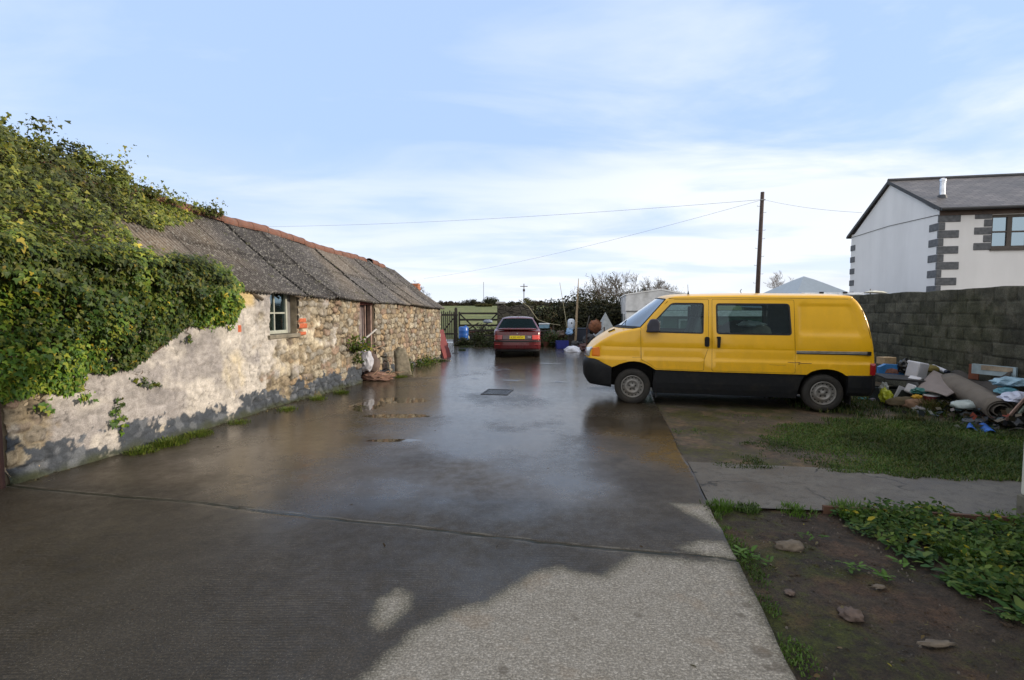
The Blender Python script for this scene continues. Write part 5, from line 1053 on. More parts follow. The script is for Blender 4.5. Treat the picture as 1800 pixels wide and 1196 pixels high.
# ================================================================== YELLOW VAN
def van():
    W2 = .92; VR = -R(13.0)
    v = thing('yellow_van', 'yellow panel van with black lower body parked side on by the block wall', 'van', (2.14, 8.86, 0), VR)
    M_Y = paint('yellow_paint', (.86, .465, .006), (.07, .07, .07), .30, .35, dirtamt=.38)
    S_ = [(3.80, .62), (3.80, .82), (3.785, 1.0), (3.74, 1.27), (3.69, 1.5), (3.60, 1.73), (3.50, 1.865), (3.38, 1.91), (2.6, 1.925), (1.7, 1.932), (.85, 1.925), (.64, 1.905), (.545, 1.865), (.12, 1.37), (-.25, 1.285), (-.50, 1.165), (-.68, 1.04), (-.765, .95), (-.79, .84), (-.79, .64)]
    C_ = [(3.87, .62), (3.87, .82), (3.855, 1.0), (3.81, 1.27), (3.76, 1.5), (3.67, 1.75), (3.56, 1.90), (3.40, 1.955), (2.6, 1.975), (1.7, 1.985), (.8, 1.972), (.54, 1.945), (.42, 1.895), (-.28, 1.385), (-.52, 1.27), (-.74, 1.12), (-.86, .99), (-.895, .91), (-.90, .82), (-.90, .64)]
    n = 5; Sc = catmull(S_, n, (12, 13)); Cc = catmull(C_, n, (12, 13))
    def hw(x, z):
        h = W2 - (.125 * ((z - 1.08) / .85) ** 1.35 if z > 1.08 else 0) - (.03 * ((.75 - z) / .5) ** 2 if z < .75 else 0)
        if x < -.15: h -= .17 * ((-.15 - x) / .64) ** 2.4
        if x > 3.3: h -= .035 * ((x - 3.3) / .5) ** 2
        return h
    def crease(x, z):                                        # the lower body stands 12 mm proud below the waist moulding, a shallow swage above
        zl = .825 - .006 * x; o_ = .014 * float(sstep(zl + .012, zl - .004, z)); zu = 1.025 - .007 * x; o_ += -.006 * math.exp(-((z - zu) / .012) ** 2); return o_
    RIM = .055
    # inward offset of the side outline
    Si = []
    for i in range(len(Sc)):
        a = Vector(Sc[max(0, i - 1)]); b = Vector(Sc[min(len(Sc) - 1, i + 1)]); d = (b - a).normalized(); nrm = Vector((-d.y, d.x)); nrm = nrm if nrm.dot(Vector((1.5, 1.0)) - Vector(Sc[i])) > 0 else -nrm; q = Vector(Sc[i]) + nrm * RIM
        if i == 0 or i == len(Sc) - 1: q = Vector((Sc[i][0] - math.copysign(RIM, Sc[i][0]), Sc[i][1]))
        Si.append(tuple(q))
    farch = [(-.37, .655), (-.315, .675), (-.217, .722), (-.07, .765), (.03, .772), (.126, .762), (.21, .735), (.30, .69), (.39, .632)]; rarch = [(2.79, .612), (2.86, .665), (2.94, .695), (3.02, .71), (3.10, .713), (3.186, .703), (3.26, .68), (3.32, .65), (3.37, .612)]
    outer = list(Si) + [(-.60, .645)] + farch + [(1.3, .618), (2.6, .614)] + rarch
    fd = rounded([(.145, .80), (.125, 1.37), (.565, 1.862), (1.262, 1.862), (1.262, 1.03), (1.195, .82), (1.19, .632), (.40, .645), (.26, .745)], .03, 3)
    sdr = rounded([(1.312, 1.866), (2.60, 1.846), (2.62, .63), (1.318, .632)], .03, 3)
    fw_ = rounded([(.215, 1.285), (.245, 1.36), (.635, 1.79), (.70, 1.805), (1.185, 1.80), (1.178, 1.268)], .045, 4)
    sw_ = rounded([(1.375, 1.795), (2.53, 1.785), (2.56, 1.255), (1.385, 1.265)], .06, 4)
    rec = rounded([(2.655, 1.78), (3.44, 1.765), (3.52, 1.60), (3.585, 1.32), (3.57, 1.255), (2.70, 1.255), (2.65, 1.31)], .07, 4)
    fdi = inset(fd, .005); sdi = inset(sdr, .005); fwi = inset(fw_, .022); swi = inset(sw_, .026); reci = inset(rec, .022)
    zl = lambda x: .825 - .006 * x
    lines = [[(x, zl(x) + dz) for x in np.linspace(-.70, 3.70, 40)] for dz in (.012, -.004)] + [[(x, 1.025 - .007 * x + dz) for x in np.linspace(-.5, 3.68, 40)] for dz in (-.014, 0, .014)]
    V, T = side_regions(outer, [fd, fdi, sdr, sdi, fw_, fwi, sw_, swi, rec, reci], .085, lines)
    reg = {}
    for f, cx, cy in T:
        if pin(fwi, cx, cy) or pin(swi, cx, cy): k = 'glassF' if cx < 1.28 else 'glassS'
        elif pin(fw_, cx, cy) or pin(sw_, cx, cy): k = 'sealF' if cx < 1.28 else 'sealS'
        elif pin(fdi, cx, cy): k = 'front_door'
        elif pin(sdi, cx, cy): k = 'sliding_door'
        elif pin(fd, cx, cy) or pin(sdr, cx, cy): k = 'gap'
        else: k = 'body'
        reg.setdefault(k, []).append(f)
    def rdep(x, z): return -.013 * float(sstep(0, .022, sdpoly(rec, np.array(x), np.array(z)))) if 2.5 < x else 0
    body = MB()
    for sg in (-1, 1):
        def P(x, z, off=0): return (x, W2 + sg * (hw(x, z) + crease(x, z) + rdep(x, z) + off), z)
        vs, fs = sub(V, reg['body'], P); body.add(vs, fs if sg < 0 else [f[::-1] for f in fs], 0)
        vs, fs = sub(V, reg['gap'], lambda x, z: P(x, z, -.012)); body.add(vs, fs, 1)
        for nm_ in ('front_door', 'sliding_door'):
            vs, fs = sub(V, reg[nm_], P); d = MB().add(vs, fs).build(nm_, M_Y, v, smooth=True, recalc=False)
            # make the normals face out
            if sum(p.normal.y for p in d.data.polygons) * sg < 0: d.data.flip_normals()
            if sg < 0: door = d
            sfx = 'F' if nm_ == 'front_door' else 'S'
            vs, fs = sub(V, reg['seal' + sfx], lambda x, z: P(x, z, .003)); MB().add(vs, fs).build('window_seal', M_RUB, d)
            vs, fs = sub(V, reg['glass' + sfx], lambda x, z: P(x, z, -.004)); MB().add(vs, fs).build('window', M_VG, d)
            if sg < 0:
                hx0, hz0 = ((1.232, 1.135) if sfx == 'F' else (1.43, 1.135))
                y_ = W2 - hw(hx0, hz0); hm = MB()
                if sfx == 'F': hm.prism(rounded([(hx0 - .035, hz0 - .085), (hx0 + .04, hz0 - .085), (hx0 + .04, hz0 + .085), (hx0 - .035, hz0 + .085)], .03), y_ - .03, y_ + .01)
                else: hm.prism(rounded([(hx0 - .03, hz0 - .10), (hx0 + .012, hz0 - .10), (hx0 + .022, hz0 + .06), (hx0 + .022, hz0 + .09), (hx0 - .045, hz0 + .09), (hx0 - .03, hz0 + .05)], .012), y_ - .04, y_ + .01)
                hm.build('handle', M_BLK, d, bevel=.006)
    # rim and skin over the top, nose and tail
    NR = 5; NA = 14
    rows = []
    for i in range(len(Sc)):
        row = []; yb = hw(*Si[i]) + crease(*Si[i]); ye = None
        left = []
        for k in range(NR):
            th = (k / NR) * math.pi / 2; f = math.sin(th); q = (Si[i][0] + (Sc[i][0] - Si[i][0]) * f, Si[i][1] + (Sc[i][1] - Si[i][1]) * f); left.append((q[0], yb - RIM * (1 - math.cos(th)), q[1]))
        ye = yb - RIM; mid = []
        for k in range(NA + 1):
            y = ye - 2 * ye * k / NA; w = 1 - abs(y / ye) ** 2.3; mid.append((Sc[i][0] + (Cc[i][0] - Sc[i][0]) * w, y, Sc[i][1] + (Cc[i][1] - Sc[i][1]) * w))
        full = [(x, W2 - y, z) for x, y, z in left] + [(x, W2 - y, z) for x, y, z in mid] + [(x, W2 + y, z) for x, y, z in reversed(left)]
        rows.append(full)
    wt0, wt1 = 12 * n, 13 * n; J0, J1 = NR - 1, NR + NA + 1                       # windscreen rows and columns
    rs0, rs1 = 3 * n, 5 * n + 3
    vs = [p for r_ in rows for p in r_]; wdt = len(rows[0]); fb = []; fg = []; fr_ = []
    for i in range(len(rows) - 1):
        for j in range(wdt - 1):
            f = (i * wdt + j, i * wdt + j + 1, (i + 1) * wdt + j + 1, (i + 1) * wdt + j)
            if wt0 <= i < wt1 and J0 <= j < J1: fg.append(f)
            elif rs0 <= i < rs1 and NR + 2 <= j < NR + NA - 2: fr_.append(f)
            else: fb.append(f)
    body.add(vs, fb, 0)
    bo = body.build('body', [M_Y, M_RUB], v, smooth=True, recalc=False)
    bm = bmesh.new(); bm.from_mesh(bo.data); bmesh.ops.remove_doubles(bm, verts=bm.verts, dist=.0012); bmesh.ops.recalc_face_normals(bm, faces=bm.faces); bm.to_mesh(bo.data); bm.free()
    up = [p for p in bo.data.polygons if p.center.z > 1.9 and 1 < p.center.x < 2.5]
    if up and sum(p.normal.z for p in up) < 0: bo.data.flip_normals()
    MB().add(vs, fg).build('windscreen', M_WS, v, smooth=True); MB().add(vs, fr_).build('rear_window', M_VG, v, smooth=True)
    # seal round the windscreen
    ws = MB(); e0 = rows[wt0][J0:J1 + 1]; e1 = rows[wt1][J0:J1 + 1]; s0 = [rows[i][J0] for i in range(wt0, wt1 + 1)]; s1 = [rows[i][J1] for i in range(wt0, wt1 + 1)]
    for q in (e0, e1, s0, s1): ws.tube(q, .013, 5)
    ws.build('windscreen_seal', M_RUB, v)
    ck = MB(); P0 = [Vector(p) for p in rows[wt1][J0:J1 + 1]]; P1 = [Vector(p) for p in rows[wt1 + 2][J0:J1 + 1]]; ck.grid([[tuple(p + Vector((-.005, 0, .006))) for p in P0], [tuple(p + Vector((0, 0, .006))) for p in P1]]); ck.build('scuttle_panel', M_BLK, v)
    for yy in (.35, 1.15): MB().tube([(-.20, yy, 1.40), (-.14, yy + .25, 1.465), (-.02, yy + .55, 1.55)], .008, 5).build('wiper', M_RUB, v)
    # hood vent
    MB().prism([(-.44, 1.275), (-.34, 1.325), (-.33, 1.333), (-.45, 1.285)], .36, .62).build('bonnet_vent', M_BLK, v)
    # lower body, black
    lo = MB()
    cl = [(.395, .628), (1.3, .616), (2.78, .610), (2.715, .50), (2.68, .36), (2.66, .205), (1.3, .215), (.36, .232), (.345, .40)]
    for sg in (-1, 1):
        lv, lt = side_regions(cl, [], .1); vs2, fs2 = sub(lv, [t_[0] for t_ in lt], lambda x, z: (x, W2 + sg * (W2 - .012 - .05 * max(0, (.45 - z) / .3) ** 2), z)); lo.add(vs2, fs2)
    lo.box(.36, 2.66, .08, 1.76, .21, .23).box(.36, .38, .08, 1.76, .22, .62).box(2.64, 2.66, .08, 1.76, .22, .62)
    lo.build('sill', M_BLK, v, recalc=True)
    for cx_, fr0 in ((.0, 0), (3.06, 0)):
        pr = [(cx_ - .40, .28), (cx_ - .39, .50), (cx_ - .31, .66), (cx_ - .15, .745), (cx_ + .03, .77), (cx_ + .20, .74), (cx_ + .33, .65), (cx_ + .40, .50), (cx_ + .40, .25)]
        if fr0 == 0 and cx_ > 1: pr = [(x, z - .055) for x, z in pr]
        for ya, yb_, yy in ((.035, .42, .42), (1.42, 1.805, 1.42)):
          ub = MB().grid([[(x, ya, z) for x, z in pr], [(x, yb_, z) for x, z in pr]]); ub.add([(x, yy, z) for x, z in pr], [tuple(range(len(pr)))])
          ub.build('wheel_housing', plain('underbody', (.012, .011, .010), .9), v)
    ub = MB(); ub.box(-.75, 3.76, .44, 1.40, .31, .598).box(3.46, 3.78, .06, 1.78, .30, .60); ub.build('chassis', plain('underbody', (.012, .011, .010), .9), v)
    fl = MB().box(-.10, .44, .44, 1.40, .60, .66).box(.44, 2.64, .07, 1.77, .60, .66).box(2.64, 3.74, .44, 1.40, .60, .66); fl.build('floor', plain('grey_floor', (.04, .04, .042), .8), v)
    # bumpers
    def bumper(name, plan, prof, mt):
        b = MB(); G = []
        for (x, y, nx, ny) in plan: G.append([(x + nx * o_, y + ny * o_, z) for o_, z in prof])
        b.grid(G); b.add(G[0], [tuple(range(len(prof)))]); b.add(G[-1], [tuple(range(len(prof)))[::-1]]); return b.build(name, mt, v, smooth=False)
    pl = [(-.37, -.005, 0, -1), (-.50, .0, -.05, -1), (-.62, .02, -.35, -.95), (-.72, .075, -.7, -.7), (-.78, .16, -.93, -.35), (-.81, .30, -1, -.1), (-.84, .60, -1, 0), (-.85, .92, -1, 0)]
    pl2 = pl + [(x, 1.84 - y, nx, -ny) for x, y, nx, ny in reversed(pl[:-1])]
    pr = [(-.08, .655), (.045, .665), (.085, .64), (.095, .58), (.085, .50), (.05, .42), (.01, .355), (-.02, .33), (-.10, .33)]
    pr_s = pr; bump_ = []
    b = MB(); G = []
    for (x, y, nx, ny) in pl2:
        fr = min(1, max(0, (-.37 - x) / .3)); G.append([(x + nx * o_ * (.35 + .65 * fr), y + ny * o_ * (.35 + .65 * fr) * .5, z + (.14 * fr if k_ < 2 else .10 * fr * (k_ < 4)) + (-.03 * (1 - fr) if k_ > 6 else 0)) for k_, (o_, z) in enumerate(pr)])
    b.grid(G); b.add(G[0], [tuple(range(len(pr)))]); b.add(G[-1], [tuple(range(len(pr)))[::-1]]); b.build('front_bumper', M_BLK, v, smooth=True)
    pl = [(3.40, .012, 0, -1), (3.60, .02, .1, -1), (3.74, .05, .6, -.8), (3.82, .14, 1, -.3), (3.85, .5, 1, 0), (3.86, .92, 1, 0)]; pl2 = pl + [(x, 1.84 - y, nx, -ny) for x, y, nx, ny in reversed(pl[:-1])]
    bumper('rear_bumper', pl2, [(-.05, .61), (.02, .618), (.03, .60), (.03, .42), (.015, .33), (-.02, .28), (-.06, .28)], M_BLK)
    # lamps on the front corner: built on the curved skin
    def skin(i0, i1, j0, j1, off, x0=None):
        G = []
        for i in range(i0, i1 + 1):
            r_ = []
            for j in range(j0, j1 + 1):
                p = Vector(rows[i][j]); a = Vector(rows[min(i + 1, len(rows) - 1)][j]) - Vector(rows[max(i - 1, 0)][j]); b2 = Vector(rows[i][min(j + 1, wdt - 1)]) - Vector(rows[i][max(0, j - 1)]); nn = a.cross(b2).normalized()
                if nn.dot(p - Vector((1.5, .92, 1.1))) < 0: nn = -nn
                r_.append(tuple(p + nn * off))
            G.append(r_)
        return G
    il = [i for i in range(len(Sc)) if i > 15 * n and .835 < Sc[i][1] < 1.02]; i0, i1 = il[0], il[-1]
    for jA, jB, nm_, mt in ((2, NR + 4, 'headlight', M_HL), (wdt - NR - 5, wdt - 3, 'headlight', M_HL), (NR + 4, wdt - NR - 5, 'grille', M_BLK)):
        G = skin(i0, i1, jA, jB, .008); MB().grid(G).build(nm_, mt, v, smooth=True, solid=.01)
    for sg in (-1, 1):
        ip = rounded([(-.745, .99), (-.585, 1.012), (-.578, .845), (-.735, .835)], .012, 2); lv, lt = side_regions(ip, [], .03)
        vs2, fs2 = sub(lv, [t_[0] for t_ in lt], lambda x, z: (x, W2 + sg * (hw(x, z) + crease(x, z) + .007 - (.05 * max(0, (-.70 - x) / .05) ** 2)), z)); MB().add(vs2, fs2).build('indicator', M_IND, v, solid=.012)
        rp = rounded([(3.715, .815), (3.795, .815), (3.795, .632), (3.715, .632)], .012, 2); lv, lt = side_regions(rp, [], .03)
        vs2, fs2 = sub(lv, [t_[0] for t_ in lt], lambda x, z: (x, W2 + sg * (hw(x, z) + crease(x, z) + .006), z)); MB().add(vs2, fs2).build('rear_light', M_RL, v, solid=.012)
        jr = (0, NR + 1) if sg < 0 else (wdt - NR - 2, wdt - 1)
        MB().grid(skin(0, n, jr[0], jr[1], .006)).build('rear_lamp_lens', M_RL, v)
    # seams on the rear corner and across the nose panel
    def seam(pts, wd_=.004, name='seam'):
        m = MB(); m.tube([(x, W2 - hw(x, z) - crease(x, z) + .0015, z) for x, z in pts], wd_, 4, cap=False); return m.build(name, M_RUB, v)
    seam([(3.60, 1.68), (3.66, 1.5), (3.71, 1.27), (3.735, 1.0), (3.735, .82)]); seam([(-.58, 1.028), (.13, 1.026)], .0035); seam([(.135, 1.36), (.14, 1.0), (.143, .79)], .0035)
    seam([(.12, 1.37), (.30, 1.585), (.52, 1.85)], .003); seam([(.60, 1.883), (1.6, 1.888), (2.6, 1.872), (3.40, 1.855)], .0045, 'roof_gutter'); seam([(-.62, .845), (0, .838), (.14, .836)], .0035)
    # sliding rail
    y_ = W2 - hw(3, 1.0); m = MB().box(2.63, 3.70, y_ - .016, y_ + .01, .988, 1.005).box(2.63, 3.70, y_ - .008, y_ + .01, .965, .985); m.build('door_rail', plain('rail_alloy', (.42, .40, .36), .4, metal=.6), v)
    m = MB().box(2.63, 3.70, y_ - .006, y_ + .01, .950, .964).box(3.66, 3.715, y_ - .018, y_ + .012, .945, 1.008); m.build('rail_stop', M_BLK, v)
    # dent and scratches at the foot of the sliding door
    mt = plain('bare_rust', (.07, .035, .02), .8)
    for pts in ([(2.50, .812), (2.60, .806), (2.69, .812)], [(2.66, .802), (2.72, .80), (2.86, .798)], [(2.66, .79), (2.67, .775), (2.69, .80)], [(2.22, .765), (2.35, .758), (2.47, .762)]): seam(pts, .0055 if pts[0][0] > 2.3 else .003, 'scratch').data.materials[0] = mt
    # mirror
    mb_ = MB(); ym = W2 - hw(.3, 1.4)
    mp = rounded([(.235, 1.29), (.235, 1.42), (.29, 1.52), (.41, 1.525), (.44, 1.44), (.44, 1.30)], .03, 3); mb_.prism(mp, ym - .20, ym - .06); mi_ = mb_.build('mirror', plain('mirror_housing', (.03, .032, .05), .45), v, bevel=.02)
    MB().tube([(.34, ym - .08, 1.33), (.30, ym + .02, 1.31)], .03, 6).build('mirror_arm', M_BLK, mi_)
    MB().box(.442, .447, ym - .19, ym - .07, 1.32, 1.49).build('mirror_glass', plain('mirror_glass', (.6, .6, .6), .05, metal=1), mi_)
    # aerial, roof bolts
    MB().tube([(.95, .35, 1.96), (.94, .35, 2.13)], .004, 4).lathe([(.02, 1.955), (.012, 1.99), (.003, 2.02)], 8, Matrix.Translation((.95, .35, 0))).build('aerial', M_RUB, v)
    MB().tube([(1.82, .30, 1.97), (1.80, .30, 2.0), (1.82, .30, 2.04)], .006, 4).build('roof_hook', M_RUB, v)
    # inside
    M_SEAT = plain('grey_seat_cloth', (.22, .22, .20), .95, bump=.2)
    for yy in (.38, 1.38):
        s_ = MB().box(.62, 1.12, yy - .24, yy + .24, .98, 1.12).build('seat', M_SEAT, v, bevel=.04)
        Mx = Matrix.Translation((1.05, yy, 1.10)) @ Matrix.Rotation(R(14), 4, 'Y'); MB().box(-.06, .07, -.23, .23, 0, .46, Mx, taper=.02).build('backrest', M_SEAT, s_, bevel=.04); MB().box(-.045, .05, -.13, .13, .49, .68, Mx).build('headrest', M_SEAT, s_, bevel=.04)
    MB().box(-.05, .18, .14, 1.7, 1.12, 1.30).build('dashboard', M_BLK, v, bevel=.03)
    sw = MB().lathe([(.19, -.01), (.205, 0), (.19, .012), (.178, 0), (.19, -.01)], 24, Matrix.Translation((.36, 1.38, 1.32)) @ Matrix.Rotation(R(-60), 4, 'Y'), cap=False).build('steering_wheel', M_RUB, v)
    MB().box(1.30, 1.33, .14, 1.70, .66, 1.18).build('partition', M_BLK, v)
    MB().tube([(1.12, 1.70, 1.2), (1.12, 1.66, 1.75)], .03, 6).build('door_pillar', M_BLK, v)
    for c, r_, sd in (((0, .03, .315), .315, -1), ((3.06, .03, .308), .308, -1), ((0, 1.81, .315), .315, 1), ((3.06, 1.81, .308), .308, 1)): wheel(v, c, r_, .20, sd)
    for x in (.40, 3.46): MB().box(x, x + .02, .06, .28, .13, .45).build('mudflap', M_RUB, v)
    return v
M_VG = glassmat('van_window_glass', (.42, .54, .55), .4, .01, .04)
t = NT('windscreen_glass'); t.set(col=(.12, .15, .19), rough=.14, spec=.9, coat=1, coatr=.05); M_WS = t.m
def lens(name, col, rough=.12):
    t = NT(name); w = t.n('TexWave', wave_type='BANDS', bands_direction='Z'); w.inputs['Scale'].default_value = 40; t.l(t.obj(), w.inputs[0])
    t.set(col=t.mix(t.mr(w.outputs[0], .3, .7), col, tuple(c * .75 for c in col)), rough=rough, coat=.8, coatr=.04, nor=t.bump(w.outputs[0], .3, .003)); return t.m
M_HL = lens('headlamp_glass', (.40, .43, .45)); M_IND = lens('amber_lens', (.95, .24, .01)); M_RL = lens('red_lens', (.35, .010, .012))
VAN = van()
# load seen inside the van
def vanpt(x, y, z): a = -R(13.0); return (2.14 + x * math.cos(a) - y * math.sin(a), 8.86 + x * math.sin(a) + y * math.cos(a), z)
tag(crumple('dust_sheet', vanpt(2.0, .9, .95), (.62, .5, .52), plain('brown_blanket', (.07, .06, .05), .95), 5, .25, 1.6), 'dark brown blanket heaped inside the yellow van behind its side window', 'blanket')
tag(crumple('carrier_bag', vanpt(2.05, .55, 1.42), (.22, .10, .06), plain('silver_plastic', (.55, .56, .55), .35), 8, .4, 2.5, sharp=True), 'crumpled silver bag on the blanket inside the yellow van', 'bag')
MBx = MB().box(-.12, .12, -.1, .1, 0, .5); o = MBx.build('cardboard_tube', plain('brown_card', (.16, .09, .045), .9), bevel=.01); o.location = vanpt(1.50, 1.1, .9); o.rotation_euler = (0, R(8), 0); tag(o, 'upright brown board inside the van just behind the front seats', 'board')
# ================================================================== RED CAR, rear towards the camera
def car():
    c = thing('red_car', 'dark red saloon car seen from behind at the far end of the yard', 'car', (.18, 17.35, 0), R(90) - R(1.5))
    M_R = paint('dark_red_paint', (.095, .002, .007), (.03, .03, .03), .25, .35, dirt=(.05, .035, .03), dz=(.7, .25), dirtamt=.3)
    # local x runs forward from the rear bumper, y across
    S_ = [(.12, .30), (.10, .42), (.09, .58), (.12, .72), (.20, .93), (.34, .965), (.62, .985), (1.20, 1.33), (1.34, 1.375), (1.9, 1.385), (2.5, 1.34), (3.2, .98), (3.6, .93), (4.1, .80), (4.25, .62), (4.25, .35)]
    C_ = [(.0, .30), (-.02, .42), (-.02, .58), (.03, .72), (.09, .945), (.24, .99), (.52, 1.0), (1.12, 1.36), (1.30, 1.415), (1.9, 1.43), (2.45, 1.39), (3.05, 1.02), (3.6, .97), (4.2, .82), (4.36, .62), (4.36, .35)]
    n = 4; Sc = catmull(S_, n, (6, 7)); Cc = catmull(C_, n, (6, 7)); W_ = .83
    def hw(x, z):
        h = W_ - (.27 * ((z - .92) / .46) ** 1.1 if z > .92 else 0) - (.03 * ((.45 - z) / .2) if z < .45 else 0)
        if x < .5: h -= .09 * ((.5 - x) / .45) ** 2
        if x > 3.6: h -= .15 * ((x - 3.6) / .7) ** 2
        return h
    rows = []
    for i in range(len(Sc)):
        yb = hw(*Sc[i]); NA = 20; row = [(Sc[i][0] + .0, yb, Sc[i][1])]
        for k in range(NA + 1):
            y = yb * (1 - .0) * (1 - 2 * k / NA); w = 1 - abs(y / yb) ** 3.2; row.append((Sc[i][0] + (Cc[i][0] - Sc[i][0]) * w, y, Sc[i][1] + (Cc[i][1] - Sc[i][1]) * w))
        rows.append(row[1:])
    wd_ = len(rows[0]); vs = [p for r_ in rows for p in r_]; fb, fg = [], []
    for i in range(len(rows) - 1):
        for j in range(wd_ - 1):
            f = (i * wd_ + j, i * wd_ + j + 1, (i + 1) * wd_ + j + 1, (i + 1) * wd_ + j)
            (fg if (6 * n <= i < 7 * n and 1 <= j < wd_ - 2) or (10 * n <= i < 11 * n and 1 <= j < wd_ - 2) else fb).append(f)
    b = MB().add(vs, fb)
    # sides
    outer = list(Sc) + [(3.9, .22), (3.85, .45), (3.68, .62), (3.45, .66), (3.2, .62), (3.05, .45), (3.0, .22), (1.25, .22), (1.2, .45), (1.03, .62), (.80, .66), (.56, .60), (.42, .45), (.38, .26)]
    w1 = rounded([(.98, 1.02), (1.36, 1.30), (1.62, 1.32), (1.62, 1.0)], .03, 2); w2 = rounded([(1.68, 1.0), (1.68, 1.32), (2.35, 1.29), (2.85, 1.0)], .03, 2)
    V, T = side_regions(outer, [w1, w2], .14)
    for sg in (-1, 1):
        q = [f for f, cx, cy in T if not (pin(w1, cx, cy) or pin(w2, cx, cy))]; v2, f2 = sub(V, q, lambda x, z: (x, sg * hw(x, z), z)); b.add(v2, f2)
        q = [f for f, cx, cy in T if (pin(w1, cx, cy) or pin(w2, cx, cy))]; v2, f2 = sub(V, q, lambda x, z: (x, sg * (hw(x, z) - .004), z)); MB().add(v2, f2).build('side_window', M_CG, c)
    bo = b.build('body', M_R, c, smooth=True); bm = bmesh.new(); bm.from_mesh(bo.data); bmesh.ops.remove_doubles(bm, verts=bm.verts, dist=.004); bmesh.ops.recalc_face_normals(bm, faces=bm.faces); bm.to_mesh(bo.data); bm.free()
    rw = [f for f in fg if f[0] < 8 * n * wd_]; MB().add(vs, rw).build('rear_window', M_CG, c, smooth=True); MB().add(vs, [f for f in fg if f not in rw]).build('windscreen', M_CG, c, smooth=True)
    m = MB(); 
    for q in (rows[6 * n][1:wd_ - 1], rows[7 * n][1:wd_ - 1], [rows[i][1] for i in range(6 * n, 7 * n + 1)], [rows[i][wd_ - 2] for i in range(6 * n, 7 * n + 1)]): m.tube(q, .012, 4)
    m.build('window_seal', M_RUB, c)
    # spoiler lip
    m = MB(); G = []
    for y in np.linspace(-.66, .66, 17): k = 1 - abs(y / .66) ** 6; G.append([(.02 + .10 * (1 - k), y, .975 + .0 * k), (.0 + .1 * (1 - k), y, 1.005 + .02 * k), (.14, y, 1.03 + .02 * k), (.16, y, .995)])
    m.grid(G, wrap=True); m.build('spoiler', M_R, c, smooth=True)
    # bumper
    m = MB(); G = []
    for a in np.linspace(-1, 1, 21):
        y = a * .81; x = -.08 + .19 * abs(a) ** 5; G.append([(x + .12, y, .60), (x + .01, y, .605), (x - .01, y, .585), (x - .015, y, .46), (x + .0, y, .36), (x + .03, y, .32), (x + .14, y, .31)])
    m.grid(G); bu = m.build('bumper', M_R, c, smooth=False)
    m = MB(); G = []
    for a in np.linspace(-1, 1, 21): y = a * .815; x = -.088 + .19 * abs(a) ** 5; G.append([(x + .10, y, .612), (x - .006, y, .612), (x - .012, y, .575), (x + .10, y, .575)])
    m.grid(G, wrap=True); m.build('rubbing_strip', M_BLK, bu)
    m = MB(); G = []
    for a in np.linspace(-1, 1, 15): y = a * .76; x = -.055 + .17 * abs(a) ** 5; G.append([(x, y, .335), (x + .01, y, .25), (x + .12, y, .25)])
    m.grid(G); m.build('valance', M_BLK, bu)
    MB().box(.15, 4.1, -.7, .7, .2, .3).build('underside', M_HOLE, c)
    # boot seam, badges, handle
    m = MB().tube([(-.012 + .02 * abs(y), y, .655 + 0 * y) for y in np.linspace(-.66, .66, 9)], .005, 4); m.build('boot_seam', M_RUB, c)
    for sg in (1, -1):
        G = []
        for z in (.655, .70, .76, .80):
            G.append([(.02 + .08 * max(0, (abs(y) - .55) / .25) ** 2 - .015 + (z - .66) * .25, sg * y, z) for y in (.52, .60, .68, .74, .775)])
        tl_ = MB().grid(G).build('tail_light', M_TLR if sg < 0 else M_TLL, c, solid=.03)
        MB().box(-.05, .0, sg * .68 - .09, sg * .68 + .09, .475, .50).build('reflector', M_RL, bu)
    G = [[(.0 + (z - .66) * .25, y, z) for y in np.linspace(-.50, .50, 9)] for z in (.66, .80)]
    MB().grid(G).build('tail_panel', plain('dark_smoked_red', (.035, .004, .008), .25, coat=.8), c, solid=.006)
    pl = MB().box(-.035, -.02, -.26, .26, .675, .785).build('number_plate', plain('yellow_plate', (.95, .72, .02), .5, var=.05), c)
    M = Matrix.Translation((-.037, 0, .728)) @ Matrix(((0, 0, -1, 0), (-1, 0, 0, 0), (0, 1, 0, 0), (0, 0, 0, 1)))
    textmesh('plate_lettering', 'K355 WCM', .098, plain('plate_black', (.05, .04, .01), .5), pl, M, .001, .90)
    M = Matrix.Translation((-.004 + .02, -.42, .735)) @ Matrix(((0, 0, -1, 0), (-1, 0, 0, 0), (0, 1, 0, 0), (0, 0, 0, 1)))
    textmesh('badge', 'TD', .085, plain('chrome_letters', (.6, .58, .6), .25, metal=.9), c, Matrix.Translation((-.02, 0, 0)) @ M, .004, 1.1, .003)
    MB().lathe([(.001, 0), (.022, .001), (.022, .006)], 16, Matrix.Translation((.02, 0, .86)) @ Matrix.Rotation(R(-90), 4, 'Y')).build('emblem', plain('chrome', (.5, .5, .5), .2, metal=1), c)
    for y in (-.33, -.42): MB().tube([(.0, y, .27), (.35, y, .27)], .028, 12).build('exhaust', plain('exhaust_steel', (.35, .34, .32), .35, metal=.9), c)
    MB().tube([(1.32, -.02, 1.41), (1.22, -.02, 1.58)], .004, 4).build('aerial', M_RUB, c)
    for yy in (.36, -.36):
        s_ = MB().box(2.0, 2.5, yy - .25, yy + .25, .5, .62).build('seat', plain('car_seat', (.05, .05, .055), .9), c, bevel=.03); MB().box(1.93, 2.06, yy - .24, yy + .24, .6, 1.08).build('backrest', plain('car_seat', (.05, .05, .055), .9), s_, bevel=.04); MB().box(1.95, 2.04, yy - .12, yy + .12, 1.11, 1.26).build('headrest', plain('car_seat', (.05, .05, .055), .9), s_, bevel=.03)
    MB().box(1.0, 1.15, -.6, .6, .5, 1.0).build('rear_seat', plain('car_seat', (.05, .05, .055), .9), c, bevel=.04)
    for x in (.80, 3.45):
        for sg in (-1, 1): wheel(c, (x, sg * .80, .295), .295, .19, sg, 12)
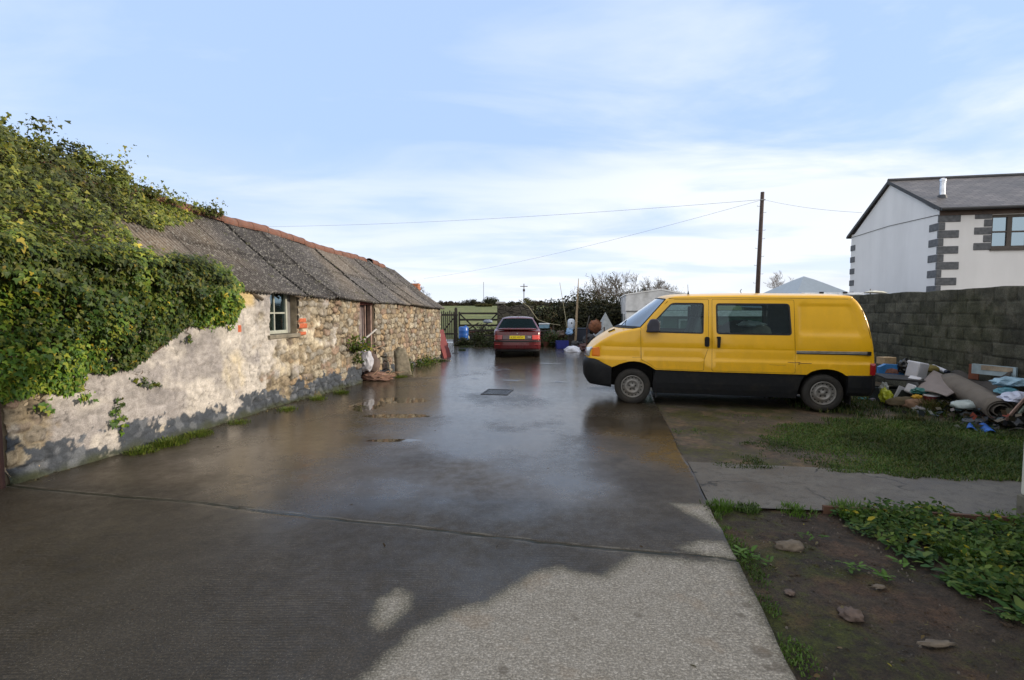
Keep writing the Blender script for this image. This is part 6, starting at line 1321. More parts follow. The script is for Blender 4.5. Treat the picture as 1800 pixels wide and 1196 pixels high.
M_CG = glassmat('car_glass', (.12, .24, .28), .3, .03, .0, (.35, .62, .75))
M_TLR = lens('flash_red_lens', (.75, .03, .015)); M_TLL = lens('dark_red_lens', (.28, .008, .010))  # right tail lens brighter than the left: flash glow put into its colour
car()
# ================================================================== THE END OF THE YARD
M_DKW = plain('dark_wet_wood', (.035, .03, .025), .85, var=.35, bump=.3, scale=12)
Yg = 26.0
gx0, gx1 = at(806, 560, Yg)[0], at(876, 560, Yg)[0]; gate = thing('field_gate', 'dark wooden five bar gate closing the field behind the yard', 'gate', (gx0, Yg, 0))
gw = gx1 - gx0; zz = [1.50, 1.17, .88, .62, .36]
for z in zz: MB().box(.06, gw, -.02, .02, z - .05, z + .045).build('rail', M_DKW, gate)
for x in (.0, gw - .05): MB().box(x, x + .08, -.035, .035, .28, 1.58).build('stile', M_DKW, gate)
for a, b in (((.05, 1.48), (gw * .5, .55)), ((gw * .5, .55), (gw - .05, 1.48)), ((.05, .4), (gw * .5, 1.0))): MB().tube([(a[0], .035, a[1]), (b[0], .035, b[1])], .035, 4).build('brace', M_DKW, gate)
p_ = MB().box(-.09, .07, -.08, .08, -.05, 1.75, taper=.01).box(-.06, .04, -.05, .05, 1.75, 1.80); o = p_.build('gate_post', M_DKW); o.location = (gx0 - .12, Yg, 0); tag(o, 'square dark post between the picket panel and the field gate', 'post')
fx0 = at(776, 560, 25.6)[0]; fx1 = at(801, 560, 25.6)[0]; pf = thing('picket_fence', 'short dark picket fence panel between the barn end and the gate post', 'fence', (fx0, 25.7, 0))
nP = 8
for k in range(nP):
    x = (fx1 - fx0) * k / (nP - 1); h = 1.62 + .05 * math.sin(k * 2); MB().prism([(x - .03, .05), (x + .03, .05), (x + .03, h - .05), (x, h), (x - .03, h - .05)], -.012, .012).build('picket', M_DKW, pf)
for z in (.45, 1.42): MB().box(-.1, fx1 - fx0 + .1, .014, .05, z - .045, z + .045).build('rail', M_DKW, pf)
MB().tube([(0, .035, .5), (fx1 - fx0, .035, 1.4)], .03, 4).build('brace', M_DKW, pf)
# ruined stone shed wall behind the car
def rubblemat(name, pal, mort, scale=3.2):
    t = NT(name); wv = t.n('TexNoise'); wv.inputs['Scale'].default_value = 3; t.l(t.obj(), wv.inputs[0]); ad = t.n('VectorMath', operation='MULTIPLY_ADD'); ad.inputs[1].default_value = (.2, .2, .2); t.l(wv.outputs['Color'], ad.inputs[0]); t.l(t.map((1, 1, 1.6)), ad.inputs[2])
    v = t.n('TexVoronoi'); v.inputs['Scale'].default_value = scale; t.l(ad.outputs[0], v.inputs[0]); e = t.n('TexVoronoi', feature='DISTANCE_TO_EDGE'); e.inputs['Scale'].default_value = scale; t.l(ad.outputs[0], e.inputs[0])
    sp = t.n('SeparateColor'); t.l(v.outputs['Color'], sp.inputs[0]); c = t.ramp(sp.outputs[0], [(0, pal[0]), (.5, pal[1]), (1, pal[2])]); j = t.mr(e.outputs[0], .09, .02); c = t.mix(j, c, mort)
    n = t.noise(12, 5, .7); c = t.mix(1, c, t.ramp(n, [(.3, .6), (.7, 1.3)]), 'MULTIPLY'); t.set(col=c, rough=.9, nor=t.bump(t.math('SUBTRACT', n, t.math('MULTIPLY', j, 2)), .8, .03)); return t.m
M_RUIN = rubblemat('dark_mossy_rubble', [(.045, .042, .034), (.075, .068, .055), (.05, .05, .032)], (.015, .014, .012))
Yr = 25.2; rx0, rx1 = at(874, 560, Yr)[0], at(938, 560, Yr)[0]; ruin = thing('stone_shed', 'dark ruined stone shed overgrown on top behind the red car', 'shed', (rx0, Yr, 0))
m = MB(); tops = [(0, 1.98), (.3, 2.0), (.55, 1.82), (.9, 1.90), (1.3, 1.95), (rx1 - rx0, 1.85)]
m.prism([(rx1 - rx0, 0), (0, 0)] + tops, 0, .5); m.build('front_wall', M_RUIN, ruin, bevel=.03); MB().box(0, .4, .5, 3, 0, 1.9).build('side_wall', M_RUIN, ruin)
MB().box(-.08, .42, -.06, .6, 2.0, 2.09, taper=.03).build('coping', plain('pale_lichen_slab', (.26, .26, .25), .9), ruin)
bush('ivy_mat', 'dark ivy and dead growth lying on top of the ruined stone shed', 'ivy', (rx0 + 1.1, Yr + .3, 1.75), [(0, 0, 0, .85, .4, .42), (.6, .1, 0, .5, .4, .35)], 2600, .07, DK, 41, trunk=False)
bush('bush', 'pale olive bush on the skyline above the red car', 'bush', (at(925, 530, 40)[0], 40, .3), [(0, 0, 0, 1.0, .8, 2.2)], 2500, .10, OL, 42)
# plastic drum, jerrycan, crates by the gate
def drum(name, label, cat, c, r, h, mat, rings=3, lid=None):
    o = thing(name, label, cat, c); pr = [(r * .92, 0), (r, .03)]
    for k in range(1, rings + 1): z = h * k / (rings + 1); pr += [(r, z - .03), (r * 1.04, z), (r, z + .03)]
    pr += [(r, h - .05), (r * .9, h - .01), (r * .5, h)]; MB().lathe(pr, 24, Matrix()).build('body', mat, o, smooth=True)
    MB().lathe([(r * .22, h - .01), (r * .22, h + .05), (r * .15, h + .055)], 12, Matrix.Translation((r * .4, 0, 0))).build('cap', lid or mat, o); return o
M_BLUEP = plain('blue_plastic', (.015, .10, .38), .4, var=.2); M_BLUED = plain('deep_blue_plastic', (.012, .022, .20), .45, var=.2); M_CREAM = plain('cream_plastic', (.55, .54, .36), .5, var=.12); M_WHITEP = plain('white_plastic', (.62, .65, .70), .45, var=.12)
M_NAVY = plain('navy_board', (.012, .018, .035), .6); M_BLACKP = plain('black_crate', (.014, .015, .016), .55); M_CLOUD = plain('white_sheet', (.66, .68, .76), .5, var=.08)
x, y, _ = gr(815, 605); drum('plastic_drum', 'blue plastic drum standing near the field gate', 'drum', (x, y, 0), .24, .86, M_BLUEP)
x, y, _ = gr(822, 604); jc = thing('jerrycan', 'cream plastic jerrycan in front of the blue drum', 'jerrycan', (x, y, 0)); MB().box(-.10, .10, -.07, .07, 0, .36, taper=.015).build('body', M_CREAM, jc, bevel=.03); MB().tube([(-.05, 0, .34), (-.04, 0, .42), (.04, 0, .42), (.06, 0, .35)], .015, 6).lathe([(.025, .35), (.025, .42)], 8, Matrix.Translation((-.07, 0, 0))).build('handle', M_CREAM, jc)
def crate(name, label, cat, c, s_, mat, rz=0, slats=True, fill=None, group=None):
    o = thing(name, label, cat, c, rz, group); w, d, h = s_; t_ = .02; MB().box(-w / 2, w / 2, -d / 2, d / 2, 0, t_).build('base', mat, o)
    n = 3 if slats else 1
    for k in range(n):
        z0 = h * k / n + (.03 if k == 0 else .01); z1 = h * (k + 1) / n - .015 * (slats); m = MB()
        m.box(-w / 2, w / 2, -d / 2, -d / 2 + t_, z0, z1).box(-w / 2, w / 2, d / 2 - t_, d / 2, z0, z1).box(-w / 2, -w / 2 + t_, -d / 2 + t_, d / 2 - t_, z0, z1).box(w / 2 - t_, w / 2, -d / 2 + t_, d / 2 - t_, z0, z1); m.build('side', mat, o)
    if slats:
        for sx in (-1, 1):
            for sy in (-1, 1): MB().box(sx * (w / 2 + .004) - .02, sx * (w / 2 + .004) + .02, sy * (d / 2 + .004) - .02, sy * (d / 2 + .004) + .02, 0, h).build('corner_post', mat, o)
    if fill: MB().box(-w / 2 + .03, w / 2 - .03, -d / 2 + .03, d / 2 - .03, .02, h * .85).build('contents', fill, o)
    return o
x, y, _ = gr(832, 603); crate('crate', 'black slatted crate to the right of the blue drum', 'crate', (x, y + .1, 0), (.42, .35, .34), M_BLACKP)
x, y, _ = gr(803, 602); crate('crate', 'low black crate to the left of the blue drum', 'crate', (x, y + .1, 0), (.32, .3, .24), M_BLACKP)
x, y, _ = gr(838, 599); b = MB().box(-.5, .4, -.2, .2, .30, .36).box(-.45, .35, -.18, .18, .42, .50).box(-.48, -.40, -.15, .15, 0, .30).box(.3, .38, -.15, .15, 0, .30).build('bench', plain('maroon_board', (.10, .025, .02), .7)); b.location = (x, y + .3, 0); tag(b, 'dark red planks laid on legs behind the blue drum', 'bench')
tag(crumple('feed_bag', (at(858, 565, 25.2)[0], 25.2, 1.08), (.24, .08, .12), plain('grey_blue_sack', (.20, .24, .30), .6), 12, .3), 'pale grey bag hung on the field gate', 'bag')
for i, (px, py, n_, rd, lb) in enumerate([(820, 611, 300, .35, 'dark grass strip in a crack of the far concrete'), (812, 617, 200, .16, 'small dark grass tuft in the far concrete nearer the red board'), (778, 636, 160, .18, 'grass tuft by the foot of the red board')]): grassy(gr(px, py), 300 + i, lb, n_, rd, .10, None, [(.03, .05, .015), (.05, .07, .02)])
# boards leaning on the barn end
x, y, _ = gr(784, 629)
rb = thing('red_board', 'dark red board leaning against the far end of the barn', 'board', (x, y, 0), -R(12)); Mx = Matrix.Rotation(R(-17), 4, 'Y'); MB().box(-.03, .01, -.38, .38, 0, 1.02, Matrix.Translation((.06, 0, 0)) @ Mx).build('panel', plain('red_oxide_board', (.17, .035, .032), .65, var=.2), rb)
wb_ = thing('white_board', 'narrow white board leaning beside the red board at the barn end', 'board', (x - .12, y - .10, 0), -R(12)); MB().box(-.015, .01, -.10, .10, .02, .84, Matrix.Translation((.05, 0, 0)) @ Matrix.Rotation(R(-14), 4, 'Y')).build('panel', plain('white_board_paint', (.62, .60, .58), .5), wb_, bevel=.004)
MB().box(-.035, -.018, -.13, .06, .60, .85, Matrix.Translation((.07, 0, 0)) @ Matrix.Rotation(R(-14), 4, 'Y')).build('label', plain('white_card', (.75, .70, .66), .6), wb_)
o = MB().box(-.12, .12, -.10, .10, 0, .48).box(-.05, .05, -.03, .03, .48, .53).build('can', plain('dark_blue_can', (.015, .035, .06), .5), bevel=.015); o.location = (x - .20, y + .45, 0); tag(o, 'dark blue can tucked behind the white board at the barn corner', 'can')
a, b2 = gr(771, 632), gr(792, 635.5); tag(MB().tube([(a[0], a[1], .02), (b2[0], b2[1], .02)], .014, 6).build('stick', plain('pale_stick', (.35, .32, .28), .7)), 'pale stick lying on the ground before the red board', 'stick')
tag(crumple('leaf_litter', gr(800, 622), (.16, .07, .03), plain('black_litter', (.015, .015, .014), .8), 3, .4), 'black scrap lying on the wet concrete left of the red car', 'scrap')
# the leaning stone against the barn wall
sx, sy, _ = gr(709, 661)
stn = []
M_SLAB = plain('lichen_stone', (.19, .165, .12), .9, var=.45, scale=9, bump=.8, bscale=25, dirt=((.05, .055, .025), .6))
bm = bmesh.new(); bmesh.ops.create_cube(bm, size=1); bmesh.ops.subdivide_edges(bm, edges=bm.edges, cuts=5, use_grid_fill=True)
for v_ in bm.verts:
    f = v_.co.z + .5; w = .19 * (1 - .52 * f ** 2.2); d = .13 * (1 - .25 * f); q = v_.co.copy(); v_.co = Vector((q.x * 2 * w, q.y * 2 * d, f * .80)); rr = Vector((q.x, q.y)).length; nn = mnoise.fractal(v_.co * 4, 1, 2, 4) * .03; v_.co += Vector((q.x, q.y, q.z * .5)) * nn * 2
    if f > .85: v_.co.z -= .35 * q.x * q.x + .05
me = bpy.data.meshes.new('standing_stone'); bm.to_mesh(me); bm.free(); me.materials.append(M_SLAB); me.polygons.foreach_set('use_smooth', [True] * len(me.polygons)); o = bpy.data.objects.new('standing_stone', me); COL.objects.link(o); o.location = (sx + .02, sy, 0); o.rotation_euler = (0, -R(9), R(25)); tag(o, 'tall rounded stone leaning against the barn wall right of the door', 'stone')
# rubbish in the doorway
def db(u, y_, z=0): return wb(u, y_, z)
du = (DOOR[0] + DOOR[1]) / 2
tag(crumple('white_sack', db(DOOR[0] + .26, -.04, .42), (.17, .14, .33), plain('white_sack', (.42, .42, .46), .55), 21, .22, 1.8, sharp=True), 'white plastic sack slumped in the barn doorway', 'sack')
tag(crumple('brown_sack', db(DOOR[0] + .52, -.05, .32), (.20, .14, .34), plain('brown_sack', (.12, .085, .07), .8), 22, .3, 2.2), 'brown sack leaning beside the white sack in the barn doorway', 'sack')
tag(crumple('rubble_heap', db(DOOR[0] + .45, -.22, .06), (.34, .22, .12), plain('brick_rubble', (.21, .12, .085), .9, var=.4), 23, .5, 3, sharp=True), 'little heap of broken brick at the foot of the barn door', 'rubble')
m = MB(); r_ = random.Random(4)
for k in range(26):
    a = db(DOOR[0] + r_.uniform(.2, 1.0), -.15 - r_.random() * .35, .03 + r_.random() * .14); an = r_.gauss(1.2, .5); l_ = r_.uniform(.15, .4); m.tube([a, (a[0] + l_ * math.cos(an), a[1] + l_ * math.sin(an), a[2] + r_.uniform(-.05, .12))], .007, 4)
tag(m.build('stick_pile', plain('dry_sticks', (.30, .19, .12), .85, var=.3), solid=0), 'pile of dry sticks spilling out of the barn doorway', 'stick pile', None, 'stuff')
for i, (a, b, r2, lb) in enumerate([((7.05, -.06, .98), (7.40, -.22, 1.22), .022, 'pale pipe end poking out across the barn doorway'), ((6.95, -.14, .72), (7.9, -.16, .80), .009, 'thin brown stick lying across the barn doorway')]): tag(MB().tube([db(*a), db(*b)], r2, 8).build('stick', plain('pale_pipe', (.42, .40, .38), .6) if i == 0 else plain('dry_sticks', (.30, .19, .12), .85)), lb, 'stick')
# things right of the car
x, y, _ = gr(972, 610); bk = thing('bucket', 'small white bucket by the undergrowth right of the red car', 'bucket', (x, y, 0)); MB().lathe([(.10, 0), (.125, .30), (.135, .30), (.135, .32), (.12, .32), (.095, .02), (.001, .02)], 20).build('body', plain('pale_blue_white_plastic', (.42, .50, .54), .5), bk, smooth=False); MB().tube([(.13 * math.cos(t_), .13 * math.sin(t_) * .3, .31 + .02 * math.sin(t_)) for t_ in np.linspace(0, math.pi, 9)], .004, 4).build('handle', M_STEEL, bk)
x, y, _ = gr(989, 614.5); crate('tub', 'deep blue plastic tub standing on the wet concrete', 'tub', (x, y + .2, 0), (.50, .40, .36), M_BLUED, R(4), False, M_BLUED)
for i, (px, py, r2, h2, lb) in enumerate([(1002, 611, .12, .22, 'terracotta pot between the blue tub and the navy chest'), (960, 611, .13, .25, 'dark red pot at the edge of the undergrowth beside the car'), (1020, 612, .14, .2, 'brown pot below the navy chest')]):
    x, y, _ = gr(px, py); tag(MB().lathe([(r2 * .7, 0), (r2, h2 * .85), (r2 * 1.1, h2 * .85), (r2 * 1.1, h2), (r2 * .9, h2), (r2 * .85, h2 * .8), (.001, h2 * .8)], 18, Matrix.Translation((0, 0, 0))).build('plant_pot', plain('dark_terracotta', (.12, .035, .022), .8)), lb, 'pot').location = (x, y, 0)
tag(crumple('dust_sheet', (*gr(1007, 619)[:2], .03), (.33, .26, .20), M_CLOUD, 31, .35, 1.6, flatz=-.02), 'crumpled white plastic sheet lying on the wet concrete near the van nose', 'sheet')
ch = thing('chest', 'navy blue chest on a grey slab beside the white tank', 'chest', (at(1022, 590, 22.2)[0], 22.4, 0)); MB().box(-.36, .36, -.25, .25, .28, .82).build('body', M_NAVY, ch, bevel=.02); MB().box(-.38, .38, -.27, .27, .822, .87).build('lid', M_NAVY, ch, bevel=.01); MB().box(-.42, .42, -.3, .3, .20, .28).build('slab', plain('grey_slab', (.09, .10, .12), .7), ch); MB().box(-.36, -.26, -.25, .25, 0, .2).box(.26, .36, -.25, .25, 0, .2).build('legs', plain('maroon_board', (.10, .025, .02), .7), ch)
xt, _, zt = at(1004, 569, 22.0); tk = thing('white_tank', 'white plastic tank with a dark bung and a spout beside the leaning timber', 'tank', (xt, 22.0, 0)); MB().lathe([(.12, zt - .26), (.15, zt - .22), (.165, zt), (.15, zt + .14), (.10, zt + .20), (.04, zt + .21)], 20).build('body', plain('white_blue_plastic', (.50, .56, .64), .45), tk, smooth=True); MB().lathe([(.03, 0), (.03, .02)], 12, Matrix.Translation((.0, -.158, zt + .03)) @ Matrix.Rotation(R(90), 4, 'X')).build('bung', M_RUB, tk); MB().tube([(.12, 0, zt - .02), (.20, 0, zt + .02), (.25, 0, zt + .12)], [.05, .045, .06], 10).build('spout', M_WHITEP, tk); MB().box(-.13, .13, -.13, .13, 0, zt - .26).build('stand', M_DKW, tk)
tag(crumple('carrier_bag', (at(1001, 586, 21.7)[0], 21.7, .70), (.15, .12, .20), plain('blue_white_bag', (.22, .38, .62), .45, var=.6, scale=6), 33, .3, 2, sharp=True), 'blue and white plastic bag hanging below the white tank', 'bag')
xb, _, zb = at(957, 573, 23); cs = thing('cool_box', 'pale blue box with a white lid on a stack of pallets right of the car', 'box', (xb, 23.2, 0)); MB().box(-.23, .23, -.16, .16, zb - .12, zb + .06).build('body', plain('pale_blue_plastic', (.16, .28, .38), .5), cs, bevel=.015); MB().box(-.25, .25, -.18, .18, zb + .062, zb + .11).build('lid', M_WHITEP, cs, bevel=.01)
for k in range(6): MB().box(-.3, .3, -.3, .3, k * (zb - .13) / 6, k * (zb - .13) / 6 + .05).build('pallet_board', M_DKW, cs)
# timber, cane
M_PINE = plain('weathered_pine', (.30, .22, .13), .8, var=.25, scale=6)
def pxl(p): return at(*p)
a = at(1011, 598, 21.6); b = at(1017, 490, 22.2); tag(MB().tube([(a[0], a[1], 0), (a[0] * .45 + b[0] * .55, 21.95, 1.7), b], [.052, .046, .014], 4).build('timber_post', M_PINE), 'tall tapering pale timber leaning upright beside the white tank', 'post')
a = at(1003, 590, 21.9); b = at(984, 497, 22.6); tag(MB().tube([(a[0], a[1], 0), b], [.022, .010], 6).build('cane', plain('cane', (.30, .27, .17), .8)), 'thin bare pole leaning left of the pale timber', 'pole')
pts = [at(912, 527, 24.6), at(930, 540, 24.5), at(945, 562, 24.2), at(965, 569, 23.4), at(985, 572, 22.9)]; tag(MB().tube(pts, .014, 5).build('cane', plain('cane', (.30, .27, .17), .8)), 'bent cane arching from the ruined shed down behind the red car', 'cane')
# cement mixer
xm_, _, zm_ = at(1047, 573, 19); mxr = thing('cement_mixer', 'rusty brown cement mixer behind the nose of the yellow van', 'mixer', (xm_, 19.0, 0))
M_RUST = plain('rust', (.17, .065, .030), .85, var=.45, scale=9, bump=.5)
Mx = Matrix.Translation((0, 0, zm_)) @ Matrix.Rotation(R(35), 4, 'Y'); MB().lathe([(.05, -.27), (.17, -.24), (.23, -.12), (.24, .0), (.21, .09), (.12, .20), (.14, .225), (.11, .20), (.18, .09), (.2, 0), (.0001, -.17)], 24, Mx, cap=False).build('drum', M_RUST, mxr)
MB().lathe([(.242, -.03), (.262, -.03), (.262, .01), (.242, .01)], 24, Mx).build('gear_ring', M_RUST, mxr)
for k in range(3): MB().prism([(-.02, -.1), (.02, -.1), (.02, .1), (-.02, .1)], -.26, -.18, Mx @ Matrix.Rotation(k * 2.09, 4, 'Z')).build('blade', M_RUST, mxr)
MB().tube([(-.33, .0, .0), (-.33, 0, zm_ - .05), (0, 0, zm_ - .32), (.33, 0, zm_ - .05), (.33, 0, .0)], .025, 6).build('frame', plain('dark_rust', (.07, .03, .02), .8), mxr); MB().box(-.16, .16, -.1, .1, .15, .5).build('motor_housing', plain('dark_rust', (.07, .03, .02), .8), mxr)
for sx_ in (-.33, .33): MB().lathe([(.14, -.03), (.14, .03), (.05, .04)], 16, Matrix.Translation((sx_, 0, .14)) @ Matrix.Rotation(R(90), 4, 'Y')).build('wheel', M_TYRE, mxr)
# grey boarded obelisk
xo, _, zo = at(1064, 549, 21); ob = MB(); hb = .62; ob.add([(-hb, -hb, 0), (hb, -hb, 0), (hb, hb, 0), (-hb, hb, 0), (0, 0, zo)], [(0, 1, 4), (1, 2, 4), (2, 3, 4), (3, 0, 4), (3, 2, 1, 0)]); o = ob.build('canvas_cover', plain('grey_canvas', (.30, .32, .33), .8), solid=0); o.location = (xo, 21, 0); o.rotation_euler = (0, 0, R(20)); tag(o, 'pointed pale grey canvas cover between the rusty mixer and the caravan', 'cover')
# ================================================================== CARAVAN
cx0, _, _ = at(1101, 540, 22.0); cx1 = at(1216, 540, 22.0)[0]; cv = thing('static_caravan', 'old white static caravan standing behind the yellow van', 'caravan', (cx0, 22.0, 0), -R(9.6)); cwid = cx1 - cx0
M_CV = plain('caravan_white', (.84, .84, .83), .5, var=.08, dirt=((.34, .29, .20), .45), scale=2); M_CVG = plain('caravan_grey', (.70, .70, .70), .5, dirt=((.2, .18, .13), .5), scale=2)
ze = at(1101, 515, 22)[2]; zp = at(1160, 508, 22)[2]; zs = at(1216, 518, 22)[2]; bb = 1.62
m = MB(); m.prism([(0, .35), (cwid, .35), (cwid, bb), (0, bb)], 0, 5.5); m.build('lower_wall', M_CV, cv)
m = MB(); m.prism([(-.02, bb), (cwid + .02, bb), (cwid + .02, zs - .08), (cwid * .5, zp - .04), (-.02, ze - .08)], -.03, 5.5); m.build('upper_wall', M_CVG, cv)
m = MB(); m.add([(x, y, z) for y in (-.06, 5.55) for x, z in ((-.07, ze - .10), (-.03, ze - .05), (cwid * .5, zp), (cwid + .05, zs - .05), (cwid + .05, zs - .11), (cwid * .5, zp - .06))], [(0, 5, 4, 3, 2, 1)[::-1] + (), (6, 7, 8, 9, 10, 11), (0, 1, 7, 6), (1, 2, 8, 7), (2, 3, 9, 8), (3, 4, 10, 9)]); m.build('roof', M_CV, cv)
MB().box(-.02, cwid + .02, -.045, -.032, bb - .02, bb + .02).build('trim', plain('grey_trim', (.15, .15, .15), .6), cv)
w = MB(); wx0_, wx1_ = .38, 1.7
for a, b, c, d in ((wx0_, wx1_, 1.45, 1.5), (wx0_, wx1_, .85, .9), (wx0_, wx0_ + .05, .9, 1.45), (wx1_ - .05, wx1_, .9, 1.45)): w.box(a, b, -.04, -.001, c, d)
wf_ = w.build('window', M_CVG, cv); MB().box(wx0_ + .05, wx1_ - .05, -.015, -.003, .9, 1.45).build('pane', plain('dim_caravan_glass', (.10, .07, .075), .15), wf_)
for y0 in (.5, 2.0, 3.4): MB().box(-.025, -.003, y0, y0 + .75, .9, 1.5).build('side_window', plain('dark_caravan_glass', (.05, .06, .06), .15), cv)
MB().box(-.05, -.022, .15, .25, .7, 2.2).box(-.05, -.022, 1.5, 1.6, .7, 2.2).build('awning_rail', M_CVG, cv)
for y0 in (1.2, 4.0):
    for x0 in (.15, cwid - .15): wheel(cv, (x0, y0, .3), .3, .18, -1 if x0 < 1 else 1, 0)
MB().box(-.35, -.02, .2, 1.2, .3, .42).box(-.35, -.3, .25, .3, 0, .3).box(-.35, -.3, 1.1, 1.15, 0, .3).build('step', M_CVG, cv)
MB().tube([(cwid - .35, .6, zs - .1), (cwid - .35, .6, zs + .12)], .035, 8).build('vent_pipe', M_CVG, cv)
# ================================================================== GREEN SHED behind the van
sx0 = at(1168, 560, 14.2)[0]; sx1 = at(1352, 560, 14.2)[0]
sh = thing('green_shed', 'low green boarded shed with a white fascia seen through the van windows', 'shed', (sx0, 14.3, 0), -R(3)); wsh = sx1 - sx0; M_GS = plain('faded_green_board', (.06, .15, .10), .75, var=.2, dirt=((.03, .05, .04), .5)); 
MB().box(0, wsh, 0, 2.2, 0, 1.62).build('wall', M_GS, sh)
for k in range(int(wsh / .16)): MB().box(.02 + k * .16, .05 + k * .16, -.012, -.001, .02, 1.5).build('cover_strip', M_GS, sh)
MB().box(-.08, wsh + .08, -.10, 2.3, 1.622, 1.67).build('roof', plain('felt_roof', (.06, .06, .06), .9), sh); MB().box(-.08, wsh + .08, -.125, -.102, 1.50, 1.66).build('fascia', plain('white_fascia', (.66, .68, .66), .6), sh)
dm = MB().box(.42, .47, -.05, -.014, 0, 1.42).box(1.0, 1.05, -.05, -.014, 0, 1.42).box(.47, 1.0, -.05, -.014, 1.37, 1.42).build('door_frame', plain('pale_green_paint', (.38, .45, .40), .7), sh)
MB().box(.48, .99, -.03, -.014, .02, 1.36).build('door', M_GS, sh)
# ================================================================== TENT, PALE TRAILER, PARASOL
Yt = 19.0; ap = at(1413, 486, Yt); te = thing('gazebo', 'grey pyramid roofed gazebo tent behind the yellow van', 'gazebo', (ap[0], Yt, 0), R(8)); M_TENT = plain('grey_tent_cloth', (.34, .39, .44), .7, var=.06)
hw_ = 1.55; eh = 2.02; G = []
for k in range(9):
    f = k / 8; s_ = hw_ * f ** .86; z = eh + (ap[2] - eh) * (1 - f) ** 1.22; ring = []
    for q in range(4):
        for j in range(6):
            t_ = j / 6; c0 = [(-1, -1), (1, -1), (1, 1), (-1, 1)][q]; c1_ = [(-1, -1), (1, -1), (1, 1), (-1, 1)][(q + 1) % 4]; sagk = -.05 * math.sin(math.pi * t_) * f; ring.append((s_ * (c0[0] + (c1_[0] - c0[0]) * t_), s_ * (c0[1] + (c1_[1] - c0[1]) * t_), z + sagk))
    G.append(ring)
G.append([(x, y, z - .22) for x, y, z in G[-1]]); MB().grid(G, wrap=True).build('canopy', M_TENT, te, smooth=False)
for sx_ in (-1, 1):
    for sy_ in (-1, 1): MB().tube([(sx_ * 1.5, sy_ * 1.5, 0), (sx_ * 1.5, sy_ * 1.5, eh)], .025, 6).build('leg', M_STEEL, te)
bx0 = at(1410, 516, 15.5); bx1 = at(1512, 518, 15.5); tr_ = thing('box_trailer', 'pale trailer whose low roof just clears the yellow van', 'trailer', (bx0[0], 15.5, 0), -R(3)); lw_ = bx1[0] - bx0[0]; zt_ = at(1450, 514.5, 15.5)[2]
MB().box(0, lw_, 0, 1.6, .5, zt_ - .07).build('body', plain('trailer_side', (.40, .43, .46), .5), tr_); MB().box(-.04, lw_ + .04, -.04, 1.64, zt_ - .068, zt_, taper=.02).build('roof', plain('trailer_roof', (.62, .66, .72), .35), tr_); MB().box(.5, .62, -.05, -.01, zt_ - .03, zt_ + .02).box(1.2, 1.32, -.05, -.01, zt_ - .03, zt_ + .02).build('latch', M_RUB, tr_)
for x in (.5, lw_ - .5):
    for y_, sd_ in ((0, -1), (1.6, 1)): wheel(tr_, (x, y_, .3), .3, .16, sd_, 0)
pp = at(1530, 513, 15.8); pa_ = thing('parasol', 'small cream parasol top beyond the block wall in front of the house gable', 'parasol', (pp[0], 15.8, 0)); MB().lathe([(.33, pp[2] - .03), (.20, pp[2] + .02), (.02, pp[2] + .04)], 8, Matrix.Rotation(R(4), 4, 'Y')).build('canopy', plain('cream_canvas', (.60, .58, .48), .8), pa_); MB().tube([(0, 0, 0), (0, 0, pp[2] + .09)], .018, 6).build('pole', M_STEEL, pa_)
# ================================================================== THE RUBBISH HEAP by the wall
def put(o, px, py, Y, rz=0, rx=0, ry=0): o.location = at(px, py, Y); o.rotation_euler = (R(rx), R(ry), R(rz)); return o
def boxo(name, s_, mat, bev=.008, lid=None):
    w, d, h = s_; m = MB().box(-w / 2, w / 2, -d / 2, d / 2, -h / 2, h / 2); return m.build(name, mat, bevel=bev)
def sheet(name, nx, ny, fn, mat, th=.01): return MB().grid([[fn(i / (nx - 1), j / (ny - 1)) for j in range(ny)] for i in range(nx)]).build(name, mat, smooth=True, solid=th)
HEAP = 'rubbish dumped along the block wall'
def J(o, label, cat): return tag(o, label, cat, HEAP)
M_CARP = plain('grey_brown_carpet', (.155, .135, .115), .97, var=.12, bump=.5, bscale=120, dirt=((.09, .075, .06), .5)); M_CARP2 = plain('dark_carpet', (.055, .048, .042), .97, var=.2, bump=.4, bscale=90); M_CARPB = plain('carpet_backing', (.23, .20, .195), .95, var=.1, bump=.4, bscale=90)
M_FOAM = plain('white_polystyrene', (.56, .57, .62), .7, var=.08, dirt=((.35, .33, .3), .3))
# carpet roll, a real spiral
a = Vector(at(1672, 672, 8.7)); b = Vector(at(1762, 722, 7.15)); ax = (b - a); Lr = ax.length; cr = thing('carpet_roll', 'long rolled grey brown carpet lying across the rubbish heap', 'carpet', a); Mr = ax.to_track_quat('Z', 'Y').to_matrix().to_4x4()
G = []
for k in range(70):
    t_ = k / 69 * 5.6 * math.pi; r_ = .075 + .118 * (k / 69) ** .9; row = []
    for j in range(9): f = j / 8; rr = r_ * (1 + .05 * math.sin(3 * f + t_ * .5)); row.append(Mr @ Vector((rr * math.cos(t_) * 1.05, rr * math.sin(t_) * .88, Lr * f)))
    G.append(row)
MB().grid(G).build('roll', M_CARP, cr, smooth=True, solid=.012)
flp = MB(); pa = [at(1608, 690, 8.6), at(1632, 712, 8.2)]
c0, c1_, c2, c3 = Vector(at(1606, 690, 8.6)), Vector(at(1641, 656, 8.95)), Vector(at(1700, 672, 8.35)), Vector(at(1664, 698, 8.0))
o = sheet('carpet_flap', 14, 14, lambda s_, t_: tuple((c0 * (1 - s_) + c3 * s_) * (1 - t_) + (c1_ * (1 - s_) + c2 * s_) * t_ + Vector((0, 0, .05 * math.sin(3 * s_ + 2 * t_)))), M_CARPB, .012); J(o, 'stiff folded grey carpet piece lying across the left end of the carpet roll', 'carpet')
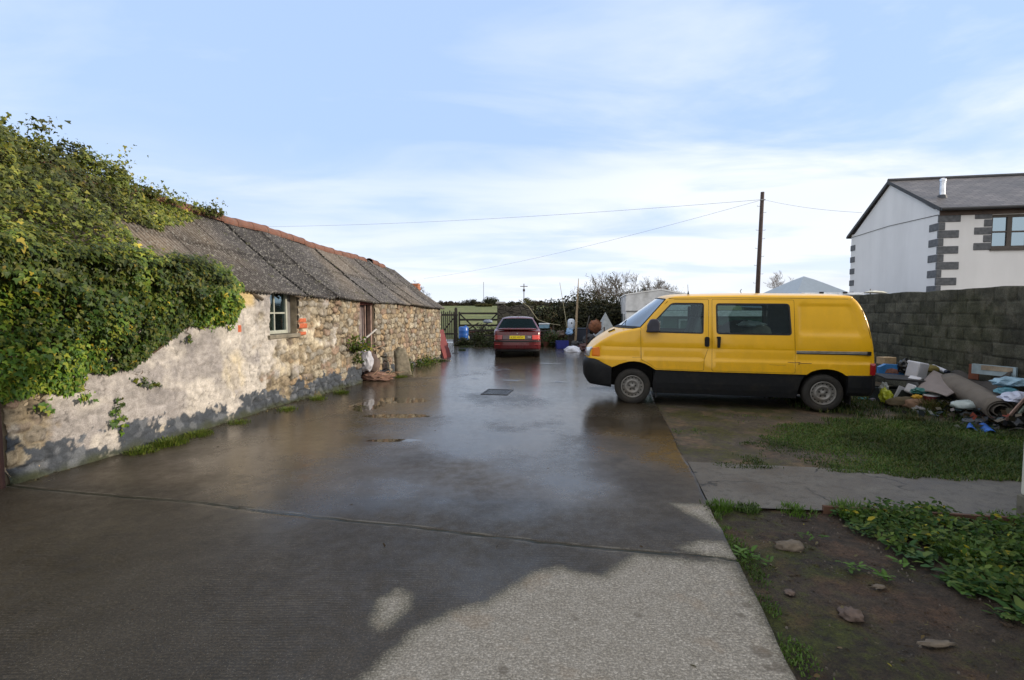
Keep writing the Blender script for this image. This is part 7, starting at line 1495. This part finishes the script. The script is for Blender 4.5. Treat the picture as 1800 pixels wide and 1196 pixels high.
c0, c1_, c2, c3 = Vector(at(1672, 662, 9.0)), Vector(at(1778, 657, 7.75)), Vector(at(1752, 706, 7.45)), Vector(at(1690, 690, 8.4))
o = sheet('carpet', 18, 14, lambda s_, t_: tuple((c0 * (1 - s_) + c1_ * s_) * (1 - t_) + (c3 * (1 - s_) + c2 * s_) * t_ + Vector((0, 0, .09 * math.sin(5 * s_ + 1.5) * (1 - t_) + .03 * math.sin(9 * s_ + 4 * t_)))), M_CARP2, .014); J(o, 'dark carpet draped over the heap behind the roll', 'carpet')
def fridge(px, py, Y, s_, rz, rx, ry, lb):
    o = boxo('polystyrene_block', s_, M_FOAM, .02); put(o, px, py, Y, rz, rx, ry); return J(o, lb, 'packing')
fridge(1612, 651, 9.1, (.24, .22, .30), 15, 6, 8, 'largest white polystyrene block standing on top of the heap'); fridge(1607, 673, 8.9, (.15, .18, .20), 30, 10, -20, 'small white block below the largest polystyrene block'); fridge(1600, 684, 8.75, (.12, .14, .16), 50, 20, 20, 'dirty white scrap block beside the teal bag'); fridge(1606, 640, 9.15, (.18, .16, .06), 25, 30, 10, 'torn white lid tipped on the largest polystyrene block')
J(put(boxo('plank', (.15, .02, .26), M_FOAM, .004), 1581, 692, 8.8, 10, 10, 18), 'thin white panel leaning against the dark crate', 'panel')
J(put(crumple('cushion', (0, 0, 0), (.17, .13, .09), plain('olive_cloth', (.16, .13, .035), .9), 41, .2), 1636, 650, 9.3), 'olive cushion between the white blocks and the rolled papers', 'cushion')
a, b = at(1640, 644, 9.4), at(1667, 655, 9.0); rp = thing('rolled_blind', 'white rolled blind with a dark end lying behind the carpet', 'blind', a); d_ = Vector(b) - Vector(a); MB().tube([(0, 0, 0), tuple(d_ * .85)], .035, 10).build('roll', M_FOAM, rp); MB().tube([tuple(d_ * .86), tuple(d_)], .037, 10).build('end_cap', M_NAVY, rp)
J(put(boxo('wooden_box', (.26, .2, .14), plain('pale_plywood', (.42, .30, .17), .8)), 1558, 634, 10.0, 5), 'pale plywood box on the heap right behind the van', 'box')
bpic = thing('toy_box', 'blue printed box with an arched top behind the van rear corner', 'box', at(1565, 652, 9.5), R(-10)); MB().prism([(-.21, -.09), (.21, -.09), (.22, .04), (.12, .12), (-.10, .13), (-.21, .07)], -.05, .05).build('body', plain('printed_blue', (.04, .20, .50), .4, var=.5, scale=5), bpic); MB().prism([(-.12, -.04), (.12, -.05), (.09, .03), (0, .055), (-.09, .03)], -.056, -.051).build('picture', plain('printed_brown', (.25, .12, .09), .5, var=.5, scale=14), bpic)
crate('crate', 'big dark plastic crate at the left end of the rubbish heap', 'crate', at(1572, 715, 9.0), (.62, .45, .34), plain('dark_green_plastic', (.014, .018, .015), .6), R(-12), False, M_BLACKP)
J(put(boxo('loose_board', (.62, .5, .03), plain('dark_board', (.02, .019, .02), .6)), 1580, 664, 9.0, -12, 4, 3), 'flat dark board lying on the big dark crate', 'board')
J(put(crumple('bin_bag', (0, 0, 0), (.13, .12, .16), plain('black_polythene', (.008, .008, .009), .3), 42, .35, 2.2, sharp=True), 1591, 648, 9.4), 'black bag between the blue printed box and the white blocks', 'bag')
J(put(crumple('carrier_bag', (0, 0, 0), (.13, .10, .07), plain('teal_polythene', (.015, .12, .11), .45), 43, .35, 2.2, sharp=True), 1616, 689, 8.5), 'teal bag under the folded carpet piece', 'bag')
J(put(crumple('cloth', (0, 0, 0), (.08, .06, .05), plain('yellow_cloth', (.45, .26, .02), .8), 44, .5), 1612, 699, 8.4), 'bit of mustard yellow cloth below the teal bag', 'cloth')
pt_ = thing('maroon_bin', 'dark maroon bin with a pale rim under the carpet edge', 'bin', (at(1637, 700, 8.35)[0], 8.35, 0)); MB().lathe([(.09, .0), (.11, .24)], 16).build('body', plain('maroon_plastic', (.10, .008, .012), .5), pt_); MB().lathe([(.115, .241), (.115, .262)], 16).build('rim', M_FOAM, pt_)
J(put(crumple('sack', (0, 0, 0), (.19, .14, .12), plain('tan_sack', (.21, .13, .085), .9), 45, .25), 1610, 713, 8.35), 'tan sack slumped at the front of the heap', 'sack')
J(put(crumple('sack', (0, 0, 0), (.24, .15, .11), plain('olive_brown_sack', (.085, .065, .035), .9), 46, .25), 1584, 709, 8.5), 'olive brown sack left of the tan sack', 'sack')
J(put(boxo('tin_box', (.19, .15, .085), plain('blue_grey_tin', (.22, .26, .36), .4)), 1619, 727, 8.15, 8), 'blue grey tin box on the grass before the tan sack', 'box'); J(put(boxo('tray', (.22, .16, .03), plain('pale_tin', (.32, .32, .34), .5)), 1626, 718, 8.15, -12, 8, 4), 'pale tin lid tilted on the blue grey box', 'lid')
J(put(crumple('carrier_bag', (0, 0, 0), (.24, .15, .095), plain('cloudy_polythene', (.36, .42, .42), .35), 47, .22, 1.8), 1701, 714, 7.65), 'cloudy white plastic bag bulging in front of the carpet roll', 'bag')
J(put(boxo('brown_board', (.16, .02, .26), plain('brick_red_board', (.16, .055, .03), .85)), 1712, 654, 8.45, -78, 0, 0), 'brick red board standing against the block wall', 'board')
pic = thing('framed_picture', 'pale framed picture propped against the block wall', 'picture', at(1747, 652, 8.0), R(-75)); MB().box(-.30, .30, -.02, .02, -.075, .085).build('board', plain('pale_blue_print', (.30, .38, .42), .6, var=.35, scale=6), pic); MB().box(-.16, .26, -.028, -.021, -.0, .075).build('print', plain('beige_print', (.32, .26, .19), .7, var=.4, scale=9), pic)
for i, (px, py, Y, s_, mt, lb) in enumerate([(1782, 674, 7.5, (.30, .16, .09), plain('sky_blue_bag', (.30, .46, .58), .45, var=.4, scale=5), 'light blue bag at the right edge on top of the heap'), (1768, 688, 7.4, (.18, .12, .06), plain('teal_bag2', (.09, .25, .32), .45), 'flat turquoise bag under the light blue bag'), (1784, 700, 7.2, (.28, .16, .09), plain('white_blue_bag', (.50, .53, .66), .45, var=.15), 'white bag resting on the right end of the carpet roll'), (1786, 745, 7.0, (.20, .15, .14), plain('black_polythene', (.008, .008, .009), .3), 'black bag at the right end of the heap by the roll')]):
    J(put(crumple('rubbish_bag', (0, 0, 0), s_, mt, 50 + i, .28, 2, sharp=True), px, py, Y, 20 * i), lb, 'bag')
J(put(boxo('plank', (.05, .02, .42), plain('pinkish_plank', (.36, .24, .20), .8)), 1783, 722, 6.95, 10, 12, 32), 'pinkish plank leaning on the open end of the carpet roll', 'plank'); J(put(boxo('plank', (.04, .02, .36), plain('pale_green_plank', (.30, .36, .30), .8)), 1796, 722, 7.0, 10, 12, 30), 'pale green slat leaning beside the pinkish plank', 'plank')
c0, c1_, c2, c3 = Vector(gr(1698, 760)), Vector(gr(1750, 768)), Vector(gr(1748, 756)), Vector(gr(1705, 750)); o = sheet('tarpaulin', 12, 8, lambda s_, t_: tuple((c0 * (1 - s_) + c1_ * s_) * (1 - t_) + (c3 * (1 - s_) + c2 * s_) * t_ + Vector((0, 0, .05 + .03 * math.sin(9 * s_ + 3 * t_)))), plain('bright_blue_tarp', (.01, .10, .42), .5), .006); J(o, 'bright blue scrap of tarpaulin lying on the grass', 'tarpaulin')
J(put(crumple('dark_bag', (0, 0, 0), (.18, .12, .045), plain('dark_blue_grey', (.035, .045, .06), .5), 57, .25), 1714, 741, 7.3), 'flat dark grey blue bag in the grass under the carpet roll', 'bag')
J(put(crumple('carrier_bag', (0, 0, 0), (.10, .09, .16), plain('yellow_green_bag', (.34, .38, .02), .45), 58, .35, 2, sharp=True), 1559, 700, 8.7, 0, 0, -20), 'yellow green bag at the left foot of the heap', 'bag'); J(put(crumple('carrier_bag', (0, 0, 0), (.07, .06, .12), plain('grey_polythene', (.28, .30, .30), .4), 59, .4, 2, sharp=True), 1554, 686, 8.8), 'grey plastic twist above the yellow green bag', 'bag')
J(put(crumple('cloth', (0, 0, 0), (.13, .08, .03), plain('turquoise_cloth', (.03, .20, .24), .8), 60, .4), 1518, 702, 9.3), 'turquoise cloth on the ground under the van rear bumper', 'cloth'); J(put(crumple('cloth', (0, 0, 0), (.22, .12, .05), plain('purple_brown_cloth', (.05, .03, .04), .9), 61, .3), 1540, 714, 8.9), 'purple brown cloth on the ground behind the van wheel', 'cloth')
J(put(crumple('cloth', (0, 0, 0), (.10, .07, .03), plain('lilac_cloth', (.22, .2, .26), .8), 62, .4), 1538, 703, 9.1), 'lilac grey cloth just left of the yellow green bag', 'cloth')
J(put(crumple('bin_bag', (0, 0, 0), (.22, .2, .16), plain('black_polythene', (.008, .008, .009), .3), 63, .3, 2, sharp=True), 1655, 712, 8.3), 'black bag stuffed under the left end of the carpet roll', 'bag')
J(put(crumple('bin_bag', (0, 0, 0), (.34, .3, .26), plain('black_polythene', (.008, .008, .009), .3), 64, .3, 2, sharp=True), 1720, 700, 8.35), 'big black bag hidden under the dark carpet', 'bag')

def litter():
    r = np.random.default_rng(19); n = 900; P = []
    u = r.uniform(0, 12.4, 620); off = np.abs(r.normal(0, .10, 620)) + .03; P.append(np.stack([BO[0] + u * UX + off * UY, BO[1] + u * UY - off * UX, np.full(620, .012)], -1))
    x = r.uniform(-4.5, 2, 60); y = r.uniform(2, 14, 60); P.append(np.stack([x, y, np.full(60, .012)], -1)); x = r.uniform(1.6, 4.6, 260); y = r.uniform(1.4, 4.0, 260); k = x > .98 + .19 * y; P.append(np.stack([x, y, np.full(260, .004)], -1)[k])
    P = np.concatenate(P); k = (np.hypot(P[:, 0], P[:, 1]) > 1.5); P = P[k]; n = len(P)
    tag(leaves('leaf_litter', P, r.normal(0, .35, (n, 3)) + [0, 0, 1], r.normal(0, 1, (n, 3)) * [1, 1, .1], r.uniform(.012, .04, n), tones(n, [(.07, .045, .025), (.10, .07, .03), (.05, .035, .02), (.16, .13, .07)], .3, 3, .02), LEAF_OVAL, M_LEAF), 'dead leaves and crumbs strewn along the barn foot and over the soil', 'litter', None, 'stuff')
litter()

def scraps():
    r = np.random.default_rng(29); n = 900; u = r.uniform(3.9, 8.2, n); off = np.abs(r.normal(.55, .38, n)) + .12; x = 6.4 + .19 * u - off * .98 * 1.0; y = u + off * .19; z = np.clip(.34 - .20 * (off - .2), .02, .4) * r.random(n) * sstep(3.5, 5.0, u)
    Y = y; k = (Y > 6.7) & (Y < 10.2); P = np.stack([x, y, z + .01], -1)[k]; n = len(P)
    tag(leaves('rubbish_scraps', P, r.normal(0, .6, (n, 3)) + [0, 0, .8], r.normal(0, 1, (n, 3)), r.uniform(.04, .16, n), tones(n, [(.02, .02, .02), (.05, .04, .03), (.09, .07, .05), (.03, .035, .04), (.015, .015, .018), (.30, .30, .31), (.12, .10, .08), (.04, .06, .07)], .35, 3, .03, (.25, .05, .03)), LEAF_QUAD, plain('scrap_dummy', (.1, .1, .1)) if False else M_GRASS), 'torn scraps and small rubbish trodden in among the heap by the wall', 'scraps', None, 'stuff')
scraps()

for i, (px, py, Y, s_, lb, col_) in enumerate([(1012, 607, 21.2, (.20, .16, .17), 'black bag lying between the terracotta pot and the navy chest', (.01, .01, .012)), (1026, 613, 20.6, (.24, .2, .2), 'maroon brown bag below the navy chest nearest the van nose', (.06, .018, .018)), (1036, 600, 20.9, (.26, .2, .30), 'tall dark bag beside the cement mixer leg', (.015, .016, .022)), (968, 590, 23.0, (.22, .2, .22), 'dark green bag behind the small white bucket', (.015, .03, .018)), (985, 592, 22.6, (.24, .2, .26), 'brown sack behind the blue tub', (.07, .04, .025))]):
    tag(crumple('rubbish_bag', at(px, py, Y), s_, plain('bag_tone_%d' % i, col_, .5), 80 + i, .35, 2, sharp=True), lb, 'bag', 'bags and sacks right of the red car')
for i, (a_, b_, r_, lb) in enumerate([((958, 596, 22.8), (985, 606, 21.8), .02, 'thin branch lying in the undergrowth right of the car'), ((975, 600, 22.4), (968, 575, 22.9), .016, 'reddish stem standing up in the undergrowth'), ((1036, 556, 23.5), (1026, 600, 22.0), .03, 'dark post leaning behind the cement mixer')]): tag(MB().tube([at(*a_), at(*b_)], [r_, r_ * .6], 6).build('branch', M_DKW if i != 1 else plain('reddish_stem', (.16, .07, .04), .8)), lb, 'branch')

bush('undergrowth', 'dark docks and brambles standing behind the lower bars of the field gate', 'plants', ((gx0 + gx1) / 2, 27.6, 0), [(-.7, 0, 0, .7, .4, 1.05), (0, .1, 0, .7, .4, .95), (.8, 0, 0, .7, .4, 1.15)], 4200, .08, [(.05, .06, .02), (.06, .055, .03), (.08, .075, .03)], 90, trunk=False)
def clods():
    r = random.Random(31); m = MB()
    bm = bmesh.new(); bmesh.ops.create_icosphere(bm, subdivisions=1, radius=1); bv = [v.co.copy() for v in bm.verts]; bf = [tuple(v.index for v in f.verts) for f in bm.faces]; bm.free()
    for k in range(1100):
        x = r.uniform(1.3, 4.4); y = r.uniform(1.3, 4.1)
        if x < .97 + .19 * y or math.hypot(x, y) < 1.6: continue
        s_ = r.uniform(.004, .011) * (1 + 1.6 * (r.random() < .08)); z = -.022 + (float(fbm(np.array(x * 3.5), np.array(y * 3.5), 9, 5)) - .5) * .048
        m.add([Vector((x + v.x * s_ * r.uniform(.7, 1.4), y + v.y * s_ * r.uniform(.7, 1.4), z + v.z * s_ * r.uniform(.4, .9))) for v in bv], bf)
    tag(m.build('soil_clods', M_EARTH), 'small clods of earth scattered over the soil bed', 'soil', None, 'stuff')
clods()
